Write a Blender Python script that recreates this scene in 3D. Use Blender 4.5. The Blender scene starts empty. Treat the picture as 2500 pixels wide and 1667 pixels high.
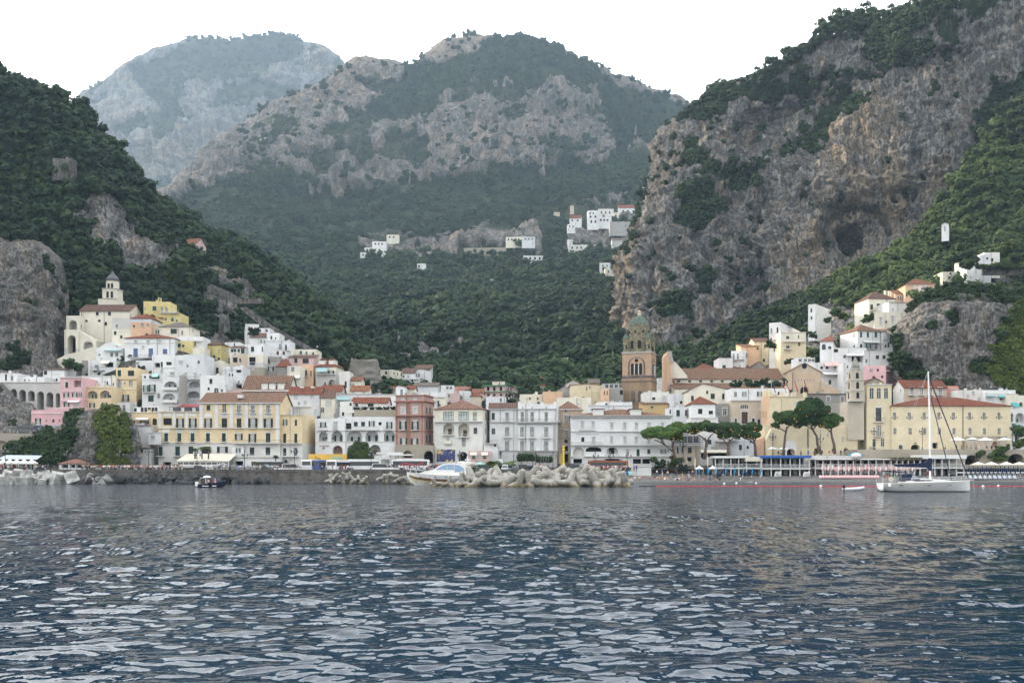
import bpy,bmesh,math,random
import numpy as np
from mathutils import Vector,Matrix,Euler
random.seed(7);RNG=np.random.default_rng(7)
SC=bpy.context.scene;COL=SC.collection
F,H,VH=2430.0,2.9,1150.0
S=2500/2352.0
R=math.radians
def at(u,v,Y):return Vector(((u-1250)*Y/F,Y,H+(VH-v)*Y/F))
def zat(v,Y):return H+(VH-v)*Y/F
def xat(u,Y):return(u-1250)*Y/F
# ------------------------------------------------------------------ numpy noise
def _hash(ix,iy,iz,seed):
 h=(ix*374761393+iy*668265263+iz*2147483647+seed*1274126177)&0xffffffff
 h=((h^(h>>13))*1274126177)&0xffffffff
 h=((h^(h>>16))*2246822519)&0xffffffff
 return((h^(h>>15))&0xffffff)/float(0xffffff)
def vnoise(p,seed=0):
 i=np.floor(p).astype(np.int64);f=p-i;f=f*f*f*(f*(f*6-15)+10)
 out=0
 for dx in(0,1):
  wx=f[:,0]if dx else 1-f[:,0]
  for dy in(0,1):
   wy=f[:,1]if dy else 1-f[:,1]
   for dz in(0,1):
    wz=f[:,2]if dz else 1-f[:,2]
    out=out+wx*wy*wz*_hash(i[:,0]+dx,i[:,1]+dy,i[:,2]+dz,seed)
 return out*2-1
def fbm(p,oct=4,seed=0,ridged=False,gain=0.5):
 a,s,tot=1.0,0,0
 for o in range(oct):
  n=vnoise(p*(2.03**o)+o*17.3,seed+o)
  if ridged:n=1-2*np.abs(n)
  s=s+a*n;tot+=a;a*=gain
 return s/tot
def in_poly(u,v,poly):
 poly=np.array(poly,float);inside=np.zeros(len(u),bool)
 x,y=poly[:,0],poly[:,1];j=len(poly)-1
 for i in range(len(poly)):
  c=((y[i]>v)!=(y[j]>v))&(u<(x[j]-x[i])*(v-y[i])/(y[j]-y[i]+1e-9)+x[i])
  inside^=c;j=i
 return inside
# ------------------------------------------------------------------ materials
MATS={}
class NT:
 def __init__(s,m):
  s.m=m;s.t=m.node_tree;s.t.nodes.clear()
  s.out=s.t.nodes.new('ShaderNodeOutputMaterial')
 def n(s,typ,**kw):
  nd=s.t.nodes.new(typ)
  for k,v in kw.items():
   if k.startswith('i_'):
    k=k[2:];k=int(k)if k.isdigit()else k
    if isinstance(v,bpy.types.NodeSocket):s.t.links.new(v,nd.inputs[k])
    else:nd.inputs[k].default_value=v
   else:setattr(nd,k,v)
  return nd
 def l(s,a,b):s.t.links.new(a,b)
 def pos(s,scale=(1,1,1),obj=False):
  c=s.n('ShaderNodeTexCoord').outputs['Object']if obj else s.n('ShaderNodeNewGeometry').outputs['Position']
  mp=s.n('ShaderNodeMapping',i_Vector=c);mp.inputs['Scale'].default_value=scale
  return mp.outputs[0]
 def noise(s,vec,scale,detail=4,rough=.55):
  return s.n('ShaderNodeTexNoise',i_Vector=vec,i_Scale=scale,i_Detail=detail,i_Roughness=rough).outputs['Fac']
 def ramp(s,fac,a,b):
  return s.n('ShaderNodeMapRange',i_0=fac,i_1=a,i_2=b,interpolation_type='SMOOTHSTEP').outputs[0]
 def mix(s,fac,a,b,mode='MIX'):
  m=s.n('ShaderNodeMix',data_type='RGBA',blend_type=mode)
  for k,v in((0,fac),(6,a),(7,b)):
   if isinstance(v,bpy.types.NodeSocket):s.l(v,m.inputs[k])
   else:m.inputs[k].default_value=(v if not isinstance(v,tuple)else(*v,1))if k else v
  return m.outputs[2]
 def math(s,op,a,b=0.0):
  m=s.n('ShaderNodeMath',operation=op)
  for k,v in((0,a),(1,b)):
   if isinstance(v,bpy.types.NodeSocket):s.l(v,m.inputs[k])
   else:m.inputs[k].default_value=v
  return m.outputs[0]
 def attr(s,name):return s.n('ShaderNodeAttribute',attribute_name=name).outputs['Fac']
 def finish(s,color,rough=.8,bump=None,bstr=.3,bdist=.1,spec=.3,**kw):
  b=s.n('ShaderNodeBsdfPrincipled')
  if isinstance(color,bpy.types.NodeSocket):s.l(color,b.inputs['Base Color'])
  else:b.inputs['Base Color'].default_value=(*color,1)
  if isinstance(rough,bpy.types.NodeSocket):s.l(rough,b.inputs['Roughness'])
  else:b.inputs['Roughness'].default_value=rough
  b.inputs['Specular IOR Level'].default_value=spec
  for k,v in kw.items():b.inputs[k.replace('_',' ')].default_value=v
  if bump is not None:
   bp=s.n('ShaderNodeBump',i_Height=bump,i_Strength=bstr,i_Distance=bdist)
   s.l(bp.outputs[0],b.inputs['Normal'])
  s.l(b.outputs[0],s.out.inputs[0]);return b
def newmat(name):
 m=bpy.data.materials.new(name);m.use_nodes=True;MATS[name]=m
 return NT(m)
def plain(name,rgb,rough=.7,var=.12,scale=1.5,spec=.3,metal=0.0,obj=False):
 if name in MATS:return MATS[name]
 t=newmat(name);p=t.pos(obj=obj)
 f=t.noise(p,scale,4)
 lo=tuple(c*(1-var*1.6)for c in rgb);hi=tuple(min(1,c*(1+var))for c in rgb)
 t.finish(t.mix(t.ramp(f,.3,.7),lo,hi),rough,spec=spec,Metallic=metal)
 return MATS[name]
def stucco(name,rgb,dirt=.5):
 "painted render with blotches, faded patches and rain streaks"
 if name in MATS:return MATS[name]
 t=newmat(name);p=t.pos();q=t.pos((1,1,.22))
 big=t.ramp(t.noise(p,.35,5,.6),.35,.7)
 stk=t.ramp(t.noise(q,1.6,4,.6),.55,.85)
 patch=t.ramp(t.noise(p,.16,6,.7),.56,.64)
 c=t.mix(big,tuple(x*.87 for x in rgb),rgb)
 grey=tuple(.5*x+.03 for x in rgb)
 c=t.mix(t.math('MULTIPLY',stk,.8*dirt),c,grey)
 c=t.mix(t.math('MULTIPLY',patch,.5*dirt),c,tuple(.6*x+.1 for x in rgb))
 t.finish(c,.9,t.noise(p,6,3),.15,.03,spec=.15)
 return MATS[name]
def tiles(name,rgb,w=.55):
 "barrel tiles: rounded rows running down the slope, patchy colour"
 if name in MATS:return MATS[name]
 t=newmat(name);p=t.pos(obj=True)
 wv=t.n('ShaderNodeTexWave',wave_type='BANDS',bands_direction='X',i_Vector=p,i_Scale=6.283/(20*w)*1.0,i_Distortion=.25,i_Detail=1.0).outputs['Fac']
 wy=t.n('ShaderNodeTexWave',wave_type='BANDS',bands_direction='Y',i_Vector=p,i_Scale=6.283/(20*.7),i_Distortion=.6).outputs['Fac']
 n1=t.ramp(t.noise(p,2.4,3),.3,.7);n2=t.ramp(t.noise(p,.35,5,.65),.35,.7)
 c=t.mix(n1,tuple(x*.42 for x in rgb),tuple(min(1,x*.95)for x in rgb))
 c=t.mix(t.math('MULTIPLY',n2,.45),c,(.15,.12,.10));c=t.mix(t.math('MULTIPLY',t.ramp(wv,.35,.05),.6),c,tuple(x*.22 for x in rgb))
 c=t.mix(t.math('MULTIPLY',t.ramp(wv,.0,.45),.75),tuple(x*.3 for x in rgb),c)if False else c
 h=t.math('ADD',wv,t.math('MULTIPLY',wy,.35))
 t.finish(c,.95,h,1.0,.16,spec=.05)
 return MATS[name]
def leafmat(name,dark,light,per='random'):
 if name in MATS:return MATS[name]
 t=newmat(name)
 a=t.attr('tint')
 oi=t.n('ShaderNodeObjectInfo').outputs['Random']
 p=t.pos();nz=t.ramp(t.noise(p,.05,3),.3,.7)
 f=t.math('ADD',t.math('MULTIPLY',a,.45),t.math('MULTIPLY',t.math('POWER',oi,1.6),.55))
 lo_=t.ramp(t.noise(t.pos((1,1,1.6)),.011,4,.6),.35,.68)
 f=t.math('ADD',f,t.math('MULTIPLY',t.math('SUBTRACT',nz,.4),.4));f=t.math('ADD',f,t.math('MULTIPLY',t.math('SUBTRACT',lo_,.45),.5))
 c=t.mix(f,dark,light)
 b=t.finish(c,.75,spec=.15)
 return MATS[name]
def rockmat(name,base,warm,dark,soil,grass,sc=1.0,pocket=.5):
 t=newmat(name);p=t.pos();q=t.pos((1,1,.11));st=t.pos((.25,.25,1))
 veg=t.attr('veg');wa=t.attr('warm')
 n1=t.noise(p,.06*sc,6,.65);n2=t.noise(q,.10*sc,5,.66);big=t.noise(p,.018*sc,4,.6);n3=t.noise(p,.5*sc,5,.7);n4=t.noise(st,.25*sc,4,.6)
 c=t.mix(t.ramp(n3,.3,.7),tuple(x*.62 for x in base),tuple(min(1,x*1.24)for x in base))
 c=t.mix(t.math('MULTIPLY',t.ramp(big,.6,.38),.5),c,tuple(x*.62 for x in base))
 wf=t.math('MULTIPLY',t.ramp(t.math('ADD',n2,t.math('MULTIPLY',wa,.34)),.5,.78),.95)
 c=t.mix(wf,c,t.mix(t.ramp(n3,.3,.7),tuple(x*.75 for x in warm),warm))
 c=t.mix(t.math('MULTIPLY',t.ramp(n2,.5,.3),.6),c,dark)
 c=t.mix(t.math('MULTIPLY',t.ramp(n4,.6,.75),.35),c,tuple(x*1.25 for x in base))
 nb=t.noise(p,.09*sc,3,.6)
 c=t.mix(t.math('MULTIPLY',t.ramp(nb,.55,.64),pocket),c,soil)
 c=t.mix(t.math('MULTIPLY',t.ramp(t.noise(p,.15*sc,3,.6),.58,.64),pocket),c,grass)
 ck=t.math('ABSOLUTE',t.math('SUBTRACT',t.noise(q,.3*sc,5,.7),.5));ck2=t.math('ABSOLUTE',t.math('SUBTRACT',t.noise(t.pos((1,1,.5)),.16*sc,6,.72),.5))
 ckf=t.math('MAXIMUM',t.ramp(ck,.03,0.0),t.ramp(ck2,.022,0.0))
 c=t.mix(t.math('MULTIPLY',ckf,.72),c,tuple(x*.45 for x in dark))
 g=t.mix(t.ramp(n1,.4,.6),grass,tuple(x*.6 for x in grass))
 g=t.mix(t.math('MULTIPLY',t.ramp(n3,.55,.7),.25),g,soil)
 vf=t.ramp(t.math('ADD',veg,t.math('MULTIPLY',t.math('SUBTRACT',n3,.5),.8)),.35,.6)
 c=t.mix(vf,c,g)
 hgt=t.math('SUBTRACT',t.math('ADD',t.math('MULTIPLY',n2,1.0),t.math('MULTIPLY',n3,.8)),t.math('MULTIPLY',ckf,.35))
 t.finish(c,.95,hgt,1.0,2.4/sc,spec=.1)
 return MATS[name]
# ------------------------------------------------------------------ objects
def tag(o,label=None,cat=None,group=None,kind=None):
 if label:o['label']=label
 if cat:o['category']=cat
 if group:o['group']=group
 if kind:o['kind']=kind
 return o
def link(o,parent=None):
 COL.objects.link(o)
 if parent is not None:o.parent=parent
 return o
def empty(name,loc=(0,0,0),rz=0.0):
 o=bpy.data.objects.new(name,None);o.location=loc;o.rotation_euler=(0,0,rz);o.empty_display_size=.5
 return link(o)
def obj(name,mesh,parent=None,loc=(0,0,0),rot=(0,0,0)):
 o=bpy.data.objects.new(name,mesh);o.location=loc;o.rotation_euler=rot
 return link(o,parent)
def dup(root,loc=None,rot=None,scale=None,parent=None):
 c=root.copy();COL.objects.link(c)
 if parent is not None:c.parent=parent
 if loc is not None:c.location=loc
 if rot is not None:c.rotation_euler=rot
 if scale is not None:c.scale=scale
 for ch in list(root.children):dup(ch,parent=c)
 return c
def npmesh(name,V,faces,mats=(),smooth=False,attrs=None,mi=None):
 "mesh from an (N,3) array and an (M,k) index array or list of faces"
 me=bpy.data.meshes.new(name)
 V=np.asarray(V,np.float32)
 if isinstance(faces,np.ndarray):
  k=faces.shape[1];n=len(faces)
  me.vertices.add(len(V));me.vertices.foreach_set('co',V.ravel())
  me.loops.add(n*k);me.loops.foreach_set('vertex_index',faces.astype(np.int32).ravel())
  me.polygons.add(n);me.polygons.foreach_set('loop_start',np.arange(0,n*k,k,dtype=np.int32))
  me.polygons.foreach_set('loop_total',np.full(n,k,np.int32))
  me.update(calc_edges=True)
 else:
  me.from_pydata([tuple(v)for v in V],[],faces)
 for m in mats:me.materials.append(m)
 if mi is not None:me.polygons.foreach_set('material_index',np.asarray(mi,np.int32))
 if smooth:me.polygons.foreach_set('use_smooth',np.ones(len(me.polygons),bool))
 for k,a in(attrs or{}).items():
  at_=me.attributes.new(k,'FLOAT','POINT');at_.data.foreach_set('value',np.asarray(a,np.float32))
 me.update();return me
class MB:
 "collects simple shapes with material slots, builds one mesh"
 def __init__(s):s.v=[];s.f=[];s.m=[];s.mats=[]
 def slot(s,m):
  if m not in s.mats:s.mats.append(m)
  return s.mats.index(m)
 def add(s,V,Fc,m):
  b=len(s.v);k=s.slot(m);s.v+=[tuple(x)for x in V]
  for f in Fc:s.f.append([b+i for i in f]);s.m.append(k)
  return s
 def box(s,x0,y0,z0,x1,y1,z1,m):
  V=[(x0,y0,z0),(x1,y0,z0),(x1,y1,z0),(x0,y1,z0),(x0,y0,z1),(x1,y0,z1),(x1,y1,z1),(x0,y1,z1)]
  return s.add(V,[(0,3,2,1),(4,5,6,7),(0,1,5,4),(1,2,6,5),(2,3,7,6),(3,0,4,7)],m)
 def quad(s,a,b,c,d,m):return s.add([a,b,c,d],[(0,1,2,3)],m)
 def tube(s,pts,rad,m,n=6,cap=True):
  pts=[Vector(p)for p in pts]
  rad=rad if isinstance(rad,(list,tuple))else[rad]*len(pts)
  V=[];Fc=[]
  for i,p in enumerate(pts):
   d=(pts[min(i+1,len(pts)-1)]-pts[max(i-1,0)]).normalized()
   a=d.cross(Vector((0,0,1))if abs(d.z)<.9 else Vector((1,0,0))).normalized();b=d.cross(a)
   for k in range(n):
    t=2*math.pi*k/n;V.append(p+(a*math.cos(t)+b*math.sin(t))*rad[i])
  for i in range(len(pts)-1):
   for k in range(n):
    Fc.append((i*n+k,i*n+(k+1)%n,(i+1)*n+(k+1)%n,(i+1)*n+k))
  if cap:
   Fc.append(tuple(range(n))[::-1]);Fc.append(tuple(range((len(pts)-1)*n,len(pts)*n)))
  return s.add(V,Fc,m)
 def lathe(s,prof,m,n=16,c=(0,0,0),a0=0.0):
  V=[];Fc=[]
  for r,z in prof:
   for k in range(n):
    t=a0+2*math.pi*k/n;V.append((c[0]+r*math.cos(t),c[1]+r*math.sin(t),c[2]+z))
  for i in range(len(prof)-1):
   for k in range(n):Fc.append((i*n+k,i*n+(k+1)%n,(i+1)*n+(k+1)%n,(i+1)*n+k))
  Fc.append(tuple(range((len(prof)-1)*n,len(prof)*n)));Fc.append(tuple(range(n))[::-1])
  return s.add(V,Fc,m)
 def prism(s,poly,y0,y1,m):
  "polygon in (x,z) extruded from y0 to y1"
  n=len(poly);V=[(x,y0,z)for x,z in poly]+[(x,y1,z)for x,z in poly]
  Fc=[tuple(range(n)),tuple(range(n,2*n))[::-1]]+[(i,i+n,(i+1)%n+n,(i+1)%n)for i in range(n)]
  return s.add(V,Fc,m)
 def mesh(s,name,smooth=False):
  me=bpy.data.meshes.new(name);me.from_pydata(s.v,[],s.f)
  for m in s.mats:me.materials.append(m)
  me.polygons.foreach_set('material_index',s.m)
  if smooth:me.polygons.foreach_set('use_smooth',[True]*len(s.f))
  me.update();return me
 def build(s,name,parent=None,loc=(0,0,0),rot=(0,0,0),smooth=False):
  return obj(name,s.mesh(name,smooth),parent,loc,rot)
# ------------------------------------------------------------------ camera, light, air
cam=bpy.data.objects.new('camera',bpy.data.cameras.new('camera'));COL.objects.link(cam)
cam.location=(0,0,H);cam.rotation_euler=(R(90),0,0)
cam.data.sensor_width=36;cam.data.lens=36*F/2500;cam.data.shift_y=(VH-833.5)/2500
cam.data.clip_end=20000;cam.data.clip_start=.1
SC.camera=cam
SUN_EL,SUN_AZ=R(17.0),R(-54.0)
W=bpy.data.worlds.new('World');SC.world=W;W.use_nodes=True
wt=W.node_tree;wt.nodes.clear()
wo=wt.nodes.new('ShaderNodeOutputWorld');bg=wt.nodes.new('ShaderNodeBackground')
sky=wt.nodes.new('ShaderNodeTexSky');sky.sky_type='NISHITA';sky.sun_disc=False
sky.sun_elevation=SUN_EL;sky.sun_rotation=SUN_AZ
sky.air_density=1.0;sky.dust_density=4.0;sky.ozone_density=1.5;sky.altitude=0
tc=wt.nodes.new('ShaderNodeTexCoord');mp=wt.nodes.new('ShaderNodeMapping');mp.inputs['Scale'].default_value=(1,1,2.5)
nz=wt.nodes.new('ShaderNodeTexNoise');nz.inputs['Scale'].default_value=1.6;nz.inputs['Detail'].default_value=5
mr=wt.nodes.new('ShaderNodeMapRange');mr.inputs[1].default_value=.3;mr.inputs[2].default_value=.75;mr.inputs[3].default_value=.52;mr.inputs[4].default_value=.8
wt.links.new(tc.outputs['Generated'],mp.inputs[0]);wt.links.new(mp.outputs[0],nz.inputs['Vector']);wt.links.new(nz.outputs['Fac'],mr.inputs[0])
mx=wt.nodes.new('ShaderNodeMix');mx.data_type='RGBA';mx.inputs[7].default_value=(7.3,7.5,7.6,1)
dt=wt.nodes.new('ShaderNodeVectorMath');dt.operation='DOT_PRODUCT';dt.inputs[1].default_value=(math.sin(R(-35)),math.cos(R(-35)),.35)
gr=wt.nodes.new('ShaderNodeMapRange');gr.inputs[1].default_value=-.7;gr.inputs[2].default_value=.9;gr.inputs[3].default_value=7.6;gr.inputs[4].default_value=16.0
vc=wt.nodes.new('ShaderNodeVectorMath');vc.operation='SCALE';vc.inputs[0].default_value=(1.0,.992,.968)
wt.links.new(tc.outputs['Generated'],dt.inputs[0]);wt.links.new(dt.outputs['Value'],gr.inputs[0]);wt.links.new(gr.outputs[0],vc.inputs['Scale']);wt.links.new(vc.outputs[0],mx.inputs[7])
wt.links.new(mr.outputs[0],mx.inputs[0]);wt.links.new(sky.outputs[0],mx.inputs[6]);wt.links.new(mx.outputs[2],bg.inputs[0])
bg.inputs[1].default_value=.11;wt.links.new(bg.outputs[0],wo.inputs[0])
sl=bpy.data.lights.new('sun','SUN');sl.energy=3.6;sl.angle=R(.5);sl.color=(1,.80,.58)
so=bpy.data.objects.new('sun',sl);COL.objects.link(so)
sd=Vector((math.sin(SUN_AZ)*math.cos(SUN_EL),math.cos(SUN_AZ)*math.cos(SUN_EL),math.sin(SUN_EL)))
so.rotation_euler=sd.to_track_quat('Z','Y').to_euler();so.location=(-300,200,500)
SC.view_settings.view_transform='Standard';SC.view_settings.look='None'
SC.view_settings.exposure=1.52;SC.view_settings.gamma=1
cy=SC.cycles
cy.max_bounces=5;cy.diffuse_bounces=2;cy.glossy_bounces=3;cy.transmission_bounces=2;cy.volume_bounces=0
cy.transparent_max_bounces=6;cy.caustics_reflective=False;cy.caustics_refractive=False
cy.use_denoising=True;cy.sample_clamp_indirect=6.0
try:
 cy.denoiser='OPENIMAGEDENOISE';cy.denoising_input_passes='RGB_ALBEDO_NORMAL'
except Exception:pass
hm=newmat('haze');pv=hm.n('ShaderNodeVolumePrincipled')
pv.inputs['Color'].default_value=(.52,.74,1,1);pv.inputs['Density'].default_value=.000092;pv.inputs['Anisotropy'].default_value=.15
hm.l(pv.outputs[0],hm.out.inputs['Volume'])
hb=MB().box(-4200,-300,-6,4200,4600,1600,MATS['haze']).build('haze');tag(hb,kind='stuff')
# ------------------------------------------------------------------ terrain: lofted control rows (photo px of a 2352 px wide view, distance in m)
def resample(row,n,par):
 P=np.array([at(u*S,v*S,Y)for u,v,Y in row])
 if par=='u':t=np.array([r[0]for r in row],float);t=(t-t[0])/(t[-1]-t[0])
 else:
  d=np.linalg.norm(np.diff(P*np.array([1,.5,1]),axis=0),axis=1);t=np.concatenate([[0],np.cumsum(d)]);t/=t[-1]
 s=np.linspace(0,1,n);Q=np.stack([np.interp(s,t,P[:,k])for k in range(3)],1)
 for _ in range(2):
  Q[1:-1]=.25*Q[:-2]+.5*Q[1:-1]+.25*Q[2:]
 return Q
def normals(G):
 du=np.gradient(G,axis=1);dv=np.gradient(G,axis=0)
 n=np.cross(du,dv);n/=(np.linalg.norm(n,axis=2,keepdims=True)+1e-9)
 return n
def proj(P):return 1250+P[...,0]*F/P[...,1],VH-(P[...,2]-H)*F/P[...,1]
def loft(name,rows,nu,steps,mat,amps,par='u',noise=None,veg=None,warm=None,shape=None,seed=0):
 Rw=np.array([resample(r,nu,par)for r in rows]);k=len(rows)
 out=[];am=[]
 for i in range(k-1):
  p0,p1,p2,p3=Rw[max(i-1,0)],Rw[i],Rw[i+1],Rw[min(i+2,k-1)]
  for j in range(steps[i]):
   t=j/steps[i];m1,m2=(p2-p0)*.4,(p3-p1)*.4
   h=(2*t**3-3*t*t+1)*p1+(t**3-2*t*t+t)*m1+(-2*t**3+3*t*t)*p2+(t**3-t*t)*m2
   out.append(h);am.append(amps[i]*(1-t)+amps[i+1]*t)
 out.append(Rw[-1]);am.append(amps[-1])
 G=np.array(out);A=np.array(am)[:,None]
 N=normals(G);c=N[:,:,1]>0
 if c.mean()>.5:N=-N
 uu,vv=proj(G)
 vg=veg(uu/S,vv/S,G)if veg else np.zeros(uu.shape)
 P=G.reshape(-1,3)
 d=noise(P,vg.ravel()).reshape(uu.shape)if noise else 0
 if shape is not None:d=d+shape(uu/S,vv/S)/np.maximum(A,.01)
 G=G+N*(A*d)[:,:,None]
 nv,nn=G.shape[:2]
 idx=np.arange(nv*nn).reshape(nv,nn)
 Fc=np.stack([idx[:-1,:-1],idx[:-1,1:],idx[1:,1:],idx[1:,:-1]],-1).reshape(-1,4)
 w=warm(uu/S,vv/S)if warm else np.zeros(uu.shape)
 me=npmesh(name,G.reshape(-1,3),Fc,[mat],True,{'veg':vg.ravel(),'warm':w.ravel()})
 o=obj(name,me);tag(o,kind='structure')
 return G,vg
def soft(u,v,poly,w=1.0):
 q=np.stack([u.ravel()/26,v.ravel()/26,0*u.ravel()],1);k=13.0*min(1.0,(np.ptp(np.array(poly)[:,0])+np.ptp(np.array(poly)[:,1]))/260)
 u=u+k*fbm(q,4,301).reshape(u.shape)*2;v=v+k*fbm(q,4,302).reshape(u.shape)*2
 return in_poly(u.ravel(),v.ravel(),poly).reshape(u.shape)*w
def rocknoise(s1,s2,flute=.5,seed=0):
 def f(P,vg):
  W_=np.stack([fbm(P/s1*1.7,2,seed+50+k)for k in range(3)],1)*s1*.22
  a=fbm(P/s1,5,seed,True,.55);b=fbm((P+W_)*np.array([1,1,.2])/s2,5,seed+9,True,.6);c=fbm(P/(s2*.4),4,seed+20,True,.65)
  e=fbm((P+W_)*np.array([.3,.3,1])/(s2*.5),4,seed+31,True,.6)
  r=a*.9+b*flute*1.25+c*.38+e*.34
  return r*(1-.75*np.clip(vg,0,1))+np.clip(vg,0,1)*.5*fbm(P/(s1*.7),3,seed+3)
 return f
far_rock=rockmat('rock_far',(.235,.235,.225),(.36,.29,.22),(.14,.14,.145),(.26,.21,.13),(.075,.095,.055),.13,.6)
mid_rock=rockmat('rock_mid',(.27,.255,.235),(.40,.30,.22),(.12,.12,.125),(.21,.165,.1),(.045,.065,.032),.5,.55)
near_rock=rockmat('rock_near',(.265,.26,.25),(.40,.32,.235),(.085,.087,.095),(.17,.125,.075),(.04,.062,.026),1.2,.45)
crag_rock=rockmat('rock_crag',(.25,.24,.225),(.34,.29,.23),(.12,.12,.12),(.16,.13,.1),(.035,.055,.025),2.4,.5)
FARR=[(60,330),(100,285),(165,243),(200,218),(240,195),(280,165),(320,140),(355,122),(400,110),(440,98),(480,91),(520,97),(560,92),(620,85),(660,86),(682,97),(720,105),(750,118),(775,140),(795,160),(850,220),(960,300)]
farG,farV=loft('mountain',[[(60,420,3600),(500,250,3700),(960,420,3600)],[(u,v+3,2950)for u,v in FARR],[(60,380,2850),(200,270,2820),(330,200,2830),(420,165,2840),(560,150,2840),(690,160,2840),(770,200,2840),(850,270,2840),(960,340,2840)],[(60,440,2700),(250,325,2620),(330,305,2560),(500,310,2600),(650,300,2640),(800,330,2680),(960,380,2700)],[(60,560,2600),(280,400,2540),(400,420,2480),(560,450,2480),(800,440,2500),(960,460,2600)],[(60,700,2100),(500,620,2000),(960,640,2100)]],360,[12,26,50,46,30],far_rock,[10,7,30,34,30,20],noise=rocknoise(260,90,.55,3),veg=lambda u,v,G:np.clip(.12+.8*soft(u,v,[(300,160),(400,118),(520,90),(690,80),(720,120),(640,150),(560,175),(430,210),(420,300),(360,260)])+.62*(fbm(G.reshape(-1,3)/150,5,77).reshape(u.shape)>.1)+.4*(v>430),0,1),warm=lambda u,v:.35*np.exp(-((v-360)/50.)**2)+.2*(v<300)*(u<330),seed=3)  # warm: tan rock band, plus low sun on the left ridge painted in
MIDR=[(260,560,1350),(340,480,1400),(420,425,1450),(520,330,1550),(600,280,1600),(640,255,1600),(700,232,1600),(760,195,1620),(790,172,1620),(820,152,1640),(845,147,1650),(890,155,1650),(930,168,1660),(965,160,1670),(985,132,1700),(1010,113,1700),(1040,103,1700),(1090,95,1700),(1130,96,1690),(1150,96,1680),(1200,95,1660),(1240,106,1640),(1290,128,1600),(1330,156,1580),(1360,165,1600),(1380,170,1620),(1420,183,1640),(1480,207,1650),(1540,230,1650),(1580,245,1650),(1620,262,1650),(1760,300,1650)]
P_TOP=[(925,185),(985,150),(1090,122),(1150,84),(1200,82),(1290,115),(1340,150),(1400,190),(1440,250),(1390,235),(1300,195),(1250,200),(1190,220),(1120,205),(1060,212),(1030,240),(960,262),(940,300),(870,310),(850,260),(880,225)]
P_GUL=[(1375,215),(1440,250),(1462,300),(1450,360),(1470,395),(1400,400),(1395,330),(1385,270)]
P_RIG=[(1400,190),(1500,215),(1600,260),(1600,340),(1470,350),(1440,280)]
P_LOW=[(330,520),(440,462),(520,430),(600,418),(660,440),(720,470),(800,474),(870,452),(960,436),(1050,425),(1180,418),(1300,398),(1395,395),(1450,380),(1600,345),(1800,345),(1800,1000),(200,1000)]
P_TER=[[(830,545),(890,535),(960,555),(1060,560),(1130,510),(1170,530),(1180,560),(1240,545),(1240,580),(1100,580),(960,588),(830,592)],[(1290,480),(1460,470),(1460,530),(1300,525)],[(1440,348),(1540,345),(1540,385),(1440,375)],[(1300,545),(1450,545),(1450,580),(1300,585)],[(900,815),(1100,820),(1110,850),(960,860)]]
def midveg(u,v,G):
 n=fbm(G.reshape(-1,3)/70,3,5).reshape(u.shape)
 g=np.maximum.reduce([soft(u,v,P_TOP),soft(u,v,P_GUL),soft(u,v,P_RIG,.62),soft(u,v,P_LOW)])
 g=np.maximum(g,.55*(n>.25)*(v>180)*(u>560))
 for p in P_TER:g=np.where(soft(u,v,p)>0,np.clip(.3+n,0.1,.6),g)
 return g
def midwarm(u,v):return .3*np.exp(-((u-1130)/190.)**2-((v-360)/70.)**2)+.35*((v<250)*(u<900))+.45*((v<140)*(u<1150))+.2*(u>1440)*(v<340)  # tan rock mid-face; upper ridge terms paint low sunlight into the rock colour
midG,midV=loft('mountain',[[(260,700,2100),(845,330,2300),(1150,250,2400),(1760,420,2300)],MIDR,[(260,590,1250),(340,510,1300),(430,440,1350),(520,365,1400),(620,310,1430),(700,285,1450),(850,235,1500),(960,235,1500),(1050,215,1490),(1190,215,1480),(1290,190,1470),(1380,225,1450),(1450,300,1500),(1580,310,1520),(1760,350,1500)],[(260,640,1150),(340,540,1200),(430,480,1230),(520,440,1240),(650,445,1250),(720,465,1250),(800,465,1240),(900,445,1250),(1000,428,1260),(1180,418,1270),(1300,396,1280),(1385,390,1300),(1450,370,1340),(1580,350,1360),(1760,400,1350)],[(260,690,930),(560,585,960),(820,592,980),(1000,588,980),(1200,572,980),(1450,545,980),(1760,570,980)],[(260,800,700),(560,720,720),(820,720,720),(1200,690,720),(1450,670,720),(1760,680,720)],[(260,930,480),(820,870,450),(1000,880,450),(1200,885,450),(1450,860,450),(1760,860,450)],[(260,960,380),(1760,960,380)]],560,[10,60,90,60,50,50,10],mid_rock,[10,6,16,22,14,14,6,2],noise=rocknoise(120,42,.6,11),veg=midveg,warm=midwarm,seed=11)
LEFTR=[(-1500,-520,430),(-700,-330,450),(-300,20,460),(-120,120,460),(0,195,460),(40,207,460),(75,220,460),(110,240,460),(150,262,462),(190,282,464),(215,318,466),(240,352,468),(265,367,470),(290,402,474),(320,448,480),(360,484,488),(410,498,492),(430,528,495),(470,548,500),(520,568,505),(560,588,510),(600,618,515),(650,648,520),(700,690,520),(750,728,520),(800,768,520),(840,808,520),(890,845,520),(1000,900,520)]  # unseen rise past the left edge is shaped to keep the town in shade
P_LROCK=[[(150,425),(188,425),(235,475),(290,520),(335,560),(395,590),(400,650),(420,690),(350,640),(300,610),(250,595),(205,550),(160,480)],[(190,290),(215,300),(222,330),(195,335)],[(440,640),(475,660),(470,760),(440,760),(430,700)],[(475,655),(520,660),(610,690),(600,730),(560,740),(530,760),(480,770)],[(225,320),(260,330),(280,390),(255,385)]]
P_LVIV=[(370,610),(400,600),(425,680),(450,740),(440,775),(400,740),(375,680)]
def leftveg(u,v,G):
 n=fbm(G.reshape(-1,3)/16,3,21).reshape(u.shape)
 g=np.ones(u.shape)
 for p in P_LROCK:g=np.where((soft(u,v,p)>0)&(n<.3),.05,g)
 return g
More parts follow.
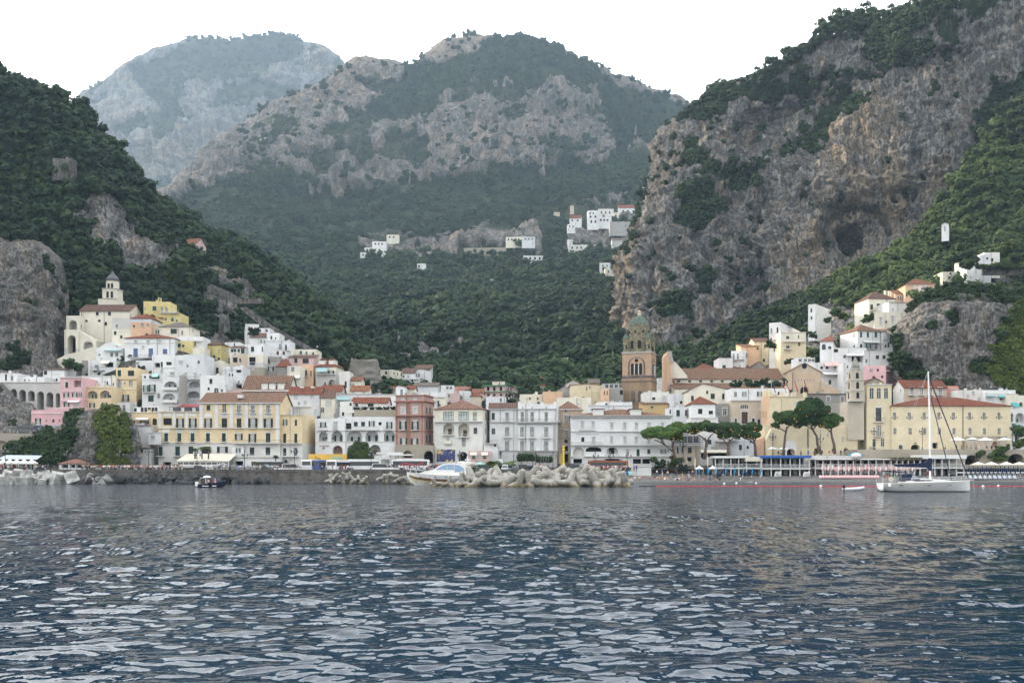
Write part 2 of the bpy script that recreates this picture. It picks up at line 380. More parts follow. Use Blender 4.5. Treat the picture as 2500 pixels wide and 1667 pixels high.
leftG,leftV=loft('hill',[[(-1500,-100,700),(-300,250,640),(300,560,620),(1000,930,600)],LEFTR,[(-1500,0,390),(-300,330,400),(0,420,405),(150,440,405),(230,470,405),(330,560,408),(420,610,415),(520,660,420),(650,720,430),(760,790,440),(880,860,450),(1000,910,450)],[(-1500,300,370),(-300,560,370),(0,580,372),(150,600,382),(300,620,388),(400,670,392),(520,720,400),(650,790,402),(760,850,404),(880,890,404),(1000,920,404)],[(-1500,650,365),(-300,760,360),(0,770,360),(150,730,362),(300,690,368),(420,740,376),(520,770,384),(650,840,380),(760,885,378),(880,910,380),(1000,930,385)],[(-1500,900,352),(-300,900,350),(0,880,350),(300,860,352),(520,870,358),(760,905,360),(1000,940,370)]],460,[14,70,56,46,24],near_rock,[4,2.5,6,6,4,1],noise=rocknoise(42,15,.6,23),veg=leftveg,warm=lambda u,v:.08+0*u,seed=23)
P_SPUR=[(0,800),(30,800),(60,850),(0,870)]
spurG,spurV=loft('hill',[[(-500,560,370),(-100,545,365),(60,570,360),(110,610,360),(135,660,358),(150,760,350)],[(-500,540,345),(-100,525,340),(0,528,335),(60,545,333),(100,575,337),(130,600,345),(142,660,350),(142,790,352)],[(-500,650,325),(-100,640,322),(30,640,318),(95,650,325),(125,700,338),(130,800,345)],[(-500,760,318),(-100,760,314),(40,750,312),(100,760,320),(118,800,330),(122,850,335)],[(-500,880,305),(-100,885,302),(40,880,302),(120,885,305),(180,890,312)]],220,[12,60,60,50],crag_rock,[1,1.5,4,4,2],par='len',noise=rocknoise(30,10,.55,31),veg=lambda u,v,G:np.clip(.05+1.2*(fbm(G.reshape(-1,3)/9,3,33).reshape(u.shape)>.38)+(v<560)*.8*(u<90),0,1),warm=lambda u,v:.17+0*u,seed=31)
loft('cliff',[[(-300,885,283),(0,880,283),(18,900,283),(42,922,283),(74,928,282),(80,950,280)],[(-300,900,277),(0,895,276),(20,915,276),(42,935,276),(74,940,276),(79,960,275)],[(-300,965,270),(0,965,269),(40,968,269),(78,975,270)],[(-300,1005,260),(0,1005,259),(78,1005,261)]],110,[4,24,20],crag_rock,[.3,.8,1.2,.8],par='len',noise=rocknoise(10,3.5,.55,37),veg=lambda u,v,G:.8*(fbm(G.reshape(-1,3)/5,3,39).reshape(u.shape)>.4),seed=37)
P_CVEG=[[(1600,330),(1640,400),(1700,410),(1760,400),(1860,330),(1900,260),(1960,210),(1990,260),(1930,330),(1850,400),(1780,425),(1700,440),(1620,430),(1560,400)],[(1560,265),(1650,205),(1750,190),(1900,180),(2000,205),(2130,150),(2200,140),(2130,60),(2050,20),(2300,-80),(2350,-20),(2200,70),(2180,120),(2000,190),(1880,215),(1700,235),(1590,290)],[(1440,490),(1500,440),(1515,420),(1500,520),(1470,580),(1440,600)],[(2270,230),(2352,200),(2352,420),(2230,400),(2240,300)],[(1570,470),(1620,430),(1640,520),(1600,560),(1560,520)]]
def cliffveg(u,v,G):
 n=fbm(G.reshape(-1,3)/20,4,41).reshape(u.shape)
 g=.75*(n>.34)*(u<1760)+.6*(n>.42)
 for p in P_CVEG:g=np.maximum(g,soft(u,v,p)*(n>-.33))
 g=np.maximum(g,1.0*(u>2200)*(v>520))
 return g
def cave(u,v):
 d=np.zeros(u.shape)
 r=((u-1950)/30.)**2+((v-548)/30.)**2;r=r+.25*fbm(np.stack([u.ravel()/14,v.ravel()/14,0*u.ravel()],1),3,8).reshape(u.shape);d-=17*np.clip(1.15-r,0,1)**.7*np.clip((578-v)/16.,0,1)+6*np.exp(-((np.sqrt(((u-1968)/1.)**2+((v-560)/1.)**2)-78)/7)**2)*(v<560)
 r2=((u-1975)/105.)**2+((v-560)/105.)**2;d-=11*np.clip(1-r2,0,1)*(v<640)
 d-=5*np.exp(-((u-1752-.05*(v-560))/10.)**2)*(v>500)
 d+=5*np.exp(-((u-1990)/50.)**2-((v-300)/60.)**2)
 return d
def cliffwarm(u,v):
 w=.42*np.exp(-((u-2010)/150.)**2-((v-480)/170.)**2)+.3*np.exp(-((u-1850)/70.)**2-((v-640)/90.)**2)+.36*np.exp(-((u-1990)/40.)**2-((v-300)/80.)**2)
 return w+.30*np.exp(-((u-1462)/22.)**2)*(v>560)+.22*np.exp(-((v-770)/60.)**2)*(u<1650)+.08
cliffG,cliffV=loft('cliff',[[(1640,300,760),(1760,240,760),(1900,170,760),(2060,130,760),(2300,60,760),(3300,-100,700)],[(1560,300,640),(1582,266,610),(1610,245,600),(1650,215,590),(1720,192,585),(1780,170,580),(1840,135,575),(1890,98,570),(1960,72,565),(2040,62,560),(2100,50,550),(2140,38,540),(2200,5,530),(2260,-25,525),(2420,-85,520),(3300,-300,470)],[(1560,330,660),(1534,318,590),(1580,320,572),(1650,310,562),(1750,300,570),(1850,270,560),(1930,235,545),(2050,200,525),(2150,150,515),(2352,120,500),(3300,50,440)],[(1540,450,660),(1508,440,580),(1560,440,545),(1620,435,538),(1750,425,552),(1850,390,530),(1930,380,510),(2050,370,500),(2150,350,492),(2352,300,480),(3300,200,430)],[(1500,600,640),(1448,590,560),(1480,590,532),(1550,590,518),(1650,595,520),(1745,595,532),(1790,580,512),(1850,580,500),(1950,560,500),(2080,530,490),(2200,470,478),(2352,420,470),(3300,350,420)],[(1490,750,620),(1440,745,545),(1475,745,515),(1540,760,498),(1640,790,490),(1748,730,505),(1790,700,482),(1870,690,470),(1960,650,470),(2100,610,465),(2352,530,455),(3300,450,410)],[(1490,930,600),(1442,930,530),(1540,930,480),(1650,930,465),(1760,900,450),(1870,860,440),(2000,820,430),(2352,760,425),(3300,700,400)]],620,[10,60,75,90,90,50],near_rock,[4,3,7,8,8,8,4],par='len',noise=rocknoise(48,15,.62,43),veg=cliffveg,warm=cliffwarm,shape=cave,seed=43)
def slopeveg(u,v,G):
 g=np.ones(u.shape)
 for p in([(1880,700),(1960,690),(2000,720),(1990,770),(1830,820),(1850,760)],[(2140,640),(2352,610),(2352,690),(2150,690)],[(1840,780),(1960,760),(1960,830),(1790,840)]):
  g=np.where(soft(u,v,p)>0,.25,g)
 return g
slopeG,slopeV=loft('hill',[[(1530,900,520),(1600,850,510),(1710,765,500),(1850,710,495),(1990,640,490),(2110,585,485),(2190,490,490),(2260,390,500),(2352,290,510),(3000,60,500)],[(1530,870,470),(1590,828,462),(1700,752,455),(1800,718,450),(1900,678,445),(1990,632,440),(2080,590,436),(2120,555,436),(2190,470,440),(2250,370,450),(2352,260,455),(3000,0,460)],[(1530,900,435),(1640,850,430),(1750,800,428),(1950,700,422),(2150,600,418),(2352,500,418),(3000,330,410)],[(1530,940,400),(1640,890,400),(1750,835,398),(1950,745,394),(2150,650,392),(2352,580,394),(3000,450,390)],[(1530,980,375),(1750,900,372),(1950,810,370),(2060,760,370),(2150,690,374),(2352,630,384),(3000,560,380)],[(1530,1010,360),(1750,960,356),(1950,880,350),(2060,830,346),(2150,730,352),(2352,680,362),(3000,600,360)]],330,[10,60,40,30,20],near_rock,[2,1.2,5,4,2,1],noise=rocknoise(40,14,.4,53),veg=slopeveg,seed=53)
P_IVY=[(2255,860),(2280,800),(2300,750),(2340,700),(2400,700),(2500,900),(2300,905)]
cragG,cragV=loft('cliff',[[(2040,770,325),(2120,690,325),(2200,668,325),(2330,680,325),(2480,660,325),(3000,600,320)],[(2052,775,308),(2085,735,306),(2120,700,305),(2200,676,304),(2260,680,303),(2330,700,302),(2352,720,300),(2480,690,298),(3000,640,290)],[(2056,830,302),(2120,780,299),(2200,765,297),(2290,770,295),(2352,790,292),(2480,780,290),(3000,760,282)],[(2060,890,298),(2130,880,294),(2200,870,291),(2290,860,290),(2352,860,287),(2480,860,284),(3000,860,276)],[(2060,960,290),(2200,960,286),(2352,960,282),(3000,960,272)]],260,[8,50,50,30],crag_rock,[1,1.2,3,3,1.5],par='len',noise=rocknoise(22,7,.55,61),veg=lambda u,v,G:np.clip(soft(u,v,P_IVY)+.8*(fbm(G.reshape(-1,3)/8,3,63).reshape(u.shape)>.3)+.5*(v<700),0,1),warm=lambda u,v:.05+0*u,seed=61)
P_CR2=[[(215,960),(285,945),(300,1000),(290,1070),(235,1075),(225,1010)],[(30,1010),(130,1005),(190,950),(180,1000),(165,1070),(30,1075)]]
low_G,lowV=loft('cliff',[[(10,1040,262),(120,990,262),(185,950,262),(240,945,262),(300,950,262)],[(-5,1040,252),(60,1015,252),(140,990,252),(178,958,253),(205,947,253),(240,944,253),(285,946,253),(300,960,253)],[(0,1060,248),(80,1035,248),(150,1010,248),(190,990,247),(235,985,247),(290,985,248),(306,1000,250)],[(0,1085,246),(80,1070,245),(150,1050,245),(195,1040,244),(235,1040,244),(290,1045,245),(318,1055,247)],[(0,1110,245),(150,1110,243),(240,1110,242),(322,1110,244)]],150,[6,26,30,20],crag_rock,[.4,.5,1.4,1.4,.5],par='len',noise=rocknoise(9,3.2,.5,71),veg=lambda u,v,G:np.maximum(soft(u,v,P_CR2[0]),soft(u,v,P_CR2[1])),warm=lambda u,v:.1+0*u,seed=71)
town_soil=rockmat('town_ground',(.22,.21,.19),(.3,.26,.2),(.12,.12,.11),(.18,.15,.1),(.04,.06,.028),2.0,.55)
terG,terV=loft('terrain',[[(-900,880,380),(0,850,380),(150,810,375),(300,760,372),(420,740,372),(520,770,372),(650,810,380),(800,870,390),(1000,885,440),(1300,885,450),(1500,890,440),(1700,880,410),(1800,830,390),(2000,775,370),(2200,730,350),(3000,700,345)],[(-900,900,330),(0,880,325),(150,840,322),(300,800,318),(420,785,318),(520,820,325),(650,870,330),(800,900,340),(1000,920,360),(1300,920,380),(1500,920,370),(1700,910,345),(1850,890,325),(2000,860,322),(2200,840,320),(3000,840,318)],[(-900,960,300),(0,950,300),(150,925,296),(300,910,294),(480,910,296),(650,935,300),(800,960,305),(1000,985,305),(1300,985,310),(1500,985,310),(1700,990,305),(1850,990,300),(2000,985,290),(2200,985,290),(3000,985,288)],[(-900,1060,275),(0,1055,276),(300,1040,278),(650,1045,280),(1000,1050,282),(1700,1055,282),(2300,1055,276),(3000,1055,274)],[(-900,1078,254),(650,1078,254),(1500,1078,254),(1750,1078,254),(2300,1078,254),(3000,1078,254)]],240,[20,26,26,10],town_soil,[1,1,.6,.2,0],noise=lambda P,vg:fbm(P/12,3,81),veg=lambda u,v,G:.35+.5*fbm(G.reshape(-1,3)/14,3,83).reshape(u.shape),seed=81)
# ------------------------------------------------------------------ sea
def sea():
 ang=np.concatenate([np.linspace(-180,-42,50,endpoint=False),np.linspace(-42,42,860,endpoint=False),np.linspace(42,180,51)])
 r=[2.0,4,6,8]
 while r[-1]<330:r.append(r[-1]+max(.045,r[-1]**2*.85/(F*H)))
 r+=[420,600,1000,2000,4000]
 r=np.array(r);A,Rr=np.meshgrid(np.radians(ang),r)
 X=Rr*np.sin(A);Y=Rr*np.cos(A);Z=np.zeros_like(X)
 sp=np.gradient(r)[:,None]*np.ones_like(X)
 rg=np.random.default_rng(12)
 n=100;lam=np.exp(rg.uniform(math.log(.17),math.log(2.9),n));th=R(98)+rg.normal(0,.55,n);ph=rg.uniform(0,6.283,n)
 env=np.clip(.86+.75*fbm(np.stack([X.ravel()/9,Y.ravel()/16,0*X.ravel()],1),3,5).reshape(X.shape),.4,1.5)
 dX=np.zeros_like(X);dY=np.zeros_like(X);chop=np.zeros_like(X)
 for L,t,p in zip(lam,th,ph):
  k=2*math.pi/L;slope=.0187*(1.0 if L<1.0 else(1.0/L)**.4)
  a=slope/k;fade=np.clip((L/sp-1.6)/1.6,0,1)
  chop+=(1-fade)/n
  q=k*(X*math.cos(t)+Y*math.sin(t))+p
  Z+=a*fade*np.sin(q);dX+=a*fade*math.cos(t)*np.cos(q)*.8;dY+=a*fade*math.sin(t)*np.cos(q)*.8
 Z*=env;near=(Rr<330);X=X+dX*near*env;Y=Y+dY*near*env;Z*=near
 nr,na=X.shape;idx=np.arange(nr*na).reshape(nr,na)
 nxt=idx[:,1:];cur=idx[:,:-1]
 Fc=np.stack([cur[:-1],cur[1:],nxt[1:],nxt[:-1]],-1).reshape(-1,4)
 t=newmat('sea_water');p=t.pos((1,.55,1))
 h=t.math('ADD',t.noise(p,1.3,4,.6),t.math('MULTIPLY',t.noise(p,.35,3,.5),1.5))
 ch=t.attr('chop');h=t.math('ADD',t.math('MULTIPLY',h,.4),t.math('MULTIPLY',t.math('ADD',t.noise(t.pos((1,.25,1)),1.5,2,.5),t.math('MULTIPLY',t.noise(t.pos((1,.3,1)),.5,2,.5),1.6)),t.math('MULTIPLY',ch,6.0)))
 t.finish((.0015,.014,.032),t.math('ADD',t.math('MULTIPLY',ch,.04),.04),h,.8,.16,spec=.5,IOR=1.33)
 me=npmesh('sea',np.stack([X.ravel(),Y.ravel(),Z.ravel()],1),Fc,[MATS['sea_water']],True,{'chop':np.clip(chop,0,1).ravel()})
 tag(obj('sea',me),kind='structure')
sea()
# ------------------------------------------------------------------ trees of the far woods (instanced ground cover that reads as one mass)
def leafcloud(lumps,nq,size,seed,core=.72,up=.25):
 "leaf sized faces spread over the lumps (cx,cy,cz,rx,rz); returns V, F, tint"
 rg=np.random.default_rng(seed);V=[];Fc=[];T=[]
 w=np.array([l[3]*l[3]+l[3]*l[4]for l in lumps]);w=w/w.sum()
 for l,n in zip(lumps,np.maximum(6,(w*nq).astype(int))):
  d=rg.normal(size=(n,3));d/=np.linalg.norm(d,axis=1,keepdims=True)
  rad=rg.uniform(.72,1.08,(n,1));c=np.array(l[:3])+d*rad*np.array([l[3],l[3],l[4]])
  nr=d+rg.normal(0,.38,(n,3))+np.array([0,0,up]);nr/=np.linalg.norm(nr,axis=1,keepdims=True)
  a=np.cross(nr,rg.normal(size=(n,3)));a/=np.linalg.norm(a,axis=1,keepdims=True);b=np.cross(nr,a)
  sz=size*rg.uniform(.6,1.35,(n,1));tt=rg.uniform(0,1)*.6
  for k in range(n):
   i=len(V);s_=sz[k]
   V+=[c[k]-a[k]*s_-b[k]*s_*.6,c[k]+a[k]*s_-b[k]*s_*.5,c[k]+a[k]*s_*.6+b[k]*s_*.8,c[k]-a[k]*s_*.7+b[k]*s_*.6]
   Fc.append((i,i+1,i+2,i+3));T+=[tt+.4*rg.uniform()]*4
  if core:
   i=len(V);m,q=8,5
   for y in range(q):
    ph=math.pi*(y+.5)/q
    for x in range(m):
     t=2*math.pi*x/m;j=rg.uniform(.85,1.12)*core
     V.append(np.array(l[:3])+np.array([l[3]*math.sin(ph)*math.cos(t),l[3]*math.sin(ph)*math.sin(t),l[4]*math.cos(ph)])*j);T.append(tt+.1)
   for y in range(q-1):
    for x in range(m):Fc.append((i+y*m+x,i+y*m+(x+1)%m,i+(y+1)*m+(x+1)%m,i+(y+1)*m+x))
 return np.array(V),Fc,T
leaf_far=leafmat('leaves_wood',(.009,.023,.010),(.040,.070,.023))
leaf_broad=leafmat('leaves_broad',(.018,.035,.011),(.068,.102,.025))  # lighter green of the broadleaf trees and palms
leaf_pine=leafmat('leaves_pine',(.013,.028,.013),(.050,.078,.028))
leaf_ivy=leafmat('leaves_ivy',(.030,.052,.010),(.095,.125,.026))
bark=plain('bark',(.13,.10,.08),.9,.3,3)
def tree_src(name,lumps,nq,size,seed,mat,core=.72):
 V,Fc,T=leafcloud(lumps,nq,size,seed,core)
 return bpy.data.objects.new(name,npmesh(name,V,[tuple(f)for f in Fc],[mat],False,{'tint':T}))
def blob_lumps(seed,n=8,flat=.7):
 rg=np.random.default_rng(seed);L=[(0,0,.42,.36,.36*flat)]
 for k in range(n):
  t=rg.uniform(0,6.28);r=rg.uniform(.15,.38);z=rg.uniform(.22,.78);s=rg.uniform(.14,.26)
  L.append((r*math.cos(t),r*math.sin(t),z,s,s*.85))
 return L
SRC={}
for fam,mat in(('wood',leaf_far),('broad',leaf_broad),('ivy',leaf_ivy)):
 SRC[fam]=[tree_src(fam,blob_lumps(i*5+len(fam)),230,.075,i,mat)for i in range(4)]
SRC['pine']=[]
for i in range(3):
 rg=np.random.default_rng(90+i);L=[]
 for k in range(11):
  z=.32+.62*k/10;rr=.42*(1-(abs(z-.62)/.5)**2)+.06;t=rg.uniform(0,6.28);d=rr*rg.uniform(.3,.9);L.append((d*math.cos(t),d*math.sin(t),z,.17+.1*rg.uniform(),.085))
 o=tree_src('pine',L,260,.06,95+i,leaf_pine,.6)
 bmm=bmesh.new();bmm.from_mesh(o.data);k0=len(bmm.faces)
 m_=MB().tube([(0,0,-.1),(.01,.01,.35),(.0,.02,.85)],[.028,.022,.01],bark,5).mesh('t');bmm.from_mesh(m_)
 o.data.materials.append(bark)
 bmm.faces.ensure_lookup_table()
 for f in bmm.faces[k0:]:f.material_index=1
 bmm.to_mesh(o.data);bmm.free();SRC['pine'].append(o)
def gn_scatter(name,P,scale,rotz,fam,zs=None):
 n=len(P);srcs=SRC[fam]
 me=bpy.data.meshes.new(name);me.vertices.add(n);me.vertices.foreach_set('co',np.asarray(P,np.float32).ravel())
 sv=np.stack([scale,scale,scale*(zs if zs is not None else 1)],1).astype(np.float32)
 a=me.attributes.new('sc','FLOAT_VECTOR','POINT');a.data.foreach_set('vector',sv.ravel())
 rv=np.stack([0*rotz,0*rotz,rotz],1).astype(np.float32)
 a=me.attributes.new('ro','FLOAT_VECTOR','POINT');a.data.foreach_set('vector',rv.ravel())
 a=me.attributes.new('pk','INT','POINT');a.data.foreach_set('value',RNG.integers(0,len(srcs),n).astype(np.int32))
 o=obj(name,me);tag(o,kind='stuff')
 g=bpy.data.node_groups.new('scatter','GeometryNodeTree')
 g.interface.new_socket('Geometry',in_out='INPUT',socket_type='NodeSocketGeometry');g.interface.new_socket('Geometry',in_out='OUTPUT',socket_type='NodeSocketGeometry')
 gi=g.nodes.new('NodeGroupInput');go=g.nodes.new('NodeGroupOutput');ip=g.nodes.new('GeometryNodeInstanceOnPoints');j=g.nodes.new('GeometryNodeJoinGeometry')
 for s_ in srcs[::-1]:
  oi=g.nodes.new('GeometryNodeObjectInfo');oi.inputs['Object'].default_value=s_;oi.inputs['As Instance'].default_value=True
  g.links.new(oi.outputs['Geometry'],j.inputs[0])
 def named(nm,typ):
  a=g.nodes.new('GeometryNodeInputNamedAttribute');a.data_type=typ;a.inputs[0].default_value=nm;return a.outputs[0]
 g.links.new(gi.outputs[0],ip.inputs['Points']);g.links.new(j.outputs[0],ip.inputs['Instance'])
 ip.inputs['Pick Instance'].default_value=True
 g.links.new(named('pk','INT'),ip.inputs['Instance Index']);g.links.new(named('sc','FLOAT_VECTOR'),ip.inputs['Scale'])
 er=g.nodes.new('FunctionNodeEulerToRotation');g.links.new(named('ro','FLOAT_VECTOR'),er.inputs[0]);g.links.new(er.outputs[0],ip.inputs['Rotation'])
 g.links.new(ip.outputs[0],go.inputs[0])
 md=o.modifiers.new('scatter','NODES');md.node_group=g
 return o
def pick(G,V,n,cond,seed,vmin=.5,u0=-150,u1=2650):
 rg=np.random.default_rng(seed)
 a,b,c,d=G[:-1,:-1],G[:-1,1:],G[1:,1:],G[1:,:-1]
 ar=.5*np.linalg.norm(np.cross(c-a,d-b),axis=2)
 cen=(a+b+c+d)/4;u,v=proj(cen);vg=(V[:-1,:-1]+V[1:,1:])/2
 w=ar*np.clip(vg-vmin+.2,0,1)*(vg>vmin)*(u>u0)*(u<u1)*(v>-150)
 w=w/(cen[...,1]**2)*cond(u/S,v/S)
 w=w.ravel();w=w/w.sum();k=rg.choice(len(w),n,p=w)
 s,t=rg.uniform(size=(n,1)),rg.uniform(size=(n,1))
 A,B,C,D=(x.reshape(-1,3)[k]for x in(a,b,c,d))
 return(A*(1-s)+B*s)*(1-t)+(D*(1-s)+C*s)*t
def woods(name,G,V,n,size,fam,seed,cond=lambda u,v:1.0,vmin=.5,zs=(.75,1.15),sink=.25):
 P=pick(G,V,n,cond,seed,vmin);rg=np.random.default_rng(seed+1)
 s=rg.uniform(size[0],size[1],n)*rg.choice([.75,1,1,1.25],n);P=P-np.array([0,0,1])*s[:,None]*sink
 return gn_scatter(name,P,s,rg.uniform(0,6.28,n),fam,rg.uniform(zs[0],zs[1],n))
notter=lambda u,v:1.0-.93*np.maximum.reduce([soft(u,v,p)for p in P_TER])
woods('woods',midG,midV,9000,(7,13),'wood',1,lambda u,v:(v>380)*notter(u,v),.45)
woods('woods',midG,midV,4200,(7,12),'wood',2,lambda u,v:(v<=420)*notter(u,v),.5,(1.0,1.4))
woods('woods',midG,np.ones_like(midV),1300,(5,13),'wood',3,lambda u,v:(v<=470)*(u>540)*1.0,.5)
woods('woods',farG,farV,3000,(11,20),'wood',4,vmin=.5)
woods('woods',leftG,leftV,3900,(6,11),'wood',5,lambda u,v:1.0-.98*((v>862)*(u>560)),vmin=.4)
woods('ivy',leftG,leftV,260,(3,5),'ivy',25,lambda u,v:soft(u,v,P_LVIV),vmin=.4)
woods('scrub',spurG,spurV,200,(2,4),'wood',6,vmin=.4)
woods('woods',cliffG,cliffV,1900,(4,8),'wood',7,lambda u,v:1.0*(v>150),vmin=.4)
woods('scrub',cliffG,np.ones_like(cliffV),420,(2.5,5.5),'wood',17,lambda u,v:1.0*(v<680)*(u<2200)*(1-.85*((u>1760)*(v>250))),vmin=.4)
woods('woods',slopeG,slopeV,2600,(6,10.5),'broad',8,lambda u,v:1.0*(u>1850),vmin=.5)
woods('woods',slopeG,slopeV,1300,(4.5,7.5),'wood',9,lambda u,v:1.0*(u<=1900),vmin=.5)
woods('ivy',cragG,cragV,900,(1.6,3.2),'ivy',10,lambda u,v:soft(u,v,P_IVY),vmin=.4)
woods('scrub',cragG,cragV,480,(1.8,3.6),'wood',11,lambda u,v:1-soft(u,v,P_IVY),vmin=.3)
woods('ivy',low_G,lowV,420,(1.3,2.4),'ivy',12,lambda u,v:soft(u,v,P_CR2[0]),vmin=.4)
woods('scrub',low_G,lowV,520,(1.4,2.8),'wood',13,lambda u,v:soft(u,v,P_CR2[1]),vmin=.4)
woods('scrub',terG,np.ones_like(terV),900,(1.6,3.6),'wood',14,lambda u,v:1.0*(v<985)*np.clip(.25+fbm(np.stack([u.ravel()/60,v.ravel()/40,0*u.ravel()],1),2,9).reshape(u.shape),0,1),vmin=.4)
def surf(G,u,v):
 "distance of the nearest hillside point seen at a photo pixel"
 uu,vv=proj(G);d=(uu-u)**2+(vv-v)**2;k=np.argsort(d.ravel())[:6];return float(G[...,1].ravel()[k].min())
# ------------------------------------------------------------------ buildings
CRGB=dict(white=(.74,.74,.73),cool=(.67,.68,.69),offw=(.70,.69,.65),cream=(.70,.63,.47),ivory=(.72,.68,.57),yellow=(.74,.60,.38),straw=(.70,.605,.42),lemon=(.66,.56,.26),pink=(.70,.44,.45),rose=(.60,.45,.42),salmon=(.58,.30,.24),peach=(.68,.46,.31),lilac=(.50,.53,.66),beige=(.56,.48,.38),tan=(.52,.41,.30),grey=(.40,.39,.37),pale=(.56,.55,.52),stone=(.36,.32,.26),greystone=(.30,.29,.27),brown=(.40,.24,.19),ruin=(.21,.195,.17),brick=(.44,.31,.27),ochre=(.60,.44,.22),orange=(.58,.27,.14))
def wallmat(c):return stucco('wall_'+c,CRGB[c],{'white':.45,'cool':.6,'straw':.3}.get(c,.6))
TRGB=dict(red=(.30,.105,.065),terra=(.33,.15,.09),tan=(.30,.18,.125),brown=(.21,.125,.10),orange=(.38,.16,.085),grey=(.24,.21,.19),pinkish=(.36,.2,.15))
def roofmat(c):return tiles('tiles_'+c,TRGB[c])
M_FR=plain('frame_white',(.62,.62,.60),.6,.05);M_FD=plain('frame_dark',(.07,.05,.04),.6,.1)
def glassmat():
 t=newmat('window_glass');p=t.pos();f=t.noise(p,.9,2)
 t.finish(t.mix(t.ramp(f,.4,.62),(.012,.016,.020),(.06,.07,.075)),.12,spec=.5);return MATS['window_glass']
M_GL=glassmat()
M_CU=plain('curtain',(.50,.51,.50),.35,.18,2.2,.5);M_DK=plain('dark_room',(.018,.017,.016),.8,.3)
SH=dict(green=plain('shutter_green',(.012,.040,.030),.55,.2),teal=plain('shutter_teal',(.02,.10,.11),.55,.2),brown=plain('shutter_brown',(.075,.045,.03),.6,.2),grey=plain('shutter_grey',(.20,.22,.24),.6,.15),black=plain('shutter_black',(.018,.024,.024),.55,.2),blue=plain('shutter_blue',(.10,.14,.24),.6,.15),light=plain('shutter_light',(.45,.45,.42),.6,.1),emerald=plain('shutter_emerald',(.01,.13,.08),.5,.15))
M_IRON=plain('iron',(.035,.035,.037),.5,.1,metal=.6);M_TRIM=stucco('trim_white',(.72,.71,.68),.5);M_TRIMG=stucco('trim_grey',(.44,.43,.42),.5);M_SLATE=plain('slate',(.10,.10,.11),.7,.25,2)
M_FLAT=stucco('flat_roof',(.42,.41,.39),.8)
CANV=dict(white=plain('canvas_white',(.72,.72,.70),.8,.05),teal=plain('canvas_teal',(.06,.30,.32),.8,.08),pink=plain('canvas_pink',(.62,.42,.40),.8,.08),cream=plain('canvas_cream',(.66,.61,.50),.8,.06),sky=plain('canvas_sky',(.40,.45,.50),.8,.08),pale=plain('canvas_pale',(.30,.45,.47),.8,.06),green=plain('canvas_green',(.30,.55,.48),.8,.08),red=plain('canvas_red',(.20,.03,.035),.7,.1),blue=plain('canvas_blue',(.03,.12,.42),.7,.1),navy=plain('canvas_navy',(.012,.022,.06),.75,.15),azure=plain('canvas_azure',(.02,.22,.42),.7,.1))
FRM=dict(A=(0,640,4.704),B=(0,900,5.2275),C=(300,920,5.113),D=(440,740,5.113),E=(740,880,4.9),F=(1040,900,5.226),G=(1360,740,5.6),I=(1360,960,5.88),J=(1680,900,5.226),K=(2080,880,4.612),L=(1720,660,4.704),M=(2160,540,3.732),N=(840,420,3.015),O=(840,860,4.2),Z=(0,0,1),T=(0,1060,5.6),Q=(1300,1080,4.9),U=(720,1060,6.533),V=(1720,1060,6.533),X=(1980,1060,4.523))
FR=[0,0,1]
def fr(k):FR[:]=FRM[k]
def px(x):return FR[0]+x/FR[2]
def py(y):return FR[1]+y/FR[2]
WCACHE={}
def window_mesh(kind,w,h,shut,frame):
 key=(kind,round(w*5)/5,round(h*5)/5,shut,frame)
 if key in WCACHE:return WCACHE[key]
 w,h=max(.3,key[1]),max(.3,key[2]);f=min(.09,w*.12);fm=M_FR if frame=='w' else(SH[frame]if frame in SH else M_FD)
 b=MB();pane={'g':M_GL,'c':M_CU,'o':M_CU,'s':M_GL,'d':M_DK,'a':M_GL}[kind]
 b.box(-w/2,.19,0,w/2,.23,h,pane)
 if kind!='d':
  b.box(-w/2,.08,0,-w/2+f,.188,h,fm);b.box(w/2-f,.08,0,w/2,.188,h,fm)
  b.box(-w/2+f,.08,0,w/2-f,.187,f,fm);b.box(-w/2+f,.08,h-f,w/2-f,.187,h,fm)
  n=1 if w<1.8 else 3
  for k in range(n):x=w*((k+1)/(n+1)-.5);b.box(x-f*.45,.09,f,x+f*.45,.186,h-f,fm)
  if h>1.7:b.box(-w/2+f,.10,h*.68,w/2-f,.184,h*.68+f*.7,fm)
 b.box(-w/2-.1,-.07,-.08,w/2+.1,.05,0,M_TRIM)
 me=b.mesh('window');sh=None
 if kind in 'so' and shut:
  s=MB();m=SH[shut];hw=w/2
  if kind=='s':s.box(.01,.03,.02,hw-.01,.075,h-.02,m)
  else:s.box(hw+.01,-.085,.0,hw+min(hw,1.0),-.035,h,m)
  r=s.mesh('shutter');s=MB()
  if kind=='s':s.box(-hw+.01,.03,.02,-.01,.075,h-.02,m)
  else:s.box(-hw-min(hw,1.0),-.085,0,-hw-.01,-.035,h,m)
  sh=(r,s.mesh('shutter'))
 WCACHE[key]=(me,sh);return WCACHE[key]
class Face:
 def __init__(s,B,o,d,tf,rz):s.B=B;s.o=Vector(o);s.d=Vector(d);s.tf=tf;s.rz=rz;s.holes=[];s.wid=0
 def t(s,u):
  k=(px(u)-1250)/F;return(k*s.o.y-s.o.x)/(s.d.x-k*s.d.y)
 def z(s,v,t):return zat(py(v),s.o.y+t*s.d.y)-s.B.zb
